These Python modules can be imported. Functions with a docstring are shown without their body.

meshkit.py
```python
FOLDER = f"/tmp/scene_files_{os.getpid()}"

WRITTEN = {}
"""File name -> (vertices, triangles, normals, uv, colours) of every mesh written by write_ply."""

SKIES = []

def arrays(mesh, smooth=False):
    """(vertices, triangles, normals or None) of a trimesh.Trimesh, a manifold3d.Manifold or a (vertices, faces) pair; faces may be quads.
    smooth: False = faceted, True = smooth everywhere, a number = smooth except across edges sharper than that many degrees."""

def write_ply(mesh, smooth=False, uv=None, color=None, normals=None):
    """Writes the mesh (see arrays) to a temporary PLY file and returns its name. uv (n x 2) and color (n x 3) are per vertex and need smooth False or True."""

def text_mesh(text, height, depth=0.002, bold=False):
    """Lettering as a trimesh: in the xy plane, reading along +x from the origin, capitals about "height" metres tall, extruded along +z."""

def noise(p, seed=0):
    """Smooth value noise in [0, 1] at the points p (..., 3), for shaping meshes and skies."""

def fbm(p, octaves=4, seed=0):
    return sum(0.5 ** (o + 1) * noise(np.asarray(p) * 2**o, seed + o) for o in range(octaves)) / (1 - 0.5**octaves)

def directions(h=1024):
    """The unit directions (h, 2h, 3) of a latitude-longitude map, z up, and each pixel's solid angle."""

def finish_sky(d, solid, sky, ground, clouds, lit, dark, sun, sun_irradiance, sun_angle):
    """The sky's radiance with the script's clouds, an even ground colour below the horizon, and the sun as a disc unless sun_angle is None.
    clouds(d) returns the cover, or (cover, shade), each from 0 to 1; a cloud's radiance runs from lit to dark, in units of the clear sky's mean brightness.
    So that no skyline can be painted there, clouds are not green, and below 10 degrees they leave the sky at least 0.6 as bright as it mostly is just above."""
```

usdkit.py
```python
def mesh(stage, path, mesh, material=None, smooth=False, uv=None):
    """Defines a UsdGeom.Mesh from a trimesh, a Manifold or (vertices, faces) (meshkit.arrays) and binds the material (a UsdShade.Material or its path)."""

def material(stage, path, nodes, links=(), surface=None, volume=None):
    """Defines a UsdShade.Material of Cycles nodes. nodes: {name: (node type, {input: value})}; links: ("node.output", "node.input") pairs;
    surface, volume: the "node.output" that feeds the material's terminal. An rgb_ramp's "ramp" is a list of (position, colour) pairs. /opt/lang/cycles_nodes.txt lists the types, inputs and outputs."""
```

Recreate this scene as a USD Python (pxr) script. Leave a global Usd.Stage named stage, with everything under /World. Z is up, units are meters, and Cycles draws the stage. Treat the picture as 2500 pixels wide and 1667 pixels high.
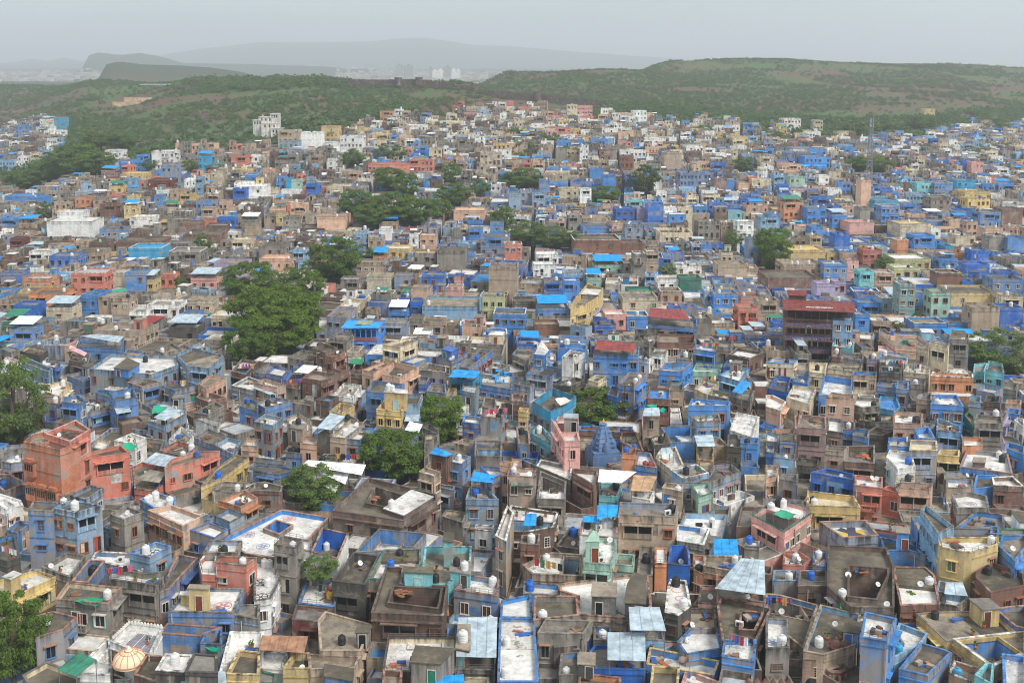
import math, random, re, numpy as np, trimesh, usdkit, meshkit
from pxr import Usd, UsdGeom, UsdLux, UsdShade, Sdf, Gf, Vt
from shapely.geometry import Polygon, Point, box as sbox
from shapely.strtree import STRtree
from shapely.ops import triangulate

# ------------------------------------------------------------------ camera, sky, sun, exposure
stage = Usd.Stage.CreateInMemory()
UsdGeom.SetStageUpAxis(stage, 'Z')
WORLD = UsdGeom.Xform.Define(stage, '/World')
FOCAL, APER, PITCH, CZ = 38.0, 36.0, math.radians(7.0), 74.0
TH = APER / 2 / FOCAL
TV = TH * 682 / 1024
HORIZON = 0.09                                   # where the true horizon lies, fraction from the top
SY = math.tan(PITCH) - (1 - 2 * HORIZON) * TV    # the lens is shifted down, as in an architectural view
cam = UsdGeom.Camera.Define(stage, '/World/camera')
cam.CreateHorizontalApertureAttr(APER); cam.CreateFocalLengthAttr(FOCAL)
cam.CreateVerticalApertureOffsetAttr(SY * FOCAL)
cam.CreateClippingRangeAttr((1.0, 60000.0))
cam.AddTranslateOp().Set((0, 0, CZ)); cam.AddRotateXOp().Set(90 - 7.0)
EXPOSURE, SKYGAIN = 1.28, 3.0
cam.CreateExposureAttr(EXPOSURE)
SUN_EL, SUN_ROT = math.radians(47), math.radians(132)     # veiled sun behind the camera, to the right
sky = UsdLux.DomeLight.Define(stage, '/World/sky')
sky_mat = usdkit.material(stage, '/World/Looks/overcast_sky', {
 's': ('sky_texture', {'sky_type': 'single_scattering', 'sun_disc': False, 'sun_elevation': SUN_EL, 'sun_rotation': SUN_ROT, 'air_density': 1.0, 'aerosol_density': 2.0}),
 'tc': ('texture_coordinate', {}), 'sep': ('separate_xyz', {}),
 'up': ('map_range', {'from_min': 0.0, 'from_max': 1.0, 'to_min': 0.0, 'to_max': 1.0, 'clamp': True}),
 'ramp': ('rgb_ramp', {'ramp': [(0.0, (.67, .775, .825)), (0.04, (.68, .79, .835)), (0.12, (.72, .82, .855)), (0.35, (.85, .915, .94)), (1.0, (1.0, 1.0, 1.0))]}),
 'mp': ('mapping', {'scale': (1.2, 1.2, 5.0)}),
 'n': ('noise_texture', {'scale': 1.6, 'detail': 4.0, 'roughness': 0.5}),
 'nr': ('map_range', {'from_min': 0.3, 'from_max': 0.7, 'to_min': SKYGAIN * 0.85, 'to_max': SKYGAIN * 1.10, 'clamp': True}),
 'mul': ('mix', {'mix_type': 'multiply', 'fac': 1.0}),
 'cloud': ('mix', {'mix_type': 'mix', 'fac': 0.90}),
 'b': ('background_shader', {'strength': 0.12})},
 [('tc.generated', 'sep.vector'), ('sep.z', 'up.value'), ('up.result', 'ramp.fac'), ('tc.generated', 'mp.vector'), ('mp.vector', 'n.vector'), ('n.fac', 'nr.value'),
  ('ramp.color', 'mul.color1'), ('nr.result', 'mul.color2'), ('s.color', 'cloud.color1'), ('mul.color', 'cloud.color2'), ('cloud.color', 'b.color')], surface='b.background')
UsdShade.MaterialBindingAPI.Apply(sky.GetPrim()).Bind(sky_mat)
sun = UsdLux.DistantLight.Define(stage, '/World/sun')
sun.CreateIntensityAttr(0.40); sun.CreateAngleAttr(20.0); sun.CreateNormalizeAttr(True); sun.CreateColorAttr((1.0, 0.96, 0.9))
_to_sun = np.array([math.sin(SUN_ROT) * math.cos(SUN_EL), math.cos(SUN_ROT) * math.cos(SUN_EL), math.sin(SUN_EL)])
sun.AddTransformOp().Set(Gf.Matrix4d().SetRotate(Gf.Rotation(Gf.Vec3d(0, 0, 1), Gf.Vec3d(*_to_sun))))

# ------------------------------------------------------------------ view geometry (used to measure where things stand)
CP, SP = math.cos(PITCH), math.sin(PITCH)
def ray(px, py):
 """Direction of the line of sight through a spot of the photograph (2500 x 1667)."""
 xt = (px / 2500 - 0.5) * 2 * TH
 yt = SY + (0.5 - py / 1667) * 2 * TV
 return np.array([xt, CP + yt * SP, -SP + yt * CP])
def on_plane(px, py, z):
 d = ray(px, py)
 k = (z - CZ) / min(d[2], -1e-4)
 return d[0] * k, d[1] * k
def project(p):
 p = np.asarray(p, float); x, y, z = p[..., 0], p[..., 1], p[..., 2] - CZ
 f = y * CP - z * SP; u = y * SP + z * CP
 f = np.maximum(f, 1.0)
 return np.stack([(x / f / (2 * TH) + .5) * 1024, (.5 - (u / f - SY) / (2 * TV)) * 682, f], -1)

# ------------------------------------------------------------------ terrain
_S = np.array([0, 60, 300, 400, 450, 500, 550, 600, 650, 700, 750, 800, 850, 900, 1000, 1100, 1200, 1300, 1400, 1500, 1600, 1700, 1900, 2200, 3000, 4500, 20000.])
_COLS = {
 -0.6: [(400, 0), (700, -4), (1100, 6), (1500, 30), (1900, 30), (3000, 18)],
 -0.1: [(400, 0), (700, -3), (1100, 8), (1500, 42), (1900, 25), (3000, 18)],
 0.0: [(400, 0), (700, -2), (1100, 10), (1300, 26), (1500, 43), (1900, 25), (3000, 18)],
 0.1: [(400, 0), (550, 6), (650, 15), (850, 27), (1000, 36), (1300, 52), (1700, 25), (3000, 18)],
 0.2: [(400, 0), (500, 10), (600, 22), (850, 41), (1150, 57), (1500, 30), (3000, 18)],
 0.3: [(380, 0), (500, 10), (600, 22), (680, 31), (850, 46), (1050, 58), (1400, 28), (3000, 18)],
 0.36: [(380, 0), (500, 8), (650, 21), (740, 29), (850, 40), (1050, 56), (1400, 28), (3000, 18)],
 0.45: [(390, 0), (500, 6), (620, 15), (760, 29), (860, 40), (1000, 55), (1250, 40), (1700, 25), (3000, 18)],
 0.5: [(390, 0), (500, 6), (620, 14), (800, 32), (950, 46), (1100, 35), (1400, 59), (1800, 25), (3000, 18)],
 0.6: [(390, 0), (500, 5), (650, 15), (800, 29), (880, 33), (1000, 34), (1100, 38), (1450, 66), (1850, 30), (3000, 18)],
 0.66: [(390, 0), (500, 4), (650, 12), (800, 24), (880, 31), (1000, 33), (1300, 48), (1500, 60), (1580, 77), (1900, 72), (2400, 30), (3000, 18)],
 0.75: [(400, 0), (500, 4), (650, 11), (800, 24), (1000, 27), (1300, 47), (1500, 62), (1600, 76), (1900, 74), (2600, 30), (3000, 18)],
 0.9: [(400, 0), (500, 3), (650, 8), (800, 16), (900, 22), (1100, 30), (1400, 50), (1600, 66), (1700, 70), (2000, 66), (2600, 30), (3000, 18)],
 1.0: [(400, 0), (650, 5), (900, 10), (1100, 24), (1400, 45), (1700, 64), (2000, 58), (2600, 30), (3000, 18)],
 1.6: [(400, 0), (650, 4), (900, 8), (1100, 20), (1400, 40), (1700, 58), (2000, 50), (2600, 28), (3000, 18)]}
_CX = np.array(sorted(_COLS)); _TAB = np.array([np.interp(_S, [0] + [a for a, _ in _COLS[c]] + [20000], [0] + [b for _, b in _COLS[c]] + [18]) for c in _CX])
def _far(y0, pts, depth):                       # a far range: its skyline by bearing (fraction of the frame) and row of the photo
 x = np.array([p[0] for p in pts]); zz = np.array([CZ - (p[1] - HORIZON) * 2 * TV * y0 for p in pts])
 return y0, x, zz, depth
_RANGES = [
 _far(2300, [(.085, .125), (.1, .113), (.106, .095), (.118, .0905), (.14, .0945), (.18, .0965), (.21, .100), (.24, .1065), (.27, .122)], 330),
 _far(5600, [(.06, .118), (.08, .108), (.088, .083), (.10, .0765), (.12, .080), (.14, .077), (.16, .083), (.18, .092), (.25, .094), (.36, .1), (.42, .112)], 900),
 _far(12000, [(-.3, .09), (-.1, .092), (0, .092), (.02, .091), (.035, .085), (.05, .090), (.065, .084), (.08, .089), (.13, .088), (.17, .078), (.20, .071), (.22, .0685), (.255, .0625), (.30, .0625), (.36, .0615), (.385, .0575), (.41, .0555), (.43, .0585), (.46, .066), (.5, .068), (.55, .0745), (.6, .080), (.66, .086), (.75, .095), (.98, .0985), (1.05, .097), (1.3, .095)], 2600)]
def fbm(x, y, scale, octaves=4, seed=0):
 return meshkit.fbm(np.stack([np.asarray(x) / scale, np.asarray(y) / scale, np.zeros_like(np.asarray(x, float)) + seed * 7.3], -1), octaves, seed)
def terrain(x, y):
 x = np.asarray(x, float); y = np.asarray(y, float)
 s = np.maximum(y, 1.0); c = np.clip(x / s / (2 * TH) + .5, -.6, 1.6)
 i = np.clip(np.searchsorted(_CX, c) - 1, 0, len(_CX) - 2); t = np.clip((c - _CX[i]) / (_CX[i + 1] - _CX[i]), 0, 1)
 t = t * t * (3 - 2 * t)
 j = np.clip(np.searchsorted(_S, s) - 1, 0, len(_S) - 2); q = np.clip((s - _S[j]) / (_S[j + 1] - _S[j]), 0, 1)
 z = (_TAB[i, j] * (1 - q) + _TAB[i, j + 1] * q) * (1 - t) + (_TAB[i + 1, j] * (1 - q) + _TAB[i + 1, j + 1] * q) * t
 for y0, xs, zs, d in _RANGES:
  crest = np.interp(c, xs, zs, left=-50, right=-50)
  k = np.clip(1 - np.abs(s - y0) / np.where(s < y0, d, d * 1.5), 0, 1)
  k = k * k * (3 - 2 * k)
  z = np.maximum(z, z + (crest - z) * k)
 rough = np.clip((s - 880) / 400, 0, 1)
 return z + rough * ((fbm(x, y, 120, 5, 3) - .5) * 9)
def terr1(x, y):
 return float(terrain(np.array([x]), np.array([y]))[0])

# ------------------------------------------------------------------ colours
def lin(r, g, b, k=1.0):
 f = lambda v: (v / 255 / 12.92 if v / 255 <= .04045 else ((v / 255 + .055) / 1.055) ** 2.4) * k
 return np.clip(np.array([f(r), f(g), f(b)]), 0, .82)
WALLS = {k: lin(*v, {'wh': 1.08, 'bl': .95, 'lb': .98, 'db': .95, 'pb': .92, 'tq': .92, 'cy': .92, 'cr': .92, 'pk': .92, 'pe': .92, 'sa': .95, 'hv': .9, 'ye': .92, 'tn': .86}.get(k, .78)) for k, v in dict(
 bl=(78, 146, 218), db=(44, 112, 202), lb=(142, 184, 218), pb=(160, 170, 190), cy=(58, 160, 204), tq=(132, 206, 214), wh=(232, 229, 222), cr=(226, 211, 180),
 ye=(218, 192, 132), pe=(222, 182, 156), pk=(222, 168, 158), pks=(205, 122, 114), sa=(212, 132, 112), hv=(204, 132, 100), bk=(152, 112, 96), br=(132, 106, 92), rd=(140, 74, 66), gy=(158, 151, 141),
 dg=(98, 94, 87), gn=(176, 214, 196), li=(196, 180, 216), tn=(194, 172, 148), lm=(206, 208, 156), te=(70, 138, 116), teal=(136, 190, 190), ptn=(178, 148, 142)).items()}
WALLS['or'] = lin(212, 146, 106, .95)
ROOFS = dict(W=(.72, .71, .68), M=(.108, .092, .064), G=(.23, .215, .195), T=(.33, .28, .215), P=(.60, .34, .32), cream=(.6, .5, .36), tin=(.40, .44, .47), wht=(.74, .75, .76))
SHEET = dict(tin=lin(168, 184, 194), cya=lin(30, 146, 218), wht=lin(238, 240, 242), brt=lin(158, 118, 92), te=lin(52, 122, 98), gy=lin(142, 136, 126), rust=lin(176, 142, 108), red=lin(140, 58, 54), pkt=lin(218, 170, 172))
NAMES = dict(bl='blue', db='deep blue', lb='light blue', pb='faded blue', cy='cyan', tq='turquoise', wh='white', cr='cream', ye='yellow', pe='peach', pk='pink', pks='rose', sa='salmon', bk='brick', br='brown', rd='red',
    gy='grey', dg='dark grey', gn='mint green', li='lilac', tn='tan', lm='lime', te='green', teal='teal', ptn='mauve')
NAMES['or'] = 'orange'
def roof_colour(k):
 return np.array(ROOFS[k]) if k in ROOFS else (SHEET[k] if k in SHEET else WALLS[k])

# ------------------------------------------------------------------ materials
def surface_material(name, peel, roof=False):
 n = {'col': ('attribute', {'attribute': 'col'}), 'wear': ('attribute', {'attribute': 'wear'}), 'ws': ('separate_color', {}),
   'geo': ('geometry', {}),
   'ms': ('mapping', {'scale': (1.0, 1.0, 0.11) if not roof else (1, 1, 1)}), 'streak': ('noise_texture', {'scale': 1.25 if not roof else .33, 'detail': 4.0, 'roughness': .62}),
   'patch': ('noise_texture', {'scale': .42 if not roof else .9, 'detail': 5.0, 'roughness': .66}),
   'fine': ('noise_texture', {'scale': 4.5 if not roof else 5.5, 'detail': 2.0, 'roughness': .6}),
   'tone': ('map_range', {'from_min': .28, 'from_max': .72, 'to_min': .66, 'to_max': 1.22, 'clamp': True}),
   'tone2': ('map_range', {'from_min': .25, 'from_max': .75, 'to_min': .86, 'to_max': 1.12, 'clamp': True}),
   'tm': ('math', {'math_type': 'multiply'}), 'c1': ('mix', {'mix_type': 'multiply', 'fac': 1.0}),
   'pa': ('math', {'math_type': 'multiply_add', 'value2': .34}), 'pr': ('map_range', {'from_min': .66, 'from_max': .75, 'to_min': 0, 'to_max': .85, 'clamp': True}),
   'c2': ('mix', {'mix_type': 'mix', 'color2': peel}),
   'gr': ('map_range', {'from_min': .42, 'from_max': .62, 'to_min': 0, 'to_max': 1, 'clamp': True}), 'gm': ('math', {'math_type': 'multiply', 'use_clamp': True}),
   'c3': ('mix', {'mix_type': 'mix', 'color2': (.056, .052, .046)}),
   'fd': ('noise_texture', {'scale': .19 if not roof else .1, 'detail': 6.0, 'roughness': .7}), 'fr': ('map_range', {'from_min': .42, 'from_max': .66, 'to_min': 0, 'to_max': .62 if not roof else .8, 'clamp': True}), 'fm': ('math', {'math_type': 'multiply', 'use_clamp': True}),
   'cf': ('mix', {'mix_type': 'mix', 'color2': (.40, .41, .43) if not roof else (.33, .285, .225)}),
   'p': ('principled_bsdf', {'roughness': .88, 'specular_ior_level': .25}),
   'bp': ('bump', {'strength': .35, 'distance': .05})}
 l = [('col.color', 'c1.color1'), ('geo.position', 'ms.vector'), ('ms.vector', 'streak.vector'), ('geo.position', 'patch.vector'), ('geo.position', 'fine.vector'),
   ('patch.fac', 'tone.value'), ('fine.fac', 'tone2.value'), ('tone.result', 'tm.value1'), ('tone2.result', 'tm.value2'),
   ('wear.color', 'ws.color'), ('ws.g', 'pa.value1'), ('patch.fac', 'pa.value3'), ('pa.value', 'pr.value'), ('pr.result', 'c2.fac'),
   ('streak.fac', 'gr.value'), ('gr.result', 'gm.value1'), ('ws.r', 'gm.value2'), ('gm.value', 'c3.fac'), ('fd.fac', 'fr.value'), ('fr.result', 'fm.value1'), ('ws.g', 'fm.value2'), ('fm.value', 'cf.fac'), ('c1.color', 'cf.color1'), ('cf.color', 'c2.color1'), ('c2.color', 'c3.color1'),
   ('c3.color', 'p.base_color'), ('fine.fac', 'bp.height'), ('bp.normal', 'p.normal')]
 if not roof:                                # thin courses of dressed stone under the paint
  n.update({'sx': ('separate_xyz', {}), 'u': ('math', {'math_type': 'multiply_add', 'value2': .6}), 'cb': ('combine_xyz', {}),
      'bk': ('brick_texture', {'color1': (1, 1, 1), 'color2': (.88, .88, .88), 'mortar': (.66, .64, .64), 'scale': 1.0, 'mortar_size': .022, 'mortar_smooth': .3, 'brick_width': 1.7, 'row_height': .40}),
      'bm': ('mix', {'mix_type': 'mix', 'color1': (1, 1, 1)}), 'c0': ('mix', {'mix_type': 'multiply', 'fac': 1.0})})
  l += [('geo.position', 'sx.vector'), ('sx.y', 'u.value1'), ('sx.x', 'u.value3'), ('u.value', 'cb.x'), ('sx.z', 'cb.y'), ('cb.vector', 'bk.vector'), ('ws.b', 'bm.fac'), ('bk.color', 'bm.color2'),
     ('tm.value', 'c0.color1'), ('bm.color', 'c0.color2'), ('c0.color', 'c1.color2')]
 else:
  n.update({'vo': ('noise_texture', {'scale': 2.2, 'detail': 3.0, 'roughness': .8}), 'vr': ('map_range', {'from_min': .36, 'from_max': .46, 'to_min': .55, 'to_max': 1.0, 'clamp': True}),
      'vm': ('mix_float', {'a': 1.0}), 'c0': ('math', {'math_type': 'multiply'})})
  l += [('geo.position', 'vo.vector'), ('vo.fac', 'vr.value'), ('ws.b', 'vm.fac'), ('vr.result', 'vm.b'), ('tm.value', 'c0.value1'), ('vm.result', 'c0.value2'), ('c0.value', 'c1.color2')]
 return usdkit.material(stage, '/World/Looks/' + name, n, l, surface='p.BSDF')
def plain_material(name, rough=.6, metal=0.0, vary=.25, scale=1.5, ripple=None):
 n = {'col': ('attribute', {'attribute': 'col'}), 'geo': ('geometry', {}), 'n': ('noise_texture', {'scale': scale, 'detail': 4.0, 'roughness': .6}),
   'r': ('map_range', {'from_min': .32, 'from_max': .66, 'to_min': 1 - vary, 'to_max': 1 + vary * .6, 'clamp': True}), 'm': ('mix', {'mix_type': 'multiply', 'fac': 1.0}),
   'p': ('principled_bsdf', {'roughness': rough, 'metallic': metal, 'specular_ior_level': .35})}
 l = [('geo.position', 'n.vector'), ('n.fac', 'r.value'), ('col.color', 'm.color1'), ('r.result', 'm.color2'), ('m.color', 'p.base_color')]
 return usdkit.material(stage, '/World/Looks/' + name, n, l, surface='p.BSDF')
M_WALL = surface_material('painted_plaster', (.30, .262, .222))
M_ROOF = surface_material('roof_terrace', (.17, .15, .115), roof=True)
M_SHEET = plain_material('roofing_sheet', .55, 0.0, .42, .9)
M_PLAIN = plain_material('paint_and_plastic', .5, 0.0, .12, 2.0)
M_WOOD = plain_material('joinery', .6, 0.0, .25, 3.0)
M_GLASS = plain_material('dark_window_glass', .15, 0.0, .3, .8)
M_ROCK = plain_material('rough_stone', .9, 0.0, .4, .35)

# ------------------------------------------------------------------ meshes and prims
class MB:
 """Collects faces with a colour and a wear value per vertex, then becomes ONE Mesh prim."""
 def __init__(self):
  self.v, self.f, self.c, self.w, self.n = [], [], [], [], 0
 def add(self, v, f, col, wear=(0, 0, 0)):
  v = np.asarray(v, float).reshape(-1, 3); m = len(v)
  self.v.append(v); self.f.append(np.asarray(f, int) + self.n); self.n += m
  self.c.append(np.broadcast_to(col, (m, 3))); self.w.append(np.broadcast_to(wear, (m, 3)))
 def box(self, c, a, b, z0, z1, col, wear=(0, 0, 0)):
  """A box on the plan centre c with half axes a and b (2D vectors)."""
  c, a, b = np.asarray(c, float), np.asarray(a, float), np.asarray(b, float)
  q = np.array([c - a - b, c + a - b, c + a + b, c - a + b])
  v = np.vstack([np.c_[q, np.full(4, z0)], np.c_[q, np.full(4, z1)]])
  self.add(v, BOXF, col, wear)
 def quad_sheet(self, q, t, col, wear=(0, 0, 0)):
  """A slab of thickness t under the four given top corners."""
  q = np.asarray(q, float); self.add(np.vstack([q - [0, 0, t], q]), BOXF, col, wear)
 def tri(self, mesh, col, wear=(0, 0, 0)):
  self.add(mesh.vertices, mesh.faces, col, wear)
 def bar(self, p, q, r, col, sides=4):
  v, f = tube_vf([p, q], [r, r], sides); self.add(v, f, col)
 def empty(self): return self.n == 0
BOXF = np.array([[0, 2, 1], [0, 3, 2], [4, 5, 6], [4, 6, 7], [0, 1, 5], [0, 5, 4], [1, 2, 6], [1, 6, 5], [2, 3, 7], [2, 7, 6], [3, 0, 4], [3, 4, 7]])
def tube_vf(points, radii, sides=6, cap=True):
 p = np.asarray(points, float); t = np.gradient(p, axis=0); t /= np.linalg.norm(t, axis=1, keepdims=True) + 1e-9
 a = np.cross(t, np.where(np.abs(t[:, 2:]) < .9, [0, 0, 1.], [1., 0, 0])); a /= np.linalg.norm(a, axis=1, keepdims=True) + 1e-9
 b = np.cross(t, a); ang = np.arange(sides) * 2 * np.pi / sides
 v = (p[:, None] + np.asarray(radii)[:, None, None] * (np.cos(ang)[None, :, None] * a[:, None] + np.sin(ang)[None, :, None] * b[:, None])).reshape(-1, 3)
 f = []
 for i in range(len(p) - 1):
  for j in range(sides):
   k = (j + 1) % sides
   f += [[i * sides + j, i * sides + k, (i + 1) * sides + k], [i * sides + j, (i + 1) * sides + k, (i + 1) * sides + j]]
 if cap:
  for o in (0, (len(p) - 1) * sides):
   f += [[o, o + j, o + j + 1] for j in range(1, sides - 1)]
 return v, np.array(f)
_used = {}
def free_path(parent, name):
 base = f'{parent}/{name}'; k = _used.get(base, -1) + 1; _used[base] = k
 return base if k == 0 else f'{base}_{k:03d}'
class Gone:
 """Stands in for a prim of a house too small in the picture to be taken apart: its faces go into the mass of far houses."""
 def GetPath(self): return '/World/mass'
 def SetCustomDataByKey(self, *a): pass
SINK = None
def put(name, mb, mat, parent='/World', smooth=False):
 """ONE Mesh prim from the collected faces."""
 if SINK is not None:
  to = SINK['roofs' if mat in (M_ROOF, M_SHEET) else 'walls' if mat is M_WALL else 'windows']
  for v, f, c, w in zip(mb.v, mb.f, mb.c, mb.w): to.add(v, f - f.min(), c, w)
  return Gone()
 path = free_path(str(parent), name)
 v = np.vstack(mb.v); f = np.vstack(mb.f); c = np.vstack(mb.c); w = np.vstack(mb.w)
 m = UsdGeom.Mesh.Define(stage, path)
 m.CreatePointsAttr(Vt.Vec3fArray.FromNumpy(v.astype(np.float32)))
 m.CreateFaceVertexCountsAttr(Vt.IntArray.FromNumpy(np.full(len(f), 3, np.int32)))
 m.CreateFaceVertexIndicesAttr(Vt.IntArray.FromNumpy(f.astype(np.int32).ravel()))
 m.CreateSubdivisionSchemeAttr('none')
 if smooth:
  n = np.zeros_like(v); fn = np.cross(v[f[:, 1]] - v[f[:, 0]], v[f[:, 2]] - v[f[:, 0]])
  for k in range(3): np.add.at(n, f[:, k], fn)
  n /= np.linalg.norm(n, axis=1, keepdims=True) + 1e-12
  m.CreateNormalsAttr(Vt.Vec3fArray.FromNumpy(n.astype(np.float32))); m.SetNormalsInterpolation('vertex')
 api = UsdGeom.PrimvarsAPI(m)
 api.CreatePrimvar('col', Sdf.ValueTypeNames.Color3fArray, 'vertex').Set(Vt.Vec3fArray.FromNumpy(c.astype(np.float32)))
 if w.any(): api.CreatePrimvar('wear', Sdf.ValueTypeNames.Color3fArray, 'vertex').Set(Vt.Vec3fArray.FromNumpy(w.astype(np.float32)))
 UsdShade.MaterialBindingAPI.Apply(m.GetPrim()).Bind(mat)
 return m.GetPrim()
_labels = {}
def tag(p, label=None, cat=None, group=None, kind=None):
 if label:
  label = ' '.join(label.split()); p.SetCustomDataByKey('label', label); _labels[label] = _labels.get(label, 0) + 1
 if cat: p.SetCustomDataByKey('category', cat)
 if group: p.SetCustomDataByKey('group', group)
 if kind: p.SetCustomDataByKey('kind', kind)
 return p
def thing(name, label, cat, loc=(0, 0, 0), rotz=0, scale=None, group=None, parent='/World'):
 if SINK is not None: return Gone()
 x = UsdGeom.Xform.Define(stage, free_path(parent, name))
 x.AddTranslateOp().Set(Gf.Vec3d(*map(float, loc)))
 if rotz: x.AddRotateZOp().Set(float(rotz))
 if scale is not None: x.AddScaleOp().Set(Gf.Vec3f(*([float(scale)] * 3 if np.ndim(scale) == 0 else map(float, scale))))
 return tag(x.GetPrim(), label, cat, group)
def proto(name):
 return stage.CreateClassPrim(f'/World/{name}')
def copy_of(cls, name, label, cat, loc, rotz=0, scale=None, group=None):
 p = thing(name, label, cat, loc, rotz, scale, group)
 p.GetReferences().AddInternalReference(cls.GetPath()); p.SetInstanceable(True)
 return p

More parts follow.
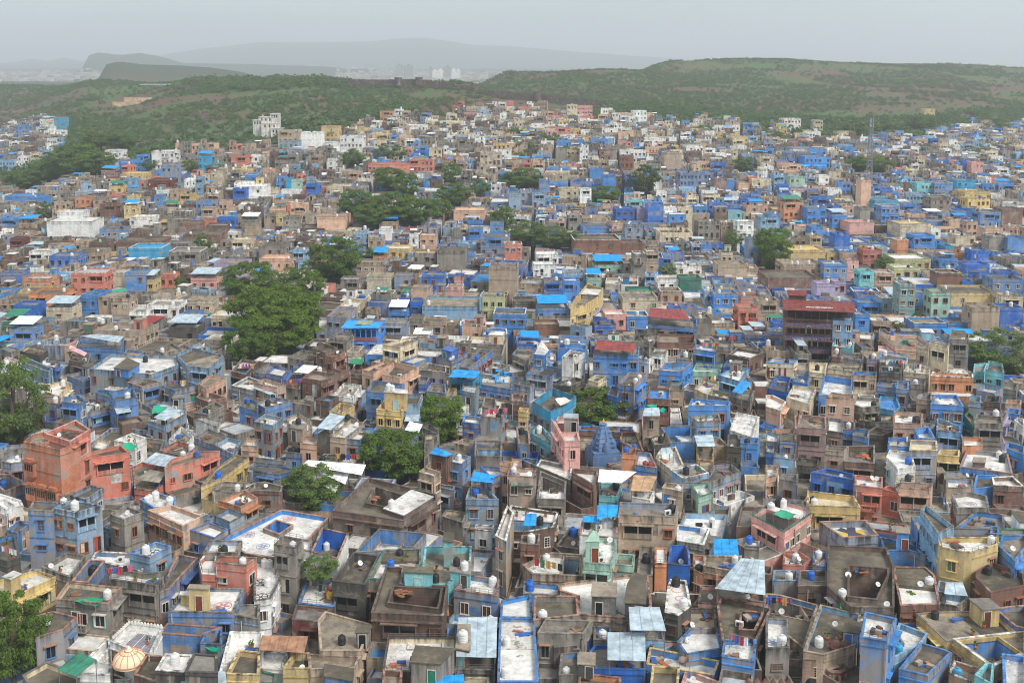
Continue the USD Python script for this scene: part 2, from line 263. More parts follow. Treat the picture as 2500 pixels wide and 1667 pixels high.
# ------------------------------------------------------------------ survey of the photograph: outlines of roofs, heights, paints, labels
NEAR = '''
@B1
-120,690 140,795 515,612 340,555 30,640|9|ye|W|ye|v=3|mustard yellow house with pale roof and a square stair box, beside the bottom left tree
+30,612 95,632 182,588 120,566|11.3|ye|W
497,820 970,862 1090,715 610,665|10|gy|M|or|v=5 pil|grey plastered house with a green tarp sagging on its mossy terrace
640,660 790,670 940,475 800,462|9.6|bl|M|or|p=1.6|narrow blue walled terrace holding a dark water drum
820,462 1275,575 1335,415 860,388|10|bl|W|W|v=1.5|blue house whose white terrace has thick white rims
980,640 1420,700 1500,565 1290,590 1230,575 985,535|9|gy|W|gy|v=2|grey house with a dark wheel motif on a small white terrace
1430,765 1520,725 1775,450 1600,415 1540,520|9.5|db|M|or|v=4|long deep blue house over the alley with rubble on its roof
1160,405 1345,445 1535,345 1400,305|10.5|lb|W|bl|v=3|pale blue house with a white floored terrace and one white tank before brown walls
250,22 475,32 520,-50 300,-60|15|bl|M|gy|v=8 p=.4|tall blue tower house with a flat brown roof
478,4 680,45 915,-20 640,-70|16|lb|M|gy|v=8 p=.4|tall pale house with an ochre painted corner next to the blue tower house
735,185 820,215 915,165 830,140|11.5|lb|T|gy|v=5 p=.5|low blue block standing against the ochre cornered tall house
985,55 1110,105 1285,42 1140,-15|12|gy|W|gy|v=2|grey house with a blue ring drawn on its high white terrace
1105,195 1190,225 1375,130 1255,80 1110,130|9.8|br|W|or|v=3|brown stone house with a white terrace below the blue ring terrace
918,175 1070,210 1185,150 1010,108|10|lb|M|gy|v=4 p=.3|weathered pale blue house under a mossy flat roof
1325,20 1640,165 1820,72 1540,-25|11.5|pe|W|pe|v=3|peach house with a broad cream terrace and twin dark windows
1642,170 1925,92 1905,55 1822,74|11|bl|M|gy|v=3|thin blue wing joined to the peach house
1703,200 1925,275 2045,190 1880,130|10|db|W|bl|v=3|deep blue house with a pebbled white terrace and a green door
1918,72 2062,135 2195,60 2050,2|12.5|lb|W|dg|v=2|pale blue room with dark parapet and red mats on its white terrace
1820,408 2120,402 2168,296 1890,288|11|gy|W|gy|v=2|grey house with a black water tank on a white terrace
1925,490 2205,520 2300,445 1960,430|11.5|sa|T|sa|v=4|salmon brick house with a dark open doorway below its parapet
1783,485 1812,592 1930,600 1945,425 1828,425|10|sa|W|W|v=3|salmon annex with a white rimmed L shaped terrace
1505,930 2092,940 2185,722 1690,720|9|bl|W|gy|v=2.5 p=.35|blue house with rangoli motifs and iron railing on a broad pebbled white roof
+1690,712 1868,722 1880,692 1705,686|11.6|ye|T
+1620,770 1690,775 1692,752 1625,750|10.2|ye|W
1432,1125 1795,1152 1830,1130 1990,1070 1500,1035|8.5|bl|M|or|v=3 p=1|blue house with a terracotta rimmed sunken terrace near the striped dome
1795,1218 1988,1226 1990,1078 1835,1130|7.6|bl|M|bl|p=1.2|small blue yard with a green cloth and a blue bucket
985,1195 1340,1332 1462,1070 1158,1032|8|wh|W|wh|v=3 merlon temple|white temple roof with scalloped parapet and a grid skylight
790,1335 880,1380 1000,1240 975,1170|7.6|wh|W|wh|v=2|narrow white forecourt with a sloping wall beside the temple
690,1490 985,1500 1005,1400 880,1375 760,1410|6.5|wh|W|pk|v=2|white pebbled terrace with a pink bench wall below the dome
1200,1495 1400,1560 1475,1330 1310,1315|8|br|M|or|v=2|brown roofed house with terracotta rim in front of the dome
1395,1455 1650,1472 1735,1320 1480,1308|10|dg|W|W|p=.12 v=3|dark walled cube house with a flat white slab roof
1655,1472 1952,1482 1948,1322 1738,1302|11|dg|G|dg|p=.12 v=3|grey cube house with flaking white patch on its flat roof
^1600,1620 2040,1630 2022,1492 1660,1480|9|tin
2030,1490 2320,1500 2330,1300 2140,1272|8|ye|M|ye|v=3|ochre rimmed terrace house with an earth brown roof
1965,1480 2150,1290 2360,1300 2360,1112 2062,1108|7.3|wh|W|wh|v=2 p=.9|long white walled terrace with dark stains behind the ochre rimmed terrace
320,1165 570,1095 690,980 480,928 240,985|7|bl|M|or|v=4|blue house with terracotta coping behind the bottom left tree
370,532 625,622 770,425 600,400|9|gy|W|or|v=2|grey house with rubble on a white terrace behind the mustard house
-110,420 65,480 182,440 132,235 -60,280|9.5|dg|M|dg|v=4|dark stained house at the left edge under the blue tower house
270,1600 700,1600 722,1492 420,1380 200,1500|6|gy|M|gy|v=1|grey flat roof at the bottom edge beside the green awning
^515,1440 680,1505 872,1385 712,1318|8.2|te
1140,832 1232,872 1292,812 1195,780|6.5|pk|T|pk|v=3|tiny pink house squeezed beside the alley
1300,870 1400,900 1440,720 1240,690|6.5|lb|G|gy|v=3|weathered blue house with green wooden window screens over the alley
2080,962 2320,1000 2330,865 2170,865|7.5|lb|T|gy|v=2|pale blue house with a rough stone box on its terrace
690,985 770,1020 760,900 700,900|5|gy|G|gy|v=2|low grey shed in the shade behind the tarp house
-50,-30 60,20 130,-20 40,-80|10|wh|W|gy|v=2|white flat roofed house at the left edge below the salmon haveli
60,200 150,230 270,150 170,110|8|bl|M|gy|v=3|low blue house with laundry left of the blue tower house
@S
541,1316 688,1244 803,1263 760,1310 667,1363 600,1352|10|gy|W|or|v=2 p=.6|large white terrace house with a square light well and round motifs
o647,1300 682,1313 712,1292 675,1281|2|dg
812,1247 986,1272 1068,1222 1066,1207 900,1166|12|br|M|br|v=4 cornice|dark brown courtyard haveli with a green courtyard and carved windows
o897,1238 917,1199 982,1219 955,1250|4|te
+938,1240 985,1256 1056,1212 1005,1196|12.2|br|W
@B2
515,392 752,458 848,232 610,178|11|wh|M|or|p=2.6 inner=db v=4|white walled house with a royal blue roofless upper court
178,332 372,362 445,285 262,250|13|gy|T|dg|v=9|tall grey house with faded blue top and shuttered windows by the street
370,362 515,395 520,300 445,285|12|wh|W|gy|v=5 p=.5|white weathered stair wing attached to the tall grey house
0,835 150,812 235,645 192,480 0,440|9|wh|W|gy|v=2 p=.5|white terrace crowded with white tanks and drawn wheels
395,855 722,890 772,670 475,645|8|gy|W|bl|v=2|grey house with blue rimmed white terrace and a yellow tank
340,1002 572,1022 695,900 380,868|6.5|rd|G|dg|v=5 p=.5|dark red fronted house with open rebar on its roof
572,1010 595,1282 960,1282 1052,1045 640,928|8.5|tn|T|tn|v=2 p=.5|beige house with stone paved roof and angular parapet
+915,1112 1022,1110 1048,1058 932,1058|10|dg|M
700,655 1000,690 1122,430 892,398|8|dg|M|dg|v=1 p=1.2|roofless mossy ruin between the orange flowering tree and the white terrace
905,400 1430,370 1545,228 1122,188|9|pb|M|gy|p=2.4 v=1 inner=bl|half ruined faded blue court with tall broken walls
1025,635 1130,642 1240,540 1495,560 1495,370 1165,375|10|gy|W|te|v=3 p=.8|grey house with green rimmed white terrace and blue star motif
1510,545 1500,690 1740,690 1945,470 1950,345 1535,343|10.5|tq|T|tq|v=2 p=.9|turquoise house with pebble floored terrace and black tanks
+1350,570 1595,580 1600,530 1345,530|12.3|tq|M
+1700,292 1782,300 1785,225 1712,218|13.2|tq|M
+1760,560 1935,590 1945,480 1775,470|11.6|tq|G
1050,940 1700,970 1738,700 1320,680 1345,530 1180,528|10|br|M|br|v=5 cornice|brown sandstone haveli around a bright blue inner court
o1215,890 1640,940 1715,725 1262,735|4|bl
1790,735 2185,790 2200,640 1932,600 1900,640|9.6|bl|W|or|v=5|blue masonry house with a turquoise bay window above a dark arch
^1815,1322 2172,1332 2182,1000 1835,1003|9|tin
1800,1450 2160,1460 2180,1010 1830,1010|7.6|gy|G|gy|v=2 p=.2|grey house under a broad pale tin roof with a tank stair
+1815,1250 1932,1270 1932,1045 1838,1045|9.8|bk|T
1150,1460 1400,1470 1420,1340 1812,1340 1815,1165 1200,1162|7.5|dg|W|gy|v=2|house with clean white roof wrapped around a raised grey room
+1410,1372 1670,1392 1795,1262 1455,1235|9.7|gy|M
258,1440 512,1445 495,1300 360,1300|7|ye|M|bl|v=3 p=.8|ochre walled house with blue parapet at the bottom
500,1450 900,1432 962,1332 490,1310|7|tn|T|gy|v=3|tan house with stained earthen terrace at the bottom
+640,1500 880,1545 888,1440 640,1402|7.4|bl|M
^45,1262 450,1290 488,1172 80,1165|8|brt
30,1445 260,1452 300,1290 40,1290|7|wh|W|cr|v=3 p=.2|white walled house under a brown panelled pergola
1680,75 1872,135 1912,40 1725,18|7|gy|M|gy|v=4|grey wall fronted shed beside the plaza
1978,192 2130,212 2152,160 1990,152|7|wh|T|gy|v=3 p=.3|little white box house at the plaza corner
2165,250 2260,300 2330,40 2270,-20|12|tn|W|W|v=3|brick balcony house rising right of the plaza
760,160 860,190 900,100 800,90|8|bl|M|or|v=2|small blue house wedged behind the brown haveli
0,1570 190,1580 200,1490 60,1460|6|te|G|te|p=.2|green awning roofed house at the bottom edge
1150,1600 1320,1610 1330,1460 1160,1450|6.5|bk|T|or|v=2|brick rimmed house with junk at the bottom edge
1400,1560 1680,1580 1760,1440 1410,1390|7|gy|M|gy|v=2|grey stained terrace house below the raised grey room
1885,1600 2110,1600 2105,1520 1890,1520|6.5|cr|T|cr|v=1|cream topped house at the bottom edge beside two white tanks
^1625,1600 1890,1600 1880,1512 1630,1535|7.5|cya
@B3
-130,1560 238,1560 202,990 -110,985|8|bl|W|lb|v=1 p=.5|long blue house with a straw mat on its white terrace
-105,982 178,987 172,775 -95,830|8.4|bl|W|bl|v=1 p=.5|blue rimmed terrace with white pebble floor left of the white drum tank
195,1008 330,990 600,962 585,790 205,788|9|gy|M|or|v=1|grey house with a big white tank on a mossy terrace
590,955 1060,992 1252,885 1222,610 1030,600 430,680 430,742 592,792|8.4|tn|W|or|v=1 p=.4|beige house with a diamond patterned white terrace
+715,782 935,790 932,670 730,662|10.8|dg|T
+1012,842 1192,852 1195,612 1095,578 1040,682|10.4|dg|M
228,1122 645,1132 720,1010 300,998|9|gy|G|gy|v=5|grey plastered house with outside steps and a small maroon door
^1060,1085 1382,1092 1322,910 1048,910|10.4|tin
1050,1180 1370,1190 1330,1000 1050,1000|8|lb|G|gy|v=2 p=.4|pale house mostly hidden by a square sheet of tin
^858,1352 1200,1362 1192,1140 858,1135|9.3|tin
600,1440 1200,1450 1195,1220 740,1230|7.3|db|G|bl|v=4 p=.4|royal blue house with laundry hung under a tin roof
+595,1390 735,1400 740,1300 610,1290|8.6|dg|T
1205,1402 1812,1500 1858,1372 1235,1250|8.2|bl|W|ye|v=2 p=.8|long blue house with a yellow rimmed white terrace and firewood
595,1590 975,1590 975,1520 605,1478|7|or|M|or|v=2|orange ochre house at the bottom edge
1240,1600 1490,1600 1502,1432 1258,1420|7|ye|M|ye|v=1|yellow walled sunken terrace at the bottom edge
1500,1640 1900,1640 1860,1560 1560,1448|7|pk|W|pk|v=2|pink house at the bottom edge beside the yellow rimmed terrace
1480,1200 1560,1315 1885,1262 1842,1075 1600,1080|8|bl|W|bl|v=1|blue rimmed curved terrace of white pebbles with satellite dishes
1880,1335 2170,1382 2192,1190 1900,1180|7.6|bl|W|gy|v=1 p=.5|white pebble terrace with plant pots behind the sandstone merlons
1840,880 1885,1190 2190,1192 2330,900 1872,800|9.2|br|M|or|v=1|earth brown terrace house around a dark sunken court
o2050,1130 2200,1140 2235,985 2060,970|4|dg
1550,1082 1835,1085 1825,900 1560,898|8|br|T|or|v=1|small earthen terrace in front of blue plastic drums
1370,935 1490,965 1605,880 1562,650 1420,640 1398,700|12|dg|W|W|v=5 p=.4|narrow dark tower house with red circle motifs on its white top
640,492 892,512 942,400 930,262 780,272 655,380|10.4|gn|W|gn|v=3|mint green house with a little gabled stair room
+660,300 782,300 775,228 690,225|12.6|gn|gable
890,502 1087,522 1102,420 942,410|10|gn|T|gn|v=3|mint green annex with speckled terrace left of the white slab
95,510 180,592 632,612 642,420 352,400 280,432|10|tn|W|tn|v=3|cream house with a curved stained balcony wall
955,62 1468,84 1490,-30 970,-50|14|tn|T|gy|v=8 p=.8|big blank beige wall building with clutter on top
1478,292 1722,332 1775,185 1478,150|11|gy|W|W|v=3|grey house with white trapezoid terrace and a line of red
^1812,422 2037,437 2017,300 1808,295|10.6|cya
1780,560 2040,600 2050,440 1800,430|8.5|tn|G|gy|v=2|tan house under a bright blue ribbed sheet
1395,502 1597,522 1592,400 1562,330 1420,338|9|db|M|gy|p=2.2 inner=db v=2|deep blue walled yard left of the tin sheet
1718,522 2050,582 2058,430 1728,428|10|tn|T|gy|v=3|tan house with a shallow walled loft terrace
^1822,712 2272,772 2262,488 2055,470|11.3|tin
1830,800 2270,850 2260,600 1830,600|8.6|pk|G|sa|v=2 p=.6|pink house hidden below the largest tin roof
1668,852 1832,862 1835,700 1690,690|9|pk|M|gy|v=4 p=.5|pinkish wall house with two maroon posters and a black tank
-95,205 130,215 375,172 415,40 -10,-20|11.5|br|W|W|v=3 p=.4|brown house whose white roof carries a mauve flower motif
^98,152 212,152 222,70 128,70|13|cya
605,245 945,270 948,110 628,118|12|wh|W|pe|v=3|cream terraced house with two white drum tanks and blue sheets
^762,92 952,66 952,-10 765,-5|13.6|cya
^638,117 782,122 782,90 640,90|12.9|cya
390,342 602,372 605,190 520,178|8|dg|M|gy|v=1|dark mossy terrace with a satellite dish below the cream terraced house
75,322 242,332 250,235 90,245|11|bk|T|gy|v=4|whitewashed brick wall house above the curved balcony
100,772 422,782 432,690 108,660|8|bl|W|gy|v=2|blue house with potted plants and blue drums
1280,502 1387,504 1388,360 1280,358|9.6|or|W|or|v=1 p=.15|slim house with a plain white slab roof
1120,600 1260,610 1270,350 1150,340|8.4|tn|G|gy|v=2|tan house with stepped blocks beside the white slab
1630,560 1720,600 1730,430 1625,418|9|or|W|or|v=2|narrow white terrace with orange coping left of the loft terrace
2085,340 2215,350 2220,300 2100,292|10.5|gy|W|gy|v=2 p=.15|grey cube room with a white lid
730,1180 880,1190 890,1065 735,1060|7.6|gy|G|gy|v=2|grey yard house between the mossy terrace and tin sheet
1240,1260 1500,1310 1560,1200 1260,1190|6.6|pk|G|gy|v=2|pinkish flagstone yard in front of the pebble terrace
420,1500 610,1500 600,1290 440,1300|6.8|gy|T|gy|v=2|small grey house with a cream tin lid and white tank
@B4
480,122 692,270 1008,246 896,110|10.5|pb|W|sa|v=3 p=.9|stained blue house with a yellow and grey star on its white terrace
555,330 548,700 760,890 1150,895 1148,520 1082,358|11|br|M|br|v=2|large dark sandstone haveli with a deep pillared courtyard
o748,560 1112,590 985,860 745,835|4.5|br
1065,385 1290,382 1428,432 1290,310 1020,262|9.6|bl|M|bl|v=4 p=.5|blue house with mossy roof wrapped below the star terrace
+1175,215 1282,222 1278,175 1180,170|12|bl|T
1140,560 1205,875 1560,862 1512,602 1432,530 1158,528|10|bk|W|or|v=2|brick house with green mosaic motifs on a white terrace
1535,265 1565,352 1780,398 1850,400 2082,330 2082,262|11.2|ye|W|ye|v=4|yellow house with a curved balcony and white terrace
1575,262 2080,268 2092,190 1588,180|12.6|bl|M|dg|v=2 p=.8|bright blue wall building behind the yellow curved balcony
1845,412 2090,422 2098,338 1962,328|10.6|gy|G|gy|v=3|grey cement block house right of the yellow curved balcony
2090,345 2232,482 2350,330 2330,240 2118,248|12|bl|T|gy|v=4|blue masonry house crumbling at the right edge
1880,622 2015,762 2330,700 2310,590 2032,488 1888,562|10.4|bk|M|rd|v=4 p=.5|dark red brick house with ochre rubble on its octagonal roof
^1600,760 1810,782 1762,688 1612,685|9.6|tin
1560,860 1720,890 1830,800 1620,690|7.5|tn|W|gy|v=2|tan yard under a slanting tin sheet beside two white tanks
1350,948 1620,1200 2235,1112 2045,925 1500,932|9|ye|M|gy|v=2 p=.5|wide mossy terrace house with yellow railing and red painted front
1675,1172 2020,1425 2330,1310 2330,1105 2230,1112|8.8|ye|T|W|v=3 p=.5|yellow house with red arcaded windows under a stained terrace
850,1160 1082,1197 1172,992 885,930|12|bl|W|bl|v=5|vivid blue tower house with pebble roof and one barred window
335,1285 520,1320 800,1230 850,955 488,868|9.2|tn|M|bl|v=2|earthen terrace house with blue parapet left of the vivid blue tower
+700,1100 830,1120 850,1030 720,990|10.4|bl|M
1080,1380 1390,1220 1455,1130 1192,1032|8|lb|W|bl|v=2|pale blue house with a wet white terrace right of the vivid blue tower
1192,1445 1450,1505 1665,1300 1600,1270 1388,1208|8.2|bl|M|sa|v=2|blue house with bundles and boards on its earthen terrace
0,1260 212,1255 202,1000 0,985|7.8|gy|W|gy|v=1|white mosaic yard with a green shrub and white tank
0,1000 340,1262 472,872 120,778 0,768|8.4|tn|M|tn|v=1|tan earthen terrace with dishes left of the blue parapet
60,652 282,655 292,560 70,558|9.6|lb|M|sa|v=3|pale grey blue house with two green shutters
150,512 342,522 405,462 300,392 160,390|9.2|sa|W|sa|v=1|round salmon parapet terrace with a drawn circle
-130,60 165,218 405,52 380,-10 100,-80|13|pk|W|te|v=5|cream and pink house with green rims and a dark side wall
285,700 545,700 548,560 300,560|9|br|M|gy|v=2|brown earthen terrace beside the green shutter house
420,520 540,530 548,400 425,390|9.4|bl|W|gy|v=2|white corner terrace touching the dark sandstone haveli
2050,905 2235,1062 2340,1085 2340,870 2165,885|9|db|M|or|v=3|deep royal blue house at the right edge with stepped orange coping
1385,15 1545,235 1685,165 1430,-30|13|lb|M|gy|v=6|tall pale blue house with bay windows along the dark lane
1690,185 1960,200 2140,180 2130,60 1880,30|10.5|bl|G|gy|v=4|blue house with round water jars behind the bright blue wall
2085,240 2330,250 2340,190 2090,185|11|te|G|te|p=.2 v=1|house with a faded green roof sheet at the right edge
1870,1500 2030,1590 2045,1400 1980,1385|8|tq|G|tq|v=2|turquoise house corner at the bottom right
2135,1600 2330,1600 2330,1330 2118,1308|9|bl|W|bl|v=3|blue and white house at the bottom right corner
1640,1480 1900,1590 1930,1440 1690,1370|7.2|or|T|W|v=2|orange walled little yard with a blue barrel at the bottom
1060,1420 1180,1440 1200,1330 1080,1310|6.4|tn|G|gy|v=2|narrow tan passage house beside the vivid blue tower
200,1360 330,1370 340,1290 210,1280|6.5|gy|G|gy|v=2|grey shed with solar blue panels left of the sandstone bastion
880,180 1240,230 1260,150 890,110|9.5|sa|tin|sa|v=3 p=.2|salmon house with dark barred openings under a grey tin roof
2010,230 2090,240 2090,170 2020,165|11.6|bl|G|gy|v=2|little blue stair tower by the right edge houses
@M2
2105,1095 2440,1120 2440,1065 2110,1035|13|bl|T|bl|v=3|blue restaurant house under the long dull red sheet roof
^2108,1042 2400,1068 2350,1008 2125,992|15|red
1575,990 1600,930 1690,820 1800,850 1770,905 1690,960|12.5|ye|T|ye|p=1.8 v=4|golden yellow courtyard mansion with tall walls around a tan court
@T1
215,968 545,1040 722,985 700,960 395,878 290,905|17|hv|T|pk|v=9 haveli|orange front block of the salmon haveli with carved bay windows
405,890 640,965 822,855 690,768|17.7|sa|T|pk|v=6|tall salmon rear block of the haveli with two pointed windows
732,1132 1182,1066 1100,998 820,1060|13|sa|M|sa|v=7 p=.5|long salmon wing with a nearly blank wall right of the orange block
1500,1208 1772,1146 2000,1050 1790,1055 1560,1125|11|sa|M|sa|v=4|salmon courtyard wing with plant pots on its roof
^1300,1142 1522,1192 1622,1122 1420,1080|10.4|tin
1225,1395 1385,1415 1600,1300 1500,1205 1300,1150 1210,1200|8|sa|T|sa|v=2|salmon courtyard house under the tin shade of the haveli
^1238,1302 1452,1332 1512,1262 1370,1235|9|gy
1450,1050 1680,1100 1800,1010 1620,955|10.6|sa|M|gy|v=2|salmon walled house with a soggy brown roof above the haveli court
815,302 1380,352 1628,265 1600,188 1015,168|10.5|lb|W|bl|v=4|wide pale blue house with bright white terraces and a ring drawing
+1040,290 1170,310 1270,250 1160,200|11.6|bl|M
1605,168 1700,272 1905,298 2038,180 1750,108|13|lb|M|pe|v=5|weathered pale blue house with mossy court and narrow windows beside the big tree clump
1805,442 1880,472 2065,380 1900,364|11|pe|T|pe|v=4|peach house with arched doorways along the dark lane
1495,465 1600,502 1812,450 1720,418 1510,408|10.5|bl|M|bl|v=4 green|blue house with three green shutters in a row
1160,422 1290,465 1475,420 1340,390|10.6|bl|M|pe|v=3|blue house with peach coping and an empty mossy top
992,512 1050,592 1255,562 1212,474|11.6|bl|M|pe|v=4 p=1.2|square blue upper room with sunken top and peach rim
395,605 560,625 550,550 440,548|10|db|T|pe|v=4|deep blue house with an L shaped veranda next to the left edge tree
565,602 720,622 782,590 715,538 572,568|11|bl|T|pe|v=4|blue box house with red laundry inside its parapet
800,705 1065,642 1000,600 850,640|8.4|bl|M|gy|v=3|low blue terrace wall with planter troughs
^1035,652 1065,707 1196,682 1160,616|10|tin
1345,775 1500,825 1702,705 1685,615 1450,600|9.4|lb|W|gy|v=3 p=.5|pale blue house with green netting and a tin lean to
^1400,738 1505,768 1655,695 1550,662|10.6|tin
1790,562 1900,602 2065,562 1950,525 1830,518|10.6|bk|M|pe|v=2|brick house with mossy top and one white dish
1760,702 1900,722 2042,640 1965,600|9|gy|M|gy|v=4 p=.5|bare grey cement house in front of the brick dish house
410,505 530,555 655,432 590,410 460,440|9.4|cr|W|ye|v=3|cream house with a yellow balcony and pink cloth
^735,12 1080,55 1132,15 900,-5|11|tin
700,100 1105,122 1135,30 740,20|9|bl|G|bl|v=3 p=.5|blue restaurant terrace under a long pale tin roof
355,258 500,292 548,240 400,222|9.4|db|W|gy|v=3 p=.4|deep blue hut with a flat white roof near the left edge
-50,1335 40,1422 238,1342 100,1268 0,1258|8.6|bl|M|pe|v=3 p=1.4|blue walled yard with peach coping left of the orange haveli block
-60,1480 60,1575 212,1550 190,1500 0,1440|9.4|wh|W|W|v=2 p=.3|white roofed house with pipe railings at the left edge
630,1452 780,1492 945,1390 830,1358|12|pb|M|pe|v=5|greyish blue house with a sunken mossy roof in front of the haveli
475,1525 640,1575 765,1500 640,1438|10.6|gy|M|gy|v=3|grey stained house with broken parapet in front of the haveli
20,1145 100,1165 215,1150 215,1070 60,1090|9|pb|W|gy|v=3|faded house with an empty pool shaped roof left of the haveli
0,1080 200,1020 210,990 60,1000 0,1040|8|gy|M|gy|v=2|dark roofed house under the left edge tree
1830,1375 2010,1302 2270,1112 2150,1085 1960,1210|8.4|ye|M|gy|v=2 p=.4|long mossy roof with one yellow end wall along the street
1935,1405 2230,1452 2240,1340 2020,1330|8.6|cr|M|gy|v=3|cream house with dark doorways and a blue drum
1990,1505 2200,1567 2352,1480 2230,1400|9|or|W|or|v=2|orange brick house with white box units on top
1270,1490 1400,1567 1600,1567 1600,1480 1430,1428|11|bl|W|bl|v=1|blue rimmed white terrace with three white tanks in a line
2110,452 2330,502 2400,420 2262,370|10.4|lb|W|W|v=3|pale blue house with white framed double terrace
2110,322 2240,352 2352,232 2200,214|10|br|W|gy|v=3|brown house with a white plank roof near the tree clump
1540,945 1700,992 1765,920 1655,828|9.4|wh|T|gy|v=2|white walled roof yard with a fallen chair
1040,955 1230,992 1335,930 1200,888|10.4|wh|W|W|v=3|cluttered white roof house with tall white chimney block
1450,1100 1290,1075 1190,1000 1330,930 1500,950|7.6|gy|G|gy|v=1|dark junk filled yard between haveli and blue houses
840,1020 960,1050 1010,960 890,930|8.4|gy|W|gy|v=3|white grey house wall right of the rear haveli block
610,360 760,420 970,345 850,300|10|bl|M|gy|v=3|blue stepped house left of the turquoise stairs
0,120 100,152 182,120 80,98|9.6|gy|G|gy|v=4 p=.2|grey shed house with lean roof near the left edge
180,140 360,180 440,130 260,90|9|dg|M|dg|v=2|dark mossy terrace house near the left edge
^630,130 770,180 795,150 640,95|10.4|pkt
630,220 800,260 830,170 650,160|8.4|br|M|gy|v=3|brown walled house with a drooping pink sheet
180,230 440,330 480,300 250,200|8.6|lb|M|gy|v=3|long whitewashed wall house with laundry near the left edge tree
1130,160 1280,190 1310,140 1160,125|10|bl|or|or|v=3|blue house with an orange roof floor
1320,235 1450,240 1450,165 1330,170|10.6|bl|M|gy|v=2|blue parapet house with a black tank right of the white terraces
1410,130 1490,160 1660,120 1560,60|9.6|gy|T|gy|v=4|grey house with faded green and orange doors
1700,100 1800,120 1930,90 1850,50|10|lb|tin|gy|v=2|pale house with a corrugated roof beside the tree clump
0,260 160,300 200,230 60,190|8.8|wh|W|gy|v=2|white walled house corner at the left edge above the tree
1780,760 1990,840 2010,780 1850,740|9|wh|T|gy|v=3 p=1.5|white round walled roof enclosure
1770,930 1950,1000 2070,900 1900,850|9|bl|M|gy|v=2|dark yard house with blue and red cloths
1950,1000 2120,1080 2200,960 2080,930|10|lb|W|gy|v=4|pale blue and white house with an arched wall panel
2195,1000 2352,1010 2352,940 2250,930|10|pe|W|gy|v=4|peach house with a blue barred window
2180,640 2352,690 2352,600 2240,560|11|bl|G|gy|v=4|blue house with a ribbed veranda right of the cement house
300,620 380,640 380,560 310,560|8.5|tn|T|pe|v=2|tan house corner beside the left edge tree
870,520 1000,560 1010,500 900,490|8.4|bl|te|bl|v=2|small blue room with green curtain roof
@T2
1115,672 1350,694 1385,590 1195,578|12|ye|P|ye|v=5 balcony|slim yellow house with a pink floored terrace and balcony
+1190,505 1392,522 1398,492 1200,476|14.8|ye|W
1172,80 1332,108 1492,50 1420,12|13.6|cr|T|rd|v=5|cream house with thin red rim and open grey side
535,112 650,152 762,108 645,70|12.6|br|M|pe|v=5|brown brick tower house with a sunken mossy top
655,180 720,195 830,150 760,130|12|bk|T|gy|v=3|brick stair tower beside the sunken mossy top
440,385 620,412 815,322 690,285 560,298|11.6|bk|T|sa|v=5|brown brick house with a sandy terrace and terracotta rim
612,425 740,378 878,300 800,320|11|bk|T|pe|v=4|crumbling red brick wing beside the sandy terrace
985,312 1090,336 1282,238 1200,224|12|pe|M|pe|v=3|peach house with a small sunshade under dark tanks
1170,352 1330,382 1505,288 1275,238|12|pe|M|pe|v=4 p=1.1|peach brown house with a wet sunken roof
0,432 210,472 292,450 100,388|10.6|pe|W|pe|v=3|peach house with railed white terrace near the lane
^0,492 150,532 212,500 0,448|9.6|tin
110,342 262,372 322,300 180,268|10.2|db|W|bl|v=2|blue rimmed small white terrace below the tree clump
300,342 440,362 495,270 400,258|10|db|T|pe|v=2 p=1.2|deep blue walled roof court half covered by a white sheet
^370,326 525,336 585,285 450,278|11.4|wht
572,897 692,917 955,770 862,718|11.4|gy|W|gy|v=5|grey white fronted end of the long terraced row
692,919 832,937 1010,800 885,758|11.3|tn|W|gy|v=5|middle tan part of the long terraced row with brown doors
834,939 968,952 1120,850 965,838|11.5|lb|W|bl|v=5|blue fronted end of the long terraced row beside the tree
^570,832 702,852 832,750 700,718|12.6|tin
565,582 680,602 772,560 660,538|11|br|bl|gy|v=4|brown house with a blue painted roof floor
685,692 802,712 915,640 790,608|10.4|ye|T|gy|v=4|yellow walled house with a light terrace and one white tank
1020,505 1180,525 1372,440 1090,408|12|bl|M|bl|v=4|blue house with brown lattice doors behind the slim yellow house
1360,624 1500,624 1537,535 1400,534|12.6|lb|M|gy|v=5|grey blue tower house with a square sunken roof beside the tree
^1370,772 1500,772 1512,730 1390,724|10.4|tin
0,782 180,822 262,745 100,714|12|lb|W|bl|v=4|pale blue corner house with broad glazed verandas
35,975 250,930 262,895 60,925|8.6|pe|T|br|v=5|peach house with four green shuttered windows
300,752 400,700 520,778 532,852 450,882 310,802|9.6|tn|W|gy|v=1|round walled white roof right of the glazed verandas
+330,832 440,852 482,800 372,788|11.4|pe|G
420,980 570,995 575,925 470,910|9.4|pe|W|pe|v=4|peach house with three dark tanks beside the long terraced row
290,1060 440,1075 445,1035 310,1035|7.6|bl|G|gy|v=3|small blue shutter house carrying dark tanks
^445,1192 982,1262 1022,1190 500,1148|9.4|wht
^560,1242 832,1347 872,1260 640,1218|8.4|wht
^740,1420 800,1340 680,1290 640,1360|7.6|wht
550,1152 1005,1190 1010,1110 960,1090 640,1075|8|dg|M|gy|v=1|mossy dark roof with skylight frames behind white sheets
1610,1072 1765,1102 1808,1070 1655,1028|13|bk|G|bk|v=6 p=.2|brick tower house with a bright blue lid
^1608,1066 1755,1096 1812,1070 1655,1026|13.5|cya
1765,1145 1900,1172 1975,1100 1835,1068|11.6|bl|W|bl|v=5|blue house clinging to the brick tower
1500,1242 1640,1282 1705,1240 1560,1198|10.4|tn|W|gy|v=4|grey tan house with a white floored roof under the brick tower
^1970,1312 2172,1332 2202,1290 2010,1250|11|cya
1975,1420 2190,1440 2200,1330 1980,1310|9|lb|G|gy|v=3|pale house below a bright blue awning
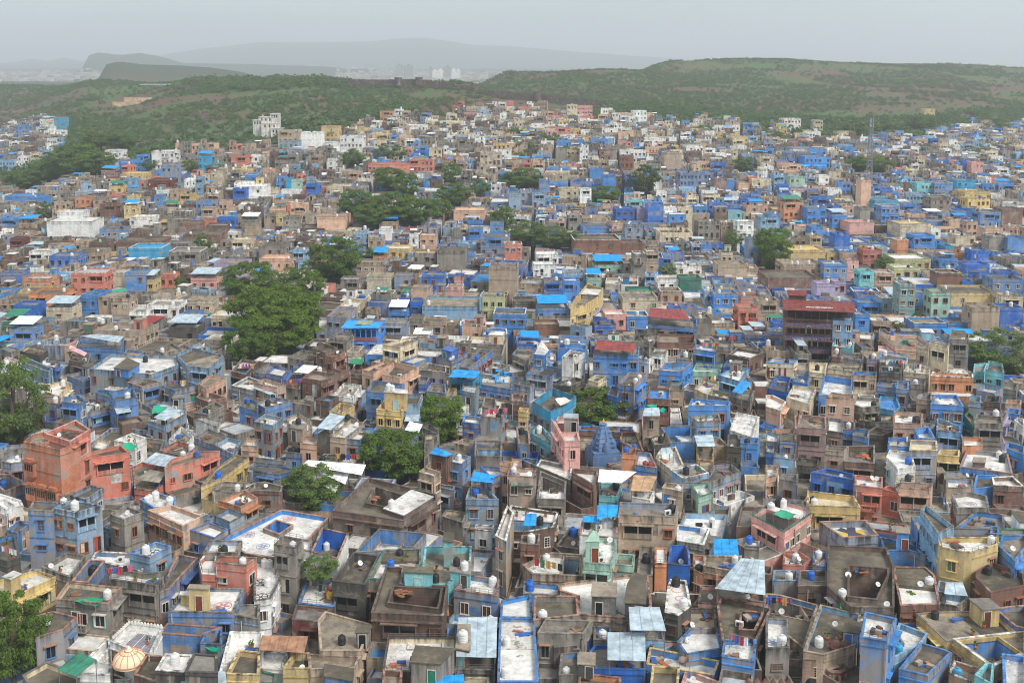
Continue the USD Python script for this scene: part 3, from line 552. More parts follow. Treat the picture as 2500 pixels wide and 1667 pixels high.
2172,1310 2255,1268 2260,1200 2060,1188|11|db|W|db|v=4|deep blue house with litter on a white roof
1930,1490 2230,1495 2142,1400 1960,1388|9|lb|T|bl|v=3|pale blue house with a pebble courtyard near the brick tower
1495,1340 1820,1410 1832,1372 1510,1320|8|pb|G|pe|v=4|long faded blue boundary wall house with peach coping
2012,1095 2255,1102 2262,958 2018,948|9.6|gy|M|pe|v=4|grey house with mossy yard and a blue doorway
2065,735 2260,755 2302,690 2150,658|12.6|lb|W|sa|v=5|pale blue house with brick red parapet and one window
1900,785 2060,808 2062,740 1920,724|11|db|W|bl|v=4|blue parapet house above a brown timber front
1890,500 2025,530 2048,465 1910,453|11|lb|tin|gy|v=4 p=.15|pale blue house with a slanting grey roof and a single door
1740,565 1790,585 1850,480 1780,470|9|ye|T|ye|v=2|mustard house corner behind the round tree
^1775,368 2022,378 2068,335 1830,318|12|cya
1775,395 2000,410 2065,345 1830,330|10.6|cy|G|cy|v=4 p=.3|bright blue cabin on a yellow based house
2065,445 2352,492 2360,340 2080,308|8.6|bl|W|bl|v=2 cafe|rooftop cafe terrace with bright blue tables
1570,505 1755,528 1745,440 1620,428|10|bl|G|gy|v=3|blue based house with a wide grey roof behind the round tree
1508,312 1752,332 1752,280 1588,248|11.4|bl|M|tn|v=4 pil|blue house with tan balusters on its mossy roof
1880,285 1960,300 2175,130 2060,120|11.6|bl|M|gy|v=4|vivid blue house with a long mossy roof above the cafe
1660,195 1800,232 1945,160 1800,118|10.6|db|T|db|v=3|deep blue rimmed terrace with a blue stair room
+1710,120 1800,140 1860,110 1770,90|12.4|db|db
680,20 840,40 905,-12 760,-25|13|gy|G|gy|v=5 p=.3|smooth grey cement house left of the bright blue hotel
305,195 535,245 605,160 440,128|9.4|gy|M|gy|v=3|grey house with a mossy flat roof under the tree clump
655,285 860,312 905,250 740,228|9.4|br|W|gy|v=2|brown house with a white terrace and green tarp
0,330 100,350 250,270 150,240|9.6|bl|G|gy|v=3|blue long wall house at the foot of the tree clump
860,350 990,360 1100,280 960,230|9.6|br|M|gy|v=3|brown mossy terrace behind the peach houses
280,470 420,490 430,400 300,390|8.6|gy|M|gy|v=3|grey stone house with dark windows below the sandy terrace
460,580 540,600 545,550 480,545|11|gy|G|gy|v=3 p=.1|tall grey sheet metal box house
330,610 480,640 490,595 340,585|9.4|tn|cr|gy|v=3|tan house with a cream roof below the grey box
0,610 100,660 350,590 200,560|10|bl|W|gy|v=3|pale terraced house with a grey lean roof by the lane
720,540 900,570 980,450 820,430|11.6|wh|T|gy|v=4|whitewashed house with stained walls behind the yellow walled house
1500,440 1570,440 1600,380 1510,370|9.6|db|G|gy|v=3|dark blue court left of the balusters house
1000,680 1110,690 1115,600 1010,610|8|bl|T|gy|v=2|small blue yard at the foot of the slim yellow house
1060,800 1110,800 1115,730 1070,740|9|lb|W|gy|v=2|pale sliver house left of the slim yellow house
1530,840 1680,900 1690,860 1600,800|8.6|gy|M|gy|v=2|mossy roof between the two round trees
1550,1050 1660,930 1685,900 1560,910|9.6|gy|M|gy|v=4|grey white house with a blue gable behind the front round tree
^1375,850 1500,880 1540,822 1420,795|10|wht
1750,620 1880,660 1900,560 1790,550|9|bl|T|gy|v=2|blue rimmed pale terrace beside the round tree
1840,700 1950,710 1960,630 1860,620|9|wh|W|gy|v=3 p=.2|white cabin house with flat pale lid near the round tree
2080,650 2200,670 2210,580 2100,560|11|gy|M|gy|v=3|grey house with water tanks left of the brick terrace house
2240,1180 2352,1200 2352,1150 2260,1145|13|pe|T|pe|v=7|peach tower house corner with an orange drum
0,1230 230,1270 390,1220 240,1190 0,1180|9|bl|M|gy|v=2 p=.3|blue edged roof with two tilted beams
0,1410 250,1420 260,1370 100,1330 0,1340|9|bk|M|gy|v=4 p=.3|brick red house with lines of cement on its roof beside the tree
0,1150 290,1180 290,1140 0,1105|8.6|lb|G|gy|v=3|pale blue boundary wall house with red cloth
1680,1500 1780,1560 1900,1530 1850,1480|5|gy|G|gy|p=.2|rubble strewn stone plot beside the brown haveli
@T3
390,802 608,806 600,745 420,738|17|pk|W|pk|v=4|tall pink house with a grey water room on top
+475,745 600,750 598,712 478,708|19|gy|tin
358,760 480,962 622,958 602,880 450,882 400,790|14.6|pk|W|pk|v=4|stepped lower half of the tall pink house with a roof ladder
188,602 355,700 585,552 370,478|11.6|cy|M|cy|v=5 p=1.3|vivid cyan house with high parapet and a grey sail cloth
175,890 385,1005 392,960 280,832 215,835|9|tq|G|tq|v=3|turquoise edged flagstone terrace with creepers
290,1112 575,1160 615,1040 390,1022|11.4|gy|W|gy|v=3|grey house with a purple flower motif on its white terrace
225,1185 532,1315 550,1185 260,1128|10.4|gy|W|W|v=3|grey house with white rim and orange motif terrace
545,1245 745,1362 788,1230 558,1212|10.4|bk|W|or|v=5|brick red house with a blue lined white roof and satellite dishes
^783,1322 1000,1332 1135,1255 800,1232|10|wht
790,1460 960,1470 1000,1350 800,1340|8|tq|G|tq|v=3|turquoise room with dark window below the pale tin roof
^1083,1402 1262,1412 1322,1300 1108,1284|10.6|rust
1090,1470 1260,1500 1300,1420 1110,1400|9.4|wh|W|W|v=3|white house with a rusty sheet roof and drawn fan motif
-45,1275 215,1292 222,1210 -30,1200|12.6|pe|W|pe|v=5|peach house with a long green awning over its open floor
225,1485 482,1495 495,1330 258,1232|9.6|gy|W|gy|v=2|grey walled stair house with brown doors
1368,1385 1552,1422 1562,1358 1400,1338|10|tn|W|gy|v=3|beige house with a walled white water room
1632,1365 1700,1472 1832,1432 1790,1340|9.4|gn|W|te|v=3|green rimmed house with a red pennant
1450,1225 1560,1302 1792,1250 1680,1168|10|lb|T|W|v=3|pale blue house with white rimmed sandy terrace
1560,1340 1800,1340 2085,1245 2000,1168 1840,1180 1800,1250|9.6|pb|M|gy|v=4|long weathered blue grey house with mossy end roof
1308,1112 1450,1222 1565,1182 1492,1010 1350,1040|10.6|cr|W|cr|v=4|cream balcony house jutting into the lane
^1350,1075 1475,1062 1440,1030 1360,1040|12|tin
1690,1125 1832,1142 1850,1010 1680,1000|10|ye|T|ye|v=3|yellow balcony house with a dark door under grey sheets
^1660,925 1690,1000 1852,1000 1830,918|12|tin
1358,832 1445,975 1665,972 1645,812|9.6|bl|M|gy|p=2 v=2|dark stained walled court with blue inner wall
1262,935 1290,1002 1442,982 1400,878|9.2|dg|T|dg|v=3|dark house with sandy terrace along the narrow lane
738,170 1150,178 1162,100 760,92|14.6|bl|T|bl|v=7|big blue walled house under a long red roof
^752,118 1115,135 1125,85 790,52|16|red
455,195 560,205 668,160 530,130|13.4|wh|M|wh|v=4|white house with a tall maroon door and grey roof
300,268 570,322 665,268 450,228|10|lb|M|bl|v=4|pale blue house in front of the maroon door house
195,170 300,180 350,130 225,120|12.4|bl|pyr|wh|v=3 p=.1|blue shrine house with a white pyramid roof
1338,315 1548,330 1648,238 1400,248|13.4|bl|W|sa|v=5|blue house with a white terrace and tan side rim
968,442 1110,462 1238,340 1060,338|12.6|bl|M|sa|v=5|bright blue house with a long dark side wall behind the bushy tree
870,540 965,560 980,470 900,450|11|db|br|bl|v=2|low blue edged terrace beside the bushy tree
1975,168 2160,212 2295,150 2050,108|13.6|br|W|gy|v=4|brown stone house with white terrace and a green bucket
1925,275 2040,282 2055,240 1960,230|12|db|M|bl|v=3 p=.2|deep blue cabin with a mossy lid
1880,360 2080,420 2160,300 2040,280|10|lb|W|bl|v=3|pale blue stepped terraces below the deep blue cabin
1660,482 1780,540 1885,420 1760,378|10.6|cr|W|ye|v=4|cream terraced house covered in buckets
^2005,502 2095,524 2188,440 2090,422|12|cya
2000,560 2170,600 2210,500 2060,500|10|gy|G|gy|v=2|house under a single tilted bright blue sheet
1770,535 1970,580 2000,530 1830,488|10.6|gy|W|dg|v=2|dark edged terrace with a clay jar
1608,640 1980,640 1990,600 1640,572|12.4|bl|W|bl|v=6|wide blue masonry house with patched walls
1625,735 1690,785 1905,775 1885,712|12.4|lb|W|gy|v=5|whitewashed block house with black and white drums
1985,860 2200,930 2255,740 2050,698|11.4|wh|W|W|v=4|long white roofed house with a faded blue middle
1238,570 1440,580 1442,480 1248,468|12.4|bk|bl|bl|v=4|terracotta brick house with blue parapet
1195,722 1346,728 1342,690 1212,685|13.4|tn|G|tn|v=6 p=.1|tall narrow cement house with a tin cap in the lane
^1190,722 1350,722 1342,668 1208,672|14.4|tin
985,965 1060,1005 1205,1062 1130,878 1000,878|9.4|bk|T|pe|v=2|brick house with a peach terrace and green crates
1118,1175 1325,1205 1262,1068 1148,1058|9.4|bl|W|pe|v=2|blue house with white terrace and two maroon drums
610,860 985,880 980,850 1105,862 1100,828 620,824|8.6|bk|T|bl|v=1|brown compound wall with a long blue back parapet
1000,1070 1132,1076 1135,1020 1008,1018|11|or|T|or|v=3|small orange house with three blue tanks
370,442 530,462 662,400 580,378|10|dg|M|gy|v=2|dark mossy roof left of the bushy tree
690,402 782,424 868,370 760,358|12.4|cr|M|gy|v=4|cream house with two windows and a mossy lid
470,510 660,500 690,440 540,430|9|gy|M|gy|v=2|mossy terrace yard in front of the cream lid house
10,442 160,472 205,440 70,418|12|pb|T|gy|v=3|faded small house at the foot of the cafe terrace
0,592 100,602 115,540 0,528|11.6|bk|T|or|v=4|brick house with orange coping left of the vivid cyan house
58,695 140,700 158,662 70,653|11|ye|W|ye|v=4|bright yellow hut with a white door
130,345 362,378 422,330 290,288|10|pb|M|bl|v=3|mauve blue house with a mossy sunken top
60,985 165,990 155,870 40,828|9.6|bl|M|or|v=3|small blue house with a brown door near the turquoise terrace
0,170 130,230 240,110 60,100|9.6|gy|T|gy|v=2|grey yard walls near the white pyramid roof
1140,200 1250,220 1290,190 1190,180|12|wh|G|wh|v=3|white box house with a black tank right of the big blue wall
1280,150 1400,170 1420,120 1300,110|12|wh|M|gy|v=3|white house with arched openings behind the white box
1500,210 1640,230 1650,160 1530,150|12|lb|M|gy|v=4|pale blue house with a mossy lid and single door
1650,120 1860,150 1860,90 1680,80|12.6|bl|W|bl|v=4|pale blue house with pinkish patch and tin cap
1250,60 1330,30 1330,0 1200,10|12|gy|W|gy|v=4|white grey terrace house above the white boxes
1320,60 1670,70 1670,-10 1340,-20|12|bk|T|gy|v=5|long blank brown brick wall house
1860,100 2000,110 2010,40 1880,20|13|gy|T|gy|v=5|grey smooth plaster house with orange rooms on top
1640,330 1900,330 1920,260 1680,250|10|gn|W|gn|v=3|pale mint house group with white terraces
1430,500 1560,500 1570,420 1450,420|11|tn|M|gy|v=3|tan sheet roofed house beside the brick parapet house
1960,1010 2090,1020 2090,900 1970,900|10|dg|dg|dg|v=3|dark hooded house below the long white roof
2080,980 2240,990 2260,930 2090,930|10|bl|T|gy|v=3|blue wall house right of the dark hood
1700,1250 1830,1220 1830,1150 1700,1140|8|cr|G|rd|v=2|cream house front with a red band by the lane
510,1330 620,1300 640,1260 560,1230|9|bk|W|gy|v=2|brick edge terrace with drying things
880,1000 1000,1010 1000,950 900,940|8|bk|T|gy|v=2|ruinous brick rooms beside the blue temple
90,1130 220,1190 240,1130 110,1110|9|gy|M|bl|v=1|dark yard edged in blue left of the motif terraces
0,1190 80,1200 90,1130 0,1120|9|cr|W|pe|v=2|cream corner terrace at the plaza side
830,230 1000,240 1010,180 860,170|8|bl|G|gy|v=2|lower blue front below the red roofed house
@T4
0,245 250,258 292,220 70,203|13.4|cr|bl|bl|v=5 stripes|cream house with maroon vertical stripes
240,415 380,442 398,380 290,358|10.6|bl|G|gy|v=3|blue cube house with a dusty grey roof
480,545 780,545 788,400 530,362|11.4|bl|W|bl|v=3 p=1.2|blue house with tall back parapet and white terrace
545,562 808,578 805,540 600,518|12.6|pe|M|pe|v=6|pink house with brown shutter doors and a balcony
188,565 400,625 458,480 250,452|12.4|cr|W|cr|v=4|cream house with a pergola on its white terrace
0,645 130,682 185,600 60,540 0,540|10.6|pe|W|W|v=4|white roofed house with pink side walls
790,625 880,655 1035,642 1042,570 820,558|10.4|gy|W|gy|v=3|grey house with black water drums on a white roof
1035,660 1185,690 1225,650 1192,560 1040,552|10|cy|bl|cy|v=2|bright cyan rimmed house with a blue inner room
1040,205 1282,222 1295,180 1050,138|13|wh|M|bl|v=5|white house with an arched recess and blue parapet
1030,330 1230,340 1250,250 1040,240|10.6|dg|G|dg|v=4|dark grey plinth house with a bush against it
1485,75 1662,112 1672,70 1490,48|17|cr|T|cr|v=9|slender cream tower house with two arched windows
1500,365 1890,382 1885,345 1520,328|11.4|or|W|wh|v=5|orange fronted house with white trim and tall doors
2000,310 2172,338 2155,255 2030,228|12.4|tq|M|tq|v=5|turquoise house with twin maroon windows below the right edge tree
1890,330 1990,330 2020,250 1900,255|10|tq|G|tq|v=3|turquoise yard with red laundry
1500,622 1802,642 1740,540 1540,538|11.4|bl|W|gy|v=3|blue house whose white terrace shows red letters
1480,745 1795,755 1800,640 1500,640|8.6|db|ye|bl|v=3|deep blue house front with ochre floor and white tank
1372,575 1512,592 1512,508 1390,538|12.4|tn|M|gy|v=5|tan cement house with a mossy roof
1162,795 1422,805 1432,710 1168,688|11.6|pe|W|pe|v=5|peach house with a long white roof and black tanks
1352,852 1385,935 1545,938 1482,828|11.6|bl|W|bl|v=3 p=1|blue rimmed well shaped roof
1555,862 1770,885 1775,828 1560,745|9.4|lb|T|gy|v=3|pale blue wall house with one dish
1898,795 2162,805 2152,738 1920,718|12.4|gy|T|gy|v=6|grey cement cube house near the right edge
1985,770 2160,790 2210,700 1990,690|11|li|T|gy|v=2|lilac washed roof house beside the cement cube
283,832 552,852 546,740 318,718|12.6|ptn|T|ptn|v=7|dusty mauve house with carved balconies
558,865 702,885 692,760 570,742|10.4|gy|W|gy|v=4|grey house with steps beside the dusty mauve house
700,850 810,860 812,790 690,770|10.4|bl|M|pe|v=3|blue parapet house behind the grey steps
128,955 276,965 272,900 138,888|10.6|bl|M|dg|v=5 p=.2|little blue house under a heavy mossy slab
790,905 932,935 945,860 800,838|10|bl|G|gy|v=4|blue room with curtains beside the steps
538,1042 712,1062 755,1010 560,998|12.4|tn|M|gy|v=7 p=.4|plain tan brick house facing the lane
712,1145 992,1165 992,1000 730,1008|11|br|G|gy|v=4|grey brown house with collapsed roof and bricks
1098,1105 1200,1215 1362,1192 1322,1060 1130,1038|11.4|wh|wht|W|v=6|white corner house with a ribbed white roof on the dark lane
1308,1045 1562,1045 1558,958 1320,948|13|pb|cr|ye|v=6|grey blue masonry house with a cream upper room
1110,1005 1312,1015 1312,930 1120,928|12.4|bl|cr|gy|v=2|cream roofed blue house behind the white corner house
1560,1085 1762,1102 1765,1040 1590,1038|11|ye|T|ye|v=5|mustard stained house with a green awning
1765,1195 2248,1255 2205,1070 1830,1038|10.6|bl|W|or|v=3|blue house with the broad white roof and square hatch near the right edge
+1885,1145 1995,1152 2000,1112 1900,1105|11.1|br|T
1788,1005 1975,1005 1972,930 1800,918|13|or|W|or|v=3|orange walled room with white roof behind the broad white roof
1648,1385 1892,1390 1885,1310 1640,1298|9.8|tn|W|gy|v=2|tan house with a plain white roof below the broad white roof
1888,1400 2080,1375 2112,1270 1920,1268|9.6|bl|M|bl|v=3|blue house with outside steps and a mossy roof
2075,1360 2352,1375 2250,1280 2060,1288|10.4|bk|W|W|v=3|brown house with a white rimmed roof at the right edge
1692,1442 1740,1570 2035,1570 2012,1460 1832,1422|12.4|gy|W|gy|v=4|tall grey house with mauve tinted roof and wheel motif
812,1365 1062,1392 1065,1290 810,1268|11.4|sa|W|sa|v=6|pink brick house with four brown doors
1060,1400 1290,1450 1300,1390 1100,1370|9.6|sa|T|sa|v=3|lower pink brick wing stepping to the lane
372,1545 862,1565 802,1460 380,1412|10.4|ye|cr|ye|v=3 p=.9|ochre parapet house with a wide dusty cream terrace
0,1295 90,1275 115,1190 0,1178|10|pe|W|pe|v=3|peach house end wall left of the grey terraces
120,1305 292,1335 292,1260 150,1258|10|pb|G|gy|v=3|grey blue house with a slit window
408,1245 802,1315 802,1260 550,1208|10|db|T|db|v=3|royal blue parapet house in front of the tan brick house
400,1330 560,1345 570,1290 410,1250|9|or|T|cr|v=2|cream ledge house with an orange wall
1210,1385 1500,1405 1522,1350 1230,1328|9.6|pe|T|gy|v=5|peach house with pale blue doors and three tanks in a row
2262,770 2352,835 2360,760 2290,745|11.6|wh|G|gy|v=4|white house corner at the right edge with a blue side
2195,1025 2352,1085 2360,1010 2205,968|11|bl|M|gy|v=5|blue house with a mossy top at the right edge
600,95 790,115 805,60 620,45|12.6|tq|W|tq|v=2|pale turquoise walled terrace right of the sandstone hotel
600,190 680,200 690,110 605,105|11|bk|G|gy|v=4|brick red wall house right of the sandstone hotel
660,230 880,250 890,170 690,160|9.6|pb|G|gy|v=2|grey domed roof house beside the brick red wall
560,300 870,340 880,260 580,250|10.4|cr|M|gy|v=3|yellowish house with a brown door and blue drum
780,360 1010,370 1010,330 800,320|9.8|tn|T|gy|v=4|brown patched house with pipes
920,210 1010,220 1015,180 930,170|12|li|T|gy|v=5|mauve plaster tower along the dark lane
1250,325 1482,355 1502,280 1290,268|10.4|cr|W|gy|v=4|cream low house with a dark door left of the orange front
1670,30 1850,40 1855,-20 1680,-30|13|gy|T|gy|v=6|big blank grey wall house above the cream tower
1370,110 1480,130 1490,90 1380,80|11|cr|T|gy|v=3|house with scattered timber on its roof left of the cream tower
1010,460 1180,480 1190,430 1020,425|10|bl|T|gy|v=4|weathered blue house with white buckets
1190,480 1300,490 1300,420 1200,412|11.4|bl|G|bl|v=4|small blue gabled house right of the white buckets
1310,440 1450,450 1460,400 1320,395|10|gy|T|gy|v=2|grey yard house in front of the cream low house
1850,600 1960,612 1960,550 1860,545|10.4|lb|G|gy|v=3|pale blue house with mossy lid near the terraces
1990,600 2130,610 2140,550 2010,545|9|br|G|gy|v=2|brown house with an orange door and maroon steps
2180,620 2320,630 2330,590 2200,580|10|pe|T|gy|v=4|cream orange house with a railing near the right edge
2190,700 2310,720 2320,670 2210,660|9|bl|G|gy|v=4|blue house with a green grille at the right edge
0,960 110,975 120,900 0,860|9|lb|wht|gy|v=2|house with a ribbed white sheet roof left of the mossy slab house
70,1110 270,1130 270,1080 90,1070|9|lb|W|gy|v=3|pale grey blue house below the mossy slab house
270,1180 480,1200 480,1130 280,1110|7|dg|M|dg|v=2|mossy low court below the dusty mauve house
0,1060 70,1070 80,1000 0,990|9|bl|W|gy|v=2|small blue house corner beside the grey terraces
280,980 310,740 320,700 260,720|8|pk|T|pk|v=2|thin pinkish parapet with planters
840,770 1000,790 1180,790 1160,730 860,740|8.6|dg|M|gy|v=2|dark mossy roofs in front of the cyan rimmed house
900,890 1060,910 1180,860 1000,830|8.6|br|M|gy|v=3|brown house with patched walls behind the lane
1420,820 1550,800 1540,730 1430,740|9|pb|T|gy|v=2|greyish white wall house next to the peach house
1810,720 1890,830 1905,740 1850,690|9|te|sa|gy|v=2|narrow green house with a salmon sheet roof
1630,1320 1900,1290 1910,1230 1620,1240|8.4|gy|T|gy|v=2|stained long wall house below the broad white roof
1180,1350 1330,1345 1360,1270 1200,1260|9.6|cr|tin|gy|v=2|low house with patched sheet roof by the white corner house
20,480 200,520 230,380 90,360|9.4|db|dg|bl|v=2|blue house with black junk on its roof under the striped house
390,330 540,345 560,250 400,240|10.6|cr|cr|gy|v=3|cream house with a pale roof right of the striped house
1270,440 1330,445 1330,330 1280,325|8|wh|T|gy|v=3|little white house with a brown window
2150,480 2280,500 2300,430 2170,425|8.6|gy|T|gy|v=2|grey house beside the turquoise house
'''
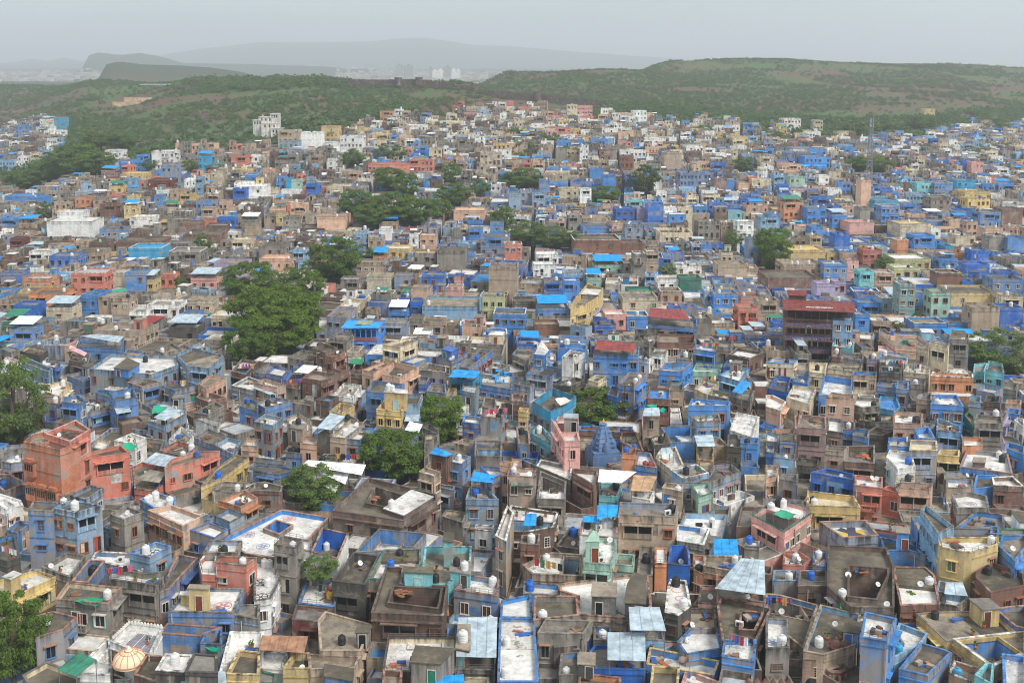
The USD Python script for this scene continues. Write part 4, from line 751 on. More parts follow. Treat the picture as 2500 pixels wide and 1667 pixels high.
FACADES = '''
@M1
390,332,170,135|wh|W|blank tw|big plain white house with two tiny square windows
318,395,312,108|wh|W|blank|lower white wing of the big plain white house
830,66,165,30|ye|ye||ochre yellow house with a white domed shrine behind it
690,45,100,55|bk|T|can=cya|brick house with a bright blue awning at the far tree line
745,150,95,50|ye|T|can=te|yellow house with a green sunshade
865,215,75,70|ye|T||yellow upper house above the blue awning
845,285,90,95|ye|T|can=cya|yellow house with a bright blue awning over its veranda
1230,205,95,40|ye|T||pale yellow house with a flat blue awning left of the long white wall
510,225,110,75|or|T||amber house with arched openings
1580,520,142,55|cr|cr||cream house with an open green verandah
680,275,112,90|bk|T||tall bare brick house with blue shutters
1220,405,150,65|bk|T|blank|blank brick wall house in the middle left
790,532,310,60|bk|M|blank|long ruined brick wall building behind the turquoise roof
1250,480,255,60|bk|M|blank|ruined sandstone walls beside the dark small tree
875,575,230,80|cy|cy|blank|building with a wide sloping turquoise sheet roof
1130,545,170,40|gy|G|blank|grey cement terrace with three white tanks beside the turquoise roof
1150,600,220,65|gy|G||grey house with arches below the cement terrace
332,632,200,75|db|T||vivid blue house with dark doorways at middle left
850,745,145,130|bl|T|blank|tall plain blue wall house beside the green tarp
90,965,165,90|db|G|blank|deep blue house with a pale end wall at the left
1250,1035,100,55|db|M||deep blue house with small windows near the walled garden
680,445,170,50|bl|M||blue house with a columned front below the tall bare brick house
0,745,150,80|db|M|blank|deep blue houses at the left edge
885,365,165,60|wh|cr||white house with pale red roof edge and green awning
1610,155,205,65|wh|W|blank|long white wall house in the upper left middle
1650,380,115,95|gy|T|can=wht|grey house with a white lid and green netting
2165,362,195,90|pe|T|blank tw|plain peach house with a red balcony beside the tree grove
480,745,235,120|sa|tin||brown red old house under grey tin roofs
715,745,140,95|cr|tin||cream house with round openings under a faded pink roof
160,785,180,95|or|tin||orange brown house with two pale windows at the left
120,870,215,50|ye|M||mustard ledge below the orange brown house
1265,935,185,65|cr|T||cream house with blue shutters near the walled garden
1000,965,220,110|wh|T|balc|off white house with balconies
755,920,135,120|tn|M||dark weathered mansion with arched windows
1768,650,225,70|pe|pe||peach terrace house with blue water tanks
1460,680,215,90|li|T||pale mauve blue long house above the tree clump
1300,780,180,60|pk|tin|can=tin|pink and white house under a big grey tin roof
65,510,95,60|rd|M||red house with a row of pale windows
1010,110,165,50|rd|M||dark red house with white window frames
1885,80,62,75|bl|T||blue house with a maroon door in the upper middle
1950,100,45,70|cy|T|blank|bright cyan wall house in the upper middle
1990,110,72,60|gn|T||mint green gabled house
2090,140,90,75|db|T||deep blue verandah house in the upper middle
1590,170,90,70|db|T||vivid blue stepped house left of the long white wall
840,100,95,60|lb|T||light blue colonnaded house in the upper left
1440,50,75,90|cr|T|blank|tall stained cream wall house in the upper left
1375,300,100,55|pe|T||peach house in the middle left
1670,420,95,70|tn|T|blank|grey brown wall under green netting
1885,345,70,70|ye|T||pale yellow house left of the peach house
1935,365,110,90|gy|M||stone grey house with shaded verandah
2000,590,90,110|lb|T||light blue house above the tree clump
1090,760,100,80|sa|T||brick red house with white tank stand
1000,790,55,85|ye|T|can=tin|narrow yellow house under a grey lid
380,840,80,45|tn|tin||low grey lidded house at the left
190,890,240,80|or|M||ochre stained house with round roof corner
0,930,230,50|tn|M||sandy roofed house at the left edge
310,985,185,70|cr|tin|can=tin|cream house with a big grey tin roof at left
20,1075,130,50|te|G|can=te|green sheet roofed stalls at the left edge
60,1130,170,60|bl|wht|can=wht|blue house under a pale corrugated roof at left
880,1010,110,70|wh|T|balc|white house with a cream water room
1230,1030,120,80|bl|M||blue panelled house beside the walled garden
1150,1120,200,40|dg|tin|can=tin|dark shed under a broad grey tin roof near the big tree clump
500,600,200,60|tn|M||brown curved wall house behind the vivid blue house
195,600,150,70|wh|T||white rimmed house at the left
635,230,100,70|tn|G||grey brown house with satellite poles
1050,215,60,70|bl|W||light blue house with white trim
30,220,200,40|bl|bl|blank|blue walls below the left grove
200,225,110,50|bl|T|blank|bright blue terrace below the left grove
@M2
775,318,218,55|pe|pe|blank|salmon pink terrace wall with a little pyramid
1155,210,80,110|lb|T||tall light blue house with a rounded corner
1235,180,75,100|pb|T||grey lilac house with tall windows
1315,200,85,90|lb|T||light blue arched house in the centre
1800,78,88,105|bl|T|blank|blue gate tower with an arched opening
1710,35,92,80|bl|T|blank|blue upper wall house behind the gate tower
1575,105,70,60|db|T|blank|blue cube house left of the gate tower
1365,110,70,90|bl|T|blank|blue stepped house at the quarry edge
1500,170,130,55|cr|T||cream house with a green doorway
1640,170,80,100|wh|T||pale grey white narrow house
1345,620,150,70|wh|W|win3|white house with a row of tall dark windows
1320,690,160,80|wh|W|balc|white lower wing beneath the tall dark windows house
970,905,150,170|lm|G|win3|lime green four storey house with dark windows
725,848,112,110|pk|T|blank tw|pink tower house with one slit window
780,790,60,60|pk|T||pink upper room with scaffolding
485,850,132,100|pe|T|blank|peach house with rust streaked walls
1660,372,195,65|tn|T||stone house with blue lower walls
1660,430,195,60|bl|M|blank|blue retaining wall front
1562,352,95,110|gy|T|tw|tall grey house with a white lower half
2105,275,110,140|db|T|blank|deep ultramarine tower house
1885,305,132,85|db|T||ultramarine house with a bundle on its terrace
2030,300,62,95|li|T|blank|lilac house with scalloped top
1860,400,92,95|pe|T|balc|peach house with green balcony
1950,415,122,110|pb|db||bluish grey house with a blue parapet
1600,520,325,95|bk|M|blank|long ruined stone fort like terrace walls
1900,540,180,70|bk|M|blank|stone retaining wall house right of the ruined terrace
2010,615,80,140|gy|W|balc|tall grey house with a shaded stair front
2090,600,90,150|tn|W||tall side wing of the grey stair front house
1025,405,90,85|bl|T||light blue house with turquoise door
960,500,195,120|bl|M|tw|cascading bright blue houses at the centre
1125,548,122,110|sa|M||reddish house with a mossy roof beside the thicket
880,445,90,80|bl|T||blue house with arched windows in the centre left
660,595,195,130|gy|M|blank tw|large rough grey stone house
1015,705,200,190|tn|G|blank tw|tall bare grey brown stone house in the centre
370,765,115,70|bl|T||blue terraced house right of the cream house
560,760,155,90|db|T|blank|royal blue walls in the centre left
480,945,72,100|db|T|blank|narrow royal blue house beside the peach rust house
555,975,385,90|lb|T|blank|broad light blue house walls in the centre
830,940,110,70|bl|T||blue stone house with little windows
265,395,130,50|tn|T|can=cya|grey brown top room under a bright blue lid
265,440,85,100|wh|W|blank|white wall house under the bright blue lid
545,490,112,90|pe|wht||peach house with white ribbed upper storey
1930,915,245,110|cr|G|win3|cream corner house with a green sheet roof
1970,870,180,40|te|te|blank|green pitched sheet roof top room
1045,1025,225,95|bl|M|win3|blue house with mossy terrace below the lime green house
1530,745,145,70|lb|T||sky blue house above the yellow palace
1530,800,110,110|bl|W||blue house with turquoise doors
1395,800,135,60|db|M||blue sunken terrace house
1350,985,215,60|bl|W|can=cya|white terraced house with a bright blue tilted sheet
1330,1100,170,60|bk|T|blank|brown brick walls with red coping
1205,200,10,10|bl|T||tiny blue house in the centre
500,610,155,110|gy|ye||grey house with a pale yellow rim
300,580,180,60|ye|W||yellow rimmed terrace house
225,630,95,55|or|T|can=cya|orange house under a blue sheet at the grove foot
460,610,90,40|lb|W|blank|pale blue parapet house
190,500,105,80|tn|W||grey white house with pointed corners
20,345,40,60|pe|T||peach balcony house at the grove edge
1810,1030,155,100|pk|W|blank|pinkish blank walled house near the red canopy
1890,330,10,10|db|T||small deep blue house
1960,1040,155,90|bl|T||blue house under white terraces by the red canopy
2190,870,150,60|tn|M||ruined grey arcade house at right centre
2175,790,180,75|wh|T||stained off white long house
2295,690,80,80|wh|te||off white house with green shutters
1740,1100,150,70|db|M||vivid blue house with mossy yard
1690,780,100,50|gn|can|can=cya|long bright blue sheet roof house
1740,690,195,30|gn|T|can=cya|mint green walled house beneath a long bright blue roof
180,770,170,70|cr|T|blank|cream walled house at the grove foot
110,675,180,90|tn|T||grey house with chimney block
0,790,130,60|gy|tin||grey lidded house beside the round dark tree
980,590,10,10|bl|T||small light blue house in the centre
1200,900,10,10|dg|T||small dark house in the centre
1190,940,180,60|dg|M||dark balconied house between blue ones
470,1060,90,110|gy|M||grey green terrace house with plants
560,1080,145,90|tn|M||brown masonry house left of the broad light blue walls
300,1090,170,90|pb|T||grey lilac house with window rows right of the hotel
330,1010,130,60|bl|wht|can=wht|blue house with white dome like lid
@M3
1945,190,180,48|ye|T||yellow house with gabled top right of centre
1965,238,160,65|ye|T|win3|lower yellow verandah storey
1375,285,130,100|bl|T|win3|blue house with red shutters
1330,250,170,60|cy|T|blank|cyan blue wall house
1890,112,132,70|cy|T||cyan house with one door at the right
1240,110,70,190|pe|T|tw blank|tall narrow peach tower house
1230,300,75,90|gy|T|blank|tall bare grey wall house
1250,590,137,90|pks|pks|win3|rose pink house with three blue windows
1465,650,255,70|lm|W|tw|pale lemon house with stepped terraces
1465,710,180,60|lm|W||pale lemon lower house
755,590,250,45|ye|ye|blank|long yellow parapet house beside the tall tree
935,820,130,80|li|li|blank|lilac house left wing
1045,805,90,90|li|li||lilac house with a dark door
985,685,165,100|bl|pe|win3|sky blue house with four brown windows in a row
1140,660,85,110|pk|T|blank|pink back house beside the sky blue house
1330,745,140,100|pe|pe||peach house with a white tank and open verandah
1230,735,100,110|tq|T||teal blue house with a drum on its balcony
1505,825,110,220|teal|T|tw|tall pale teal house with a maroon base
1600,490,150,85|bl|bl||round ended bright blue house
1155,400,180,70|pk|pk|blank|pink stair shaped terrace house
710,690,270,80|tn|T||brown grey house with three white tanks
1995,985,195,185|tn|T|blank|tall plain brown house with yellow tank
1855,880,320,85|ye|M|blank|long faded yellow wall house
1720,880,130,180|gn|T|win3|mint white three storey house
1590,880,125,130|bl|T|win3|blue house with big bay windows
415,905,150,50|sa|M|blank|orange topped house with a red stripe
400,985,135,160|sa|T|balc|terracotta balcony house left of the sandstone hotel
535,940,150,140|tn|M||ruined brown mansion with an arch
125,395,155,130|gy|T|win3|old off white house with three windows
280,400,110,120|tn|T|win3|old grey house with arched windows
392,395,115,150|wh|W||white fronted house with a blue side
470,515,100,140|bl|T|blank|plain light blue house beside the tall tree
550,365,130,100|lb|M||weathered pale blue house behind the tall tree
2190,985,160,130|db|M|blank|ultramarine walls at the right edge
600,345,90,110|bl|M||blue grey house with dark windows
710,260,140,130|or|T|can=te|orange house with green shutters
230,100,95,80|bk|T|blank|bare brick cube house
950,80,75,65|wh|W|tw|white cream cube house
1010,170,100,40|wh|W||white house with pink trim
775,195,55,40|wh|W||small white house with green door
0,60,150,90|bl|T||bright light blue house group at upper right
90,60,150,60|bl|T|blank|sky blue house with ladder walls
870,300,130,110|bl|T||blue house with white terrace wall
1040,350,110,90|bl|tin|can=tin|blue house with pale ribbed roof
1060,480,105,90|db|T|blank|cobalt blue house wall
895,430,90,80|bl|T||bright blue house with dark hatch
890,490,85,80|tn|T||tan house with a green window
1485,520,80,95|or|T|blank|rusty orange house among blue walls
1500,410,225,90|cr|ye|blank|cream long house with yellow top
1840,375,85,60|pe|T||peach house by a twisted chute
1960,395,80,70|pe|T||pink house with red frames
2050,330,150,110|bl|T||blue house with verandah pillars
2200,310,150,100|bk|M|blank|wide bare brick house at the right edge
2085,440,130,60|pe|T|blank|peach upper house at right
2115,490,130,110|gy|T|blank|grey slanted house at right
2240,505,120,100|bl|bl|blank|bright blue round roofed house at right
1885,490,140,60|cr|tin||cream house with barrel chute
1740,130,130,70|bl|T||blue house with arched eaves
1620,130,110,60|tq|T||turquoise gabled house among deep blue walls
750,85,110,60|gn|T|blank|mint green house with stepped top
400,130,80,50|pe|T|blank|pale peach house with green tarp
1715,230,145,80|gy|T||grey white house with round corner
1995,590,120,75|db|T||blue pillared house under an orange roof
1760,745,165,110|bk|T|blank|grey stone cube house with white roof
1960,690,160,70|db|db|blank|deep blue sunken roof house
2140,790,210,80|bl|M||blue house with white lower walls
2195,905,155,90|cr|T||cream house with teal shutters
170,870,60,100|lb|W||light blue house left of terracotta balcony house
230,890,170,100|bl|T||blue terraced house below the stone ruins
0,700,150,60|wh|T||white plaster house beside the stone ruins
0,780,150,90|te|te|blank|house with green sheet roof
260,690,200,80|tn|T|blank|salmon plastered ruin above the sandstone hotel
600,780,350,70|bk|M|blank|long crumbling brick terrace wall
1215,950,150,60|bl|T||blue house behind the hotel
1380,920,110,80|lb|T|win3|pale blue house with white window arches
1200,1030,100,130|bl|T||blue house right of the sandstone hotel
1600,1090,230,70|bl|T||long blue house with a green roof garden
1830,1085,155,70|bl|T|blank|blue boundary house at right
5,1060,110,90|bl|W|blank|bright blue rimmed terrace house
110,1060,110,110|gy|T|blank|grey tower with four white tanks
215,1090,165,60|tn|W||brown house with white terrace left of the terracotta house
@F1
1562,625,102,68|wh|W|tw|white three storey house at the foot of the green hill
1380,608,94,62|wh|G|blank|greyish white wall house near the green hill
1475,580,80,70|ye|T|balc|yellow house with green balcony
695,695,105,45|wh|W|balc|white house at the edge of the green hill
1858,640,60,50|wh|W||white house with blue awning on the far slope
1865,575,90,45|wh|W||white balcony house on the far slope
2205,700,95,85|cr|T|win3|cream house with balconies on the far slope
2100,640,75,65|gy|T||grey house with tin top on the far slope
1790,620,38,55|bl|T||blue fronted house on the far slope
1590,590,110,25|ye|T||mustard house on the far slope
1275,600,95,50|tn|T||brown house below the hill shrine
1280,650,90,30|lb|T||pale blue house below the hill shrine
2320,490,40,32|wh|W||white house on the far ridge
2140,490,90,38|cr|T||yellow cream house on the far ridge
1745,510,60,30|or|T||orange domed house on the far ridge
1880,730,110,60|sa|T|win3|brick pink house right of the slope trees
1060,715,80,45|sa|T||terracotta house below the green hill
250,540,48,40|cy|T||small cyan house beyond the left hill
70,575,60,70|bl|T||blue house beyond the left grove
200,600,80,30|wh|W||white house by the left grove
2265,660,60,60|ye|W||cream upper house on the far slope
1970,680,60,45|cr|T||pale yellow house on the far slope
480,690,80,30|wh|T||white shed row beside the left grove
1690,755,180,40|sa|T|blank|long terracotta building behind the grove
1500,730,40,45|wh|W||small white house with blue front
910,715,60,40|cy|T|can=cya|cyan house at the foot of the hill
@F2
558,508,62,46|wh|W||bright white house on the far slope
472,520,84,28|cr|T|win3|cream house left of the bright white house
610,635,96,58|wh|T|balc|whitish house with columns on the far slope
545,632,62,72|gy|T|tw|grey cement house on the far slope
885,680,50,54|wh|W||white house with an arched top
935,705,72,35|wh|W|blank|white wall row beside the arched top house
1010,628,75,50|ye|T|win3|yellow three storey house on the right slope
1290,680,120,52|bl|T|blank|sky blue wall house on the right
1345,720,120,50|bl|T||sky blue houses on the right slope
800,670,80,70|wh|T||white grey house with columns on the right slope
970,580,60,40|pks|T||pink red house on the far right slope
205,585,65,60|sa|T||pinkish tower house on the far slope
212,550,100,36|wh|W||white terraced house at the ridge centre
318,598,64,45|wh|W|tw|white house with pale blue roof room
255,480,45,48|cr|T||tall pale yellow house on the ridge
300,485,70,35|pk|T||pink house on the ridge
395,615,130,40|tn|T|blank|long brown wall house on the far slope
430,670,95,45|gy|T||grey house group on the far slope
402,685,60,50|bk|W||brick house with white corner
500,715,60,70|bk|T||orange brick tower house
1085,625,45,50|lb|W||pale blue house right of the yellow one
1680,675,90,40|bl|T||blue house below the lattice mast
1790,690,65,50|cr|T||cream house right of the lattice mast
1575,660,70,50|gy|T|blank|grey block beside the lattice mast
1655,620,40,30|db|T||deep blue cube house at the mast
1500,605,80,35|cr|T||cream long house among the right trees
1250,545,80,28|wh|T||white house at the far right trees
1385,552,45,28|cr|T||pale cream house at the far right trees
2015,685,70,15|pk|pk||pink roofed house on the far right
2290,650,60,30|wh|T||white house at the far right edge
2110,745,60,50|pk|W||pale pink house at far right
1240,755,90,35|pe|T||peach house on the right slope
1895,500,50,22|ye|T||cream hill temple among the right trees
700,700,80,80|tn|T|blank|dark brown ruin wall on the slope
115,510,70,30|pe|T||peach house on the ridge centre
'''
TREELIST = '''
572,648,120,95|round|dark green tree at the upper left of the big clump above the walled garden
690,665,110,95|round|dark tree at the upper right of the big clump above the blue hotel
608,722,165,130|round|broad yellowish green tree in the middle left of the big clump
655,715,150,120|round|largest bright yellow green tree in the middle of the big clump
700,735,70,110|round|dark narrow tree at the right flank of the big clump
645,770,150,110|round|bright tree at the front right of the big clump
560,790,95,100|round|dark low tree at the front left of the big clump
768,600,108,105|round|round dark green tree between the peach house and the cascading blue houses
830,585,60,45|loose|low green bushes trailing right of the round dark tree
25,930,165,215|loose|tall feathery tree at the left edge above the salmon haveli
25,1470,150,215|round|dark green tree at the bottom left corner by the mustard house
905,1045,150,125|round|large round tree in front of the white sheets and brown haveli
1012,965,116,115|round|round tree between the slim yellow house and the blue parapet house
722,1120,138,105|loose|feathery tree partly over the white corrugated sheets
1362,938,140,82|round|broad bushy tree behind the tall pink house
735,1308,82,58|loose|small bright tree with orange flowers beside the tall grey house
1778,575,82,105|round|tall dark tree standing alone right of centre beside the yellow parapet
2292,812,165,105|loose|feathery tree at the right edge above the turquoise house
820,468,80,60|round|dark tree at the left end of the central grove
850,495,75,55|round|low dark tree at the left foot of the central grove
905,478,110,75|round|broad dark tree in the middle of the central grove
955,485,90,65|round|green tree at the front of the central grove
895,410,75,55|round|tall green tree at the back of the central grove by the terracotta building
935,425,60,60|round|bluish green tree at the back right of the central grove
1010,478,60,50|round|pale green tree at the right front of the central grove
1040,448,80,50|round|round tree at the right end of the central grove
1036,400,40,50|round|single bright green tree among brown houses behind the central grove
1200,412,90,48|round|pale green tree before the rust red houses
1104,432,44,38|round|small dark round tree left of the pale green tree
1155,500,60,55|round|dark trees at the top of the quarry thicket
1205,535,90,55|loose|left part of the green quarry thicket
1265,545,100,50|loose|middle part of the green quarry thicket
1310,550,70,45|loose|right end of the green quarry thicket
1386,446,76,36|round|flat dark tree beside the blue gate tower
1478,415,74,72|loose|light yellow green tree right of the blue gate tower
1184,310,50,36|round|dark tree high on the far slope
1196,345,56,46|round|dark tree on the far slope beside the cream balcony house
1252,328,56,52|round|tall dark tree right of the cream balcony house
1300,355,58,40|round|broad dark tree on the far slope before the brown wall
1006,297,52,32|round|tree among white houses on the far slope
1045,285,26,28|round|small tree among cream houses on the far slope
812,365,50,45|round|dark tree below the white three storey house
880,350,36,36|loose|green tree beside the balcony house on the far slope
912,352,46,34|loose|green tree left of the grey tin topped house
1608,305,62,32|round|tree before the yellow three storey house
1776,322,66,40|round|dark tree on the right slope by the sky blue wall
1834,330,40,24|round|small tree right of the sky blue wall
1996,378,92,40|round|broad yellow green tree below the lattice mast
1710,378,52,38|round|olive tree on the right slope above blue houses
2280,290,70,36|round|tree clump on the far right hillside
2250,355,70,40|loose|green trees at the far right among grey houses
2318,350,56,40|loose|dark tree at the far right edge
2120,280,60,34|round|tree at the foot of the right hill
2030,290,60,30|round|pale tree at the foot of the right hill
1960,295,60,34|round|dark tree left of the lattice mast
175,370,120,70|round|large tree in the left grove
215,375,90,60|round|right tree of the left grove
110,395,70,50|round|dark tree in the left grove
60,412,80,45|round|leftmost tree of the left grove
225,322,80,40|round|dark tree behind the left grove
280,325,70,36|round|tree at the foot of the green hill
345,378,44,26|round|small tree among the houses below the green hill
437,382,34,32|round|round dark tree below the green hill
104,485,34,40|loose|small tree beside the big plain white house
466,562,42,48|loose|dark small tree against ruined brick walls
415,650,32,32|round|small tree beside the tall grey lidded house
2028,604,48,28|round|green tree under the rose pink house
1682,556,28,40|loose|small bright tree on the rubble plot
1690,545,50,30|loose|brown green shrub on the rubble plot
1535,622,44,30|loose|shrubs below the tall side wing
955,255,40,26|round|tree on the ridge houses
380,912,36,20|loose|creepers on the blue terraces
1090,935,36,20|loose|little tree under the balusters house
2060,748,30,20|loose|bush under the mint white house
2105,730,22,26|loose|small bush beside the teal house
2075,865,30,30|loose|bush against the dark grey plinth
'''
TANKLIST = '''
@B1 white:1245,385 965,812 black:785,585 2010,412
@B2 white:355,380 125,700 165,520 95,528 700,742 yellow:688,825 black:1312,425 1628,665 1795,515 white:1975,555 2200,655 1875,1195 2150,1010 2185,1510 2262,1510 2265,1235 750,285
@B3 white:282,1020 262,472 700,442 815,465 360,1540 1580,915 825,158 880,172 1778,196 2052,432 black:1183,875 1742,672 250,150 1415,690 1665,612 668,182 blue:30,700 50,738 1938,290 435,230
@B4 white:388,440 607,822 170,1242 1540,718 1575,768 2043,325 black:1465,958 1983,590 cyan:1200,1330 1675,1515
@T1 white:1703,430 815,670 1310,1520 1353,1510 1410,1490 1640,1535 1695,1525 1800,1525 1690,1115 1810,1055 575,430 blue:2097,1315 1788,1080 2235,598 cyan:395,410 black:1438,885 1490,885 1325,238 1325,760
@T2 white:65,915 1225,498 1262,498 815,600 1200,1566 1890,245 1835,275 2305,1250 black:405,805 335,1042 375,1042 422,1042 813,775 525,1150 2240,900 2310,795 1070,275
@T3 white:165,845 187,880 1237,448 1317,420 1000,1330 260,1485 1493,1515 2095,1520 1812,1566 black:1050,1330 1470,1530 1225,215 320,258 blue:1015,1040 1030,1072 1110,1040 maroon:1208,1215 1255,1215
@T4 white:857,110 1047,125 1130,128 998,195 440,1555 1418,1350 1770,720 2050,688 2100,1066 220,1506 black:980,655 1303,1340 1353,1348 1360,798 1395,798 1730,714 2150,1150 180,1466 265,1506 blue:1310,1168 740,372
@M3 white:765,685 802,690 880,685 1265,790 1322,810 870,210 1395,418 1100,870
'''
DISHLIST = '''
@T3 d:2000,1060 715,1470 795,1470 @B4 d:140,972 1140,925 1000,722 1755,802 735,645 @T1 d:1885,635 @B1 d:345,535 @B3 d:560,352 930,310 825,620 1800,840 1520,1140 1525,1200 @T4 d:955,1295 1010,1298 2070,1262 1430,690 1455,692 @B2 d:430,1480 @T2 d:1425,60
'''
MOTIFS = '''
T3 473 1107 1.1 158,136,169 flower
T3 425 1257 1.0 207,163,141 ring
T1 1000 262 0.85 125,125,136 flower
B1 2230 242 0.85 158,136,152 flower
B1 1117 75 .9 141,147,196 ring
B1 1370 400 .9 40,40,44 wheel
B1 1360 668 .8 40,40,44 wheel
B1 1997 880 1.1 185,125,125 flower
B1 1770 880 0.68 125,141,125 flower
B2 320 97 0.94 191,141,141 flower
B2 82 345 0.94 141,141,169 flower
B2 1200 508 0.68 136,152,185 flower
B2 55 670 .9 50,50,54 wheel
B2 40 800 .9 50,50,54 wheel
B3 30 95 0.85 169,152,174 flower
B3 25 1165 0.77 125,125,127 flower
B3 1480 735 .7 213,147,125 ring
B3 1507 812 .6 185,125,141 ring
B3 1505 862 0.51 213,147,125 flower
B3 1600 285 0.68 141,180,169 flower
B3 850 950 1.25 64,64,66 diamond
B4 770 225 1.9 70,70,84 star
B4 270 500 .9 60,60,64 wheel
B4 1300 762 .6 30,90,70 star
B4 60 1205 0.77 125,152,180 flower
T4 1290 772 1.0 119,125,158 ring
T4 640 497 1.6 158,169,191 ring
T4 1872 1532 0.77 152,147,158 flower
T4 1650 580 0.68 185,130,147 flower
M2 1740 960 .6 174,158,141 ring
'''
TARPS = '''
B1|665,838 855,885 945,812 790,800|10.2|20,140,105|bright green tarp sagging over the corner of the grey walled mossy terrace
B1|1830,1255 1960,1300 1965,1250 1880,1245|7.4|20,140,110|green cloth stretched in the small blue yard
T1|1385,712 1500,688 1525,645 1400,632|10.4|16,160,120|bright green netting over the pale blue house terrace
T1|1100,1010 1190,1050 1255,1005 1170,962|11.5|16,160,120|bright green pointed awning behind the long salmon wing
T2|860,252 985,262 1000,205 900,205|10.4|40,130,90|dull green tarp bulging over the white terrace by dark tanks
T3|390,575 440,635 545,590 470,555|12.2|215,205,195|pale cloth sail over the vivid cyan house
T3|1225,640 1320,660 1320,625 1240,625|12|20,150,120|green cloth above the tin capped cement house
T3|1340,680 1385,705 1405,665 1370,650|12|20,150,120|second green cloth right of the tin capped cement house
B4|665,900 825,922 825,885 665,850|9.5|50,140,96|green awning strip in front of the dark sandstone haveli
B4|70,60 200,105 270,55 130,10|13.6|56,150,120|green awning on the cream and pink house terrace
T4|1565,1210 1720,1220 1720,1155 1575,1155|9.2|30,130,96|green awning before the mustard stained house
M1|745,900 875,900 865,850 770,860|7|16,150,110|large emerald tarp beside the tall blue wall
B3|1480,1390 1590,1380 1580,1330 1500,1330|9.3|110,92,80|brown bundle of firewood cover on the yellow rimmed terrace
T3|-10,1365 205,1370 205,1305 -5,1305|11.6|96,140,116|long dull green awning on the peach house front
'''
# ------------------------------------------------------------------ ground, hills, haze
def build_ground():
 tt = np.linspace(-.78, .78, 200) ; tt = np.sign(tt) * np.abs(tt) ** 1.0
 ss = np.concatenate([np.linspace(20, 400, 24), np.linspace(415, 1900, 130), np.geomspace(1930, 16000, 110)])
 T, S = np.meshgrid(tt, ss)
 X = T * S + np.where(S < 200, 0, 0); Y = S
 Z = terrain(X, Y)
 v = np.stack([X, Y, Z], -1).reshape(-1, 3); nx = len(tt)
 i = np.arange(len(ss) - 1)[:, None] * nx + np.arange(nx - 1)[None]
 i = i.ravel(); f = np.vstack([np.c_[i, i + 1, i + nx + 1], np.c_[i, i + nx + 1, i + nx]])
 # the sheet goes on behind and beside the camera
 mb = MB(); mb.add(v, f, (.09, .08, .07))
 n = {'geo': ('geometry', {}), 'sep': ('separate_xyz', {}), 'far': ('map_range', {'from_min': 560, 'from_max': 760, 'clamp': True}),
   'n1': ('noise_texture', {'scale': .012, 'detail': 6.0, 'roughness': .62}), 'n2': ('noise_texture', {'scale': .09, 'detail': 5.0, 'roughness': .7}), 'ms': ('mapping', {'scale': (.004, .012, .09)}), 'n3': ('noise_texture', {'scale': 1.0, 'detail': 4.0}),
   'a1': ('math', {'math_type': 'multiply_add', 'value2': .6}), 'a2': ('math', {'math_type': 'multiply_add', 'value2': .35}),
   'ramp': ('rgb_ramp', {'ramp': [(0.0, (.055, .10, .03)), (.42, (.07, .112, .038)), (.53, (.09, .092, .045)), (.61, (.13, .085, .06)), (.72, (.10, .062, .048)), (1.0, (.15, .105, .08))]}),
   'street': ('rgb_ramp', {'ramp': [(0.0, (.06, .055, .05)), (.5, (.12, .11, .10)), (1.0, (.2, .18, .155))]}),
   'f2': ('map_range', {'from_min': 1950, 'from_max': 2200, 'to_max': .8, 'clamp': True}), 'm2': ('mix', {'mix_type': 'mix', 'color2': (.035, .052, .03)}), 'mx': ('mix', {'mix_type': 'mix'}), 'p': ('principled_bsdf', {'roughness': .95, 'specular_ior_level': .1})}
 l = [('geo.position', 'sep.vector'), ('sep.y', 'far.value'), ('geo.position', 'n1.vector'), ('geo.position', 'n2.vector'), ('geo.position', 'ms.vector'), ('ms.vector', 'n3.vector'),
   ('n2.fac', 'a1.value1'), ('n1.fac', 'a1.value3'), ('n3.fac', 'a2.value1'), ('a1.value', 'a2.value3'), ('a2x.result', 'ramp.fac'), ('n2.fac', 'street.fac'), ('far.result', 'mx.fac'), ('street.color', 'mx.color1'), ('ramp.color', 'mx.color2'), ('sep.y', 'f2.value'), ('f2.result', 'm2.fac'), ('mx.color', 'm2.color1'), ('m2.color', 'p.base_color')]
 n['a2x'] = ('map_range', {'from_min': .64, 'from_max': 1.27, 'clamp': True}); l.append(('a2.value', 'a2x.value'))
 mat = usdkit.material(stage, '/World/Looks/earth_and_rock', n, l, surface='p.BSDF')
 tag(put('ground', mb, mat, smooth=True), kind='structure')
build_ground()
def build_haze():
 b = trimesh.creation.box((26000, 17000, 425)); b.apply_translation((0, 8300, 172))
 m = usdkit.material(stage, '/World/Looks/damp_air', {'v': ('principled_volume', {'color': (.90, .965, 1.0), 'density': HAZE, 'anisotropy': .3})}, [], volume='v.volume')
 x = usdkit.mesh(stage, '/World/haze', b, m)
 tag(x.GetPrim(), kind='stuff', label='pale damp haze hanging over the city and the hills', cat='haze')
HAZE = 0.00020
build_haze()

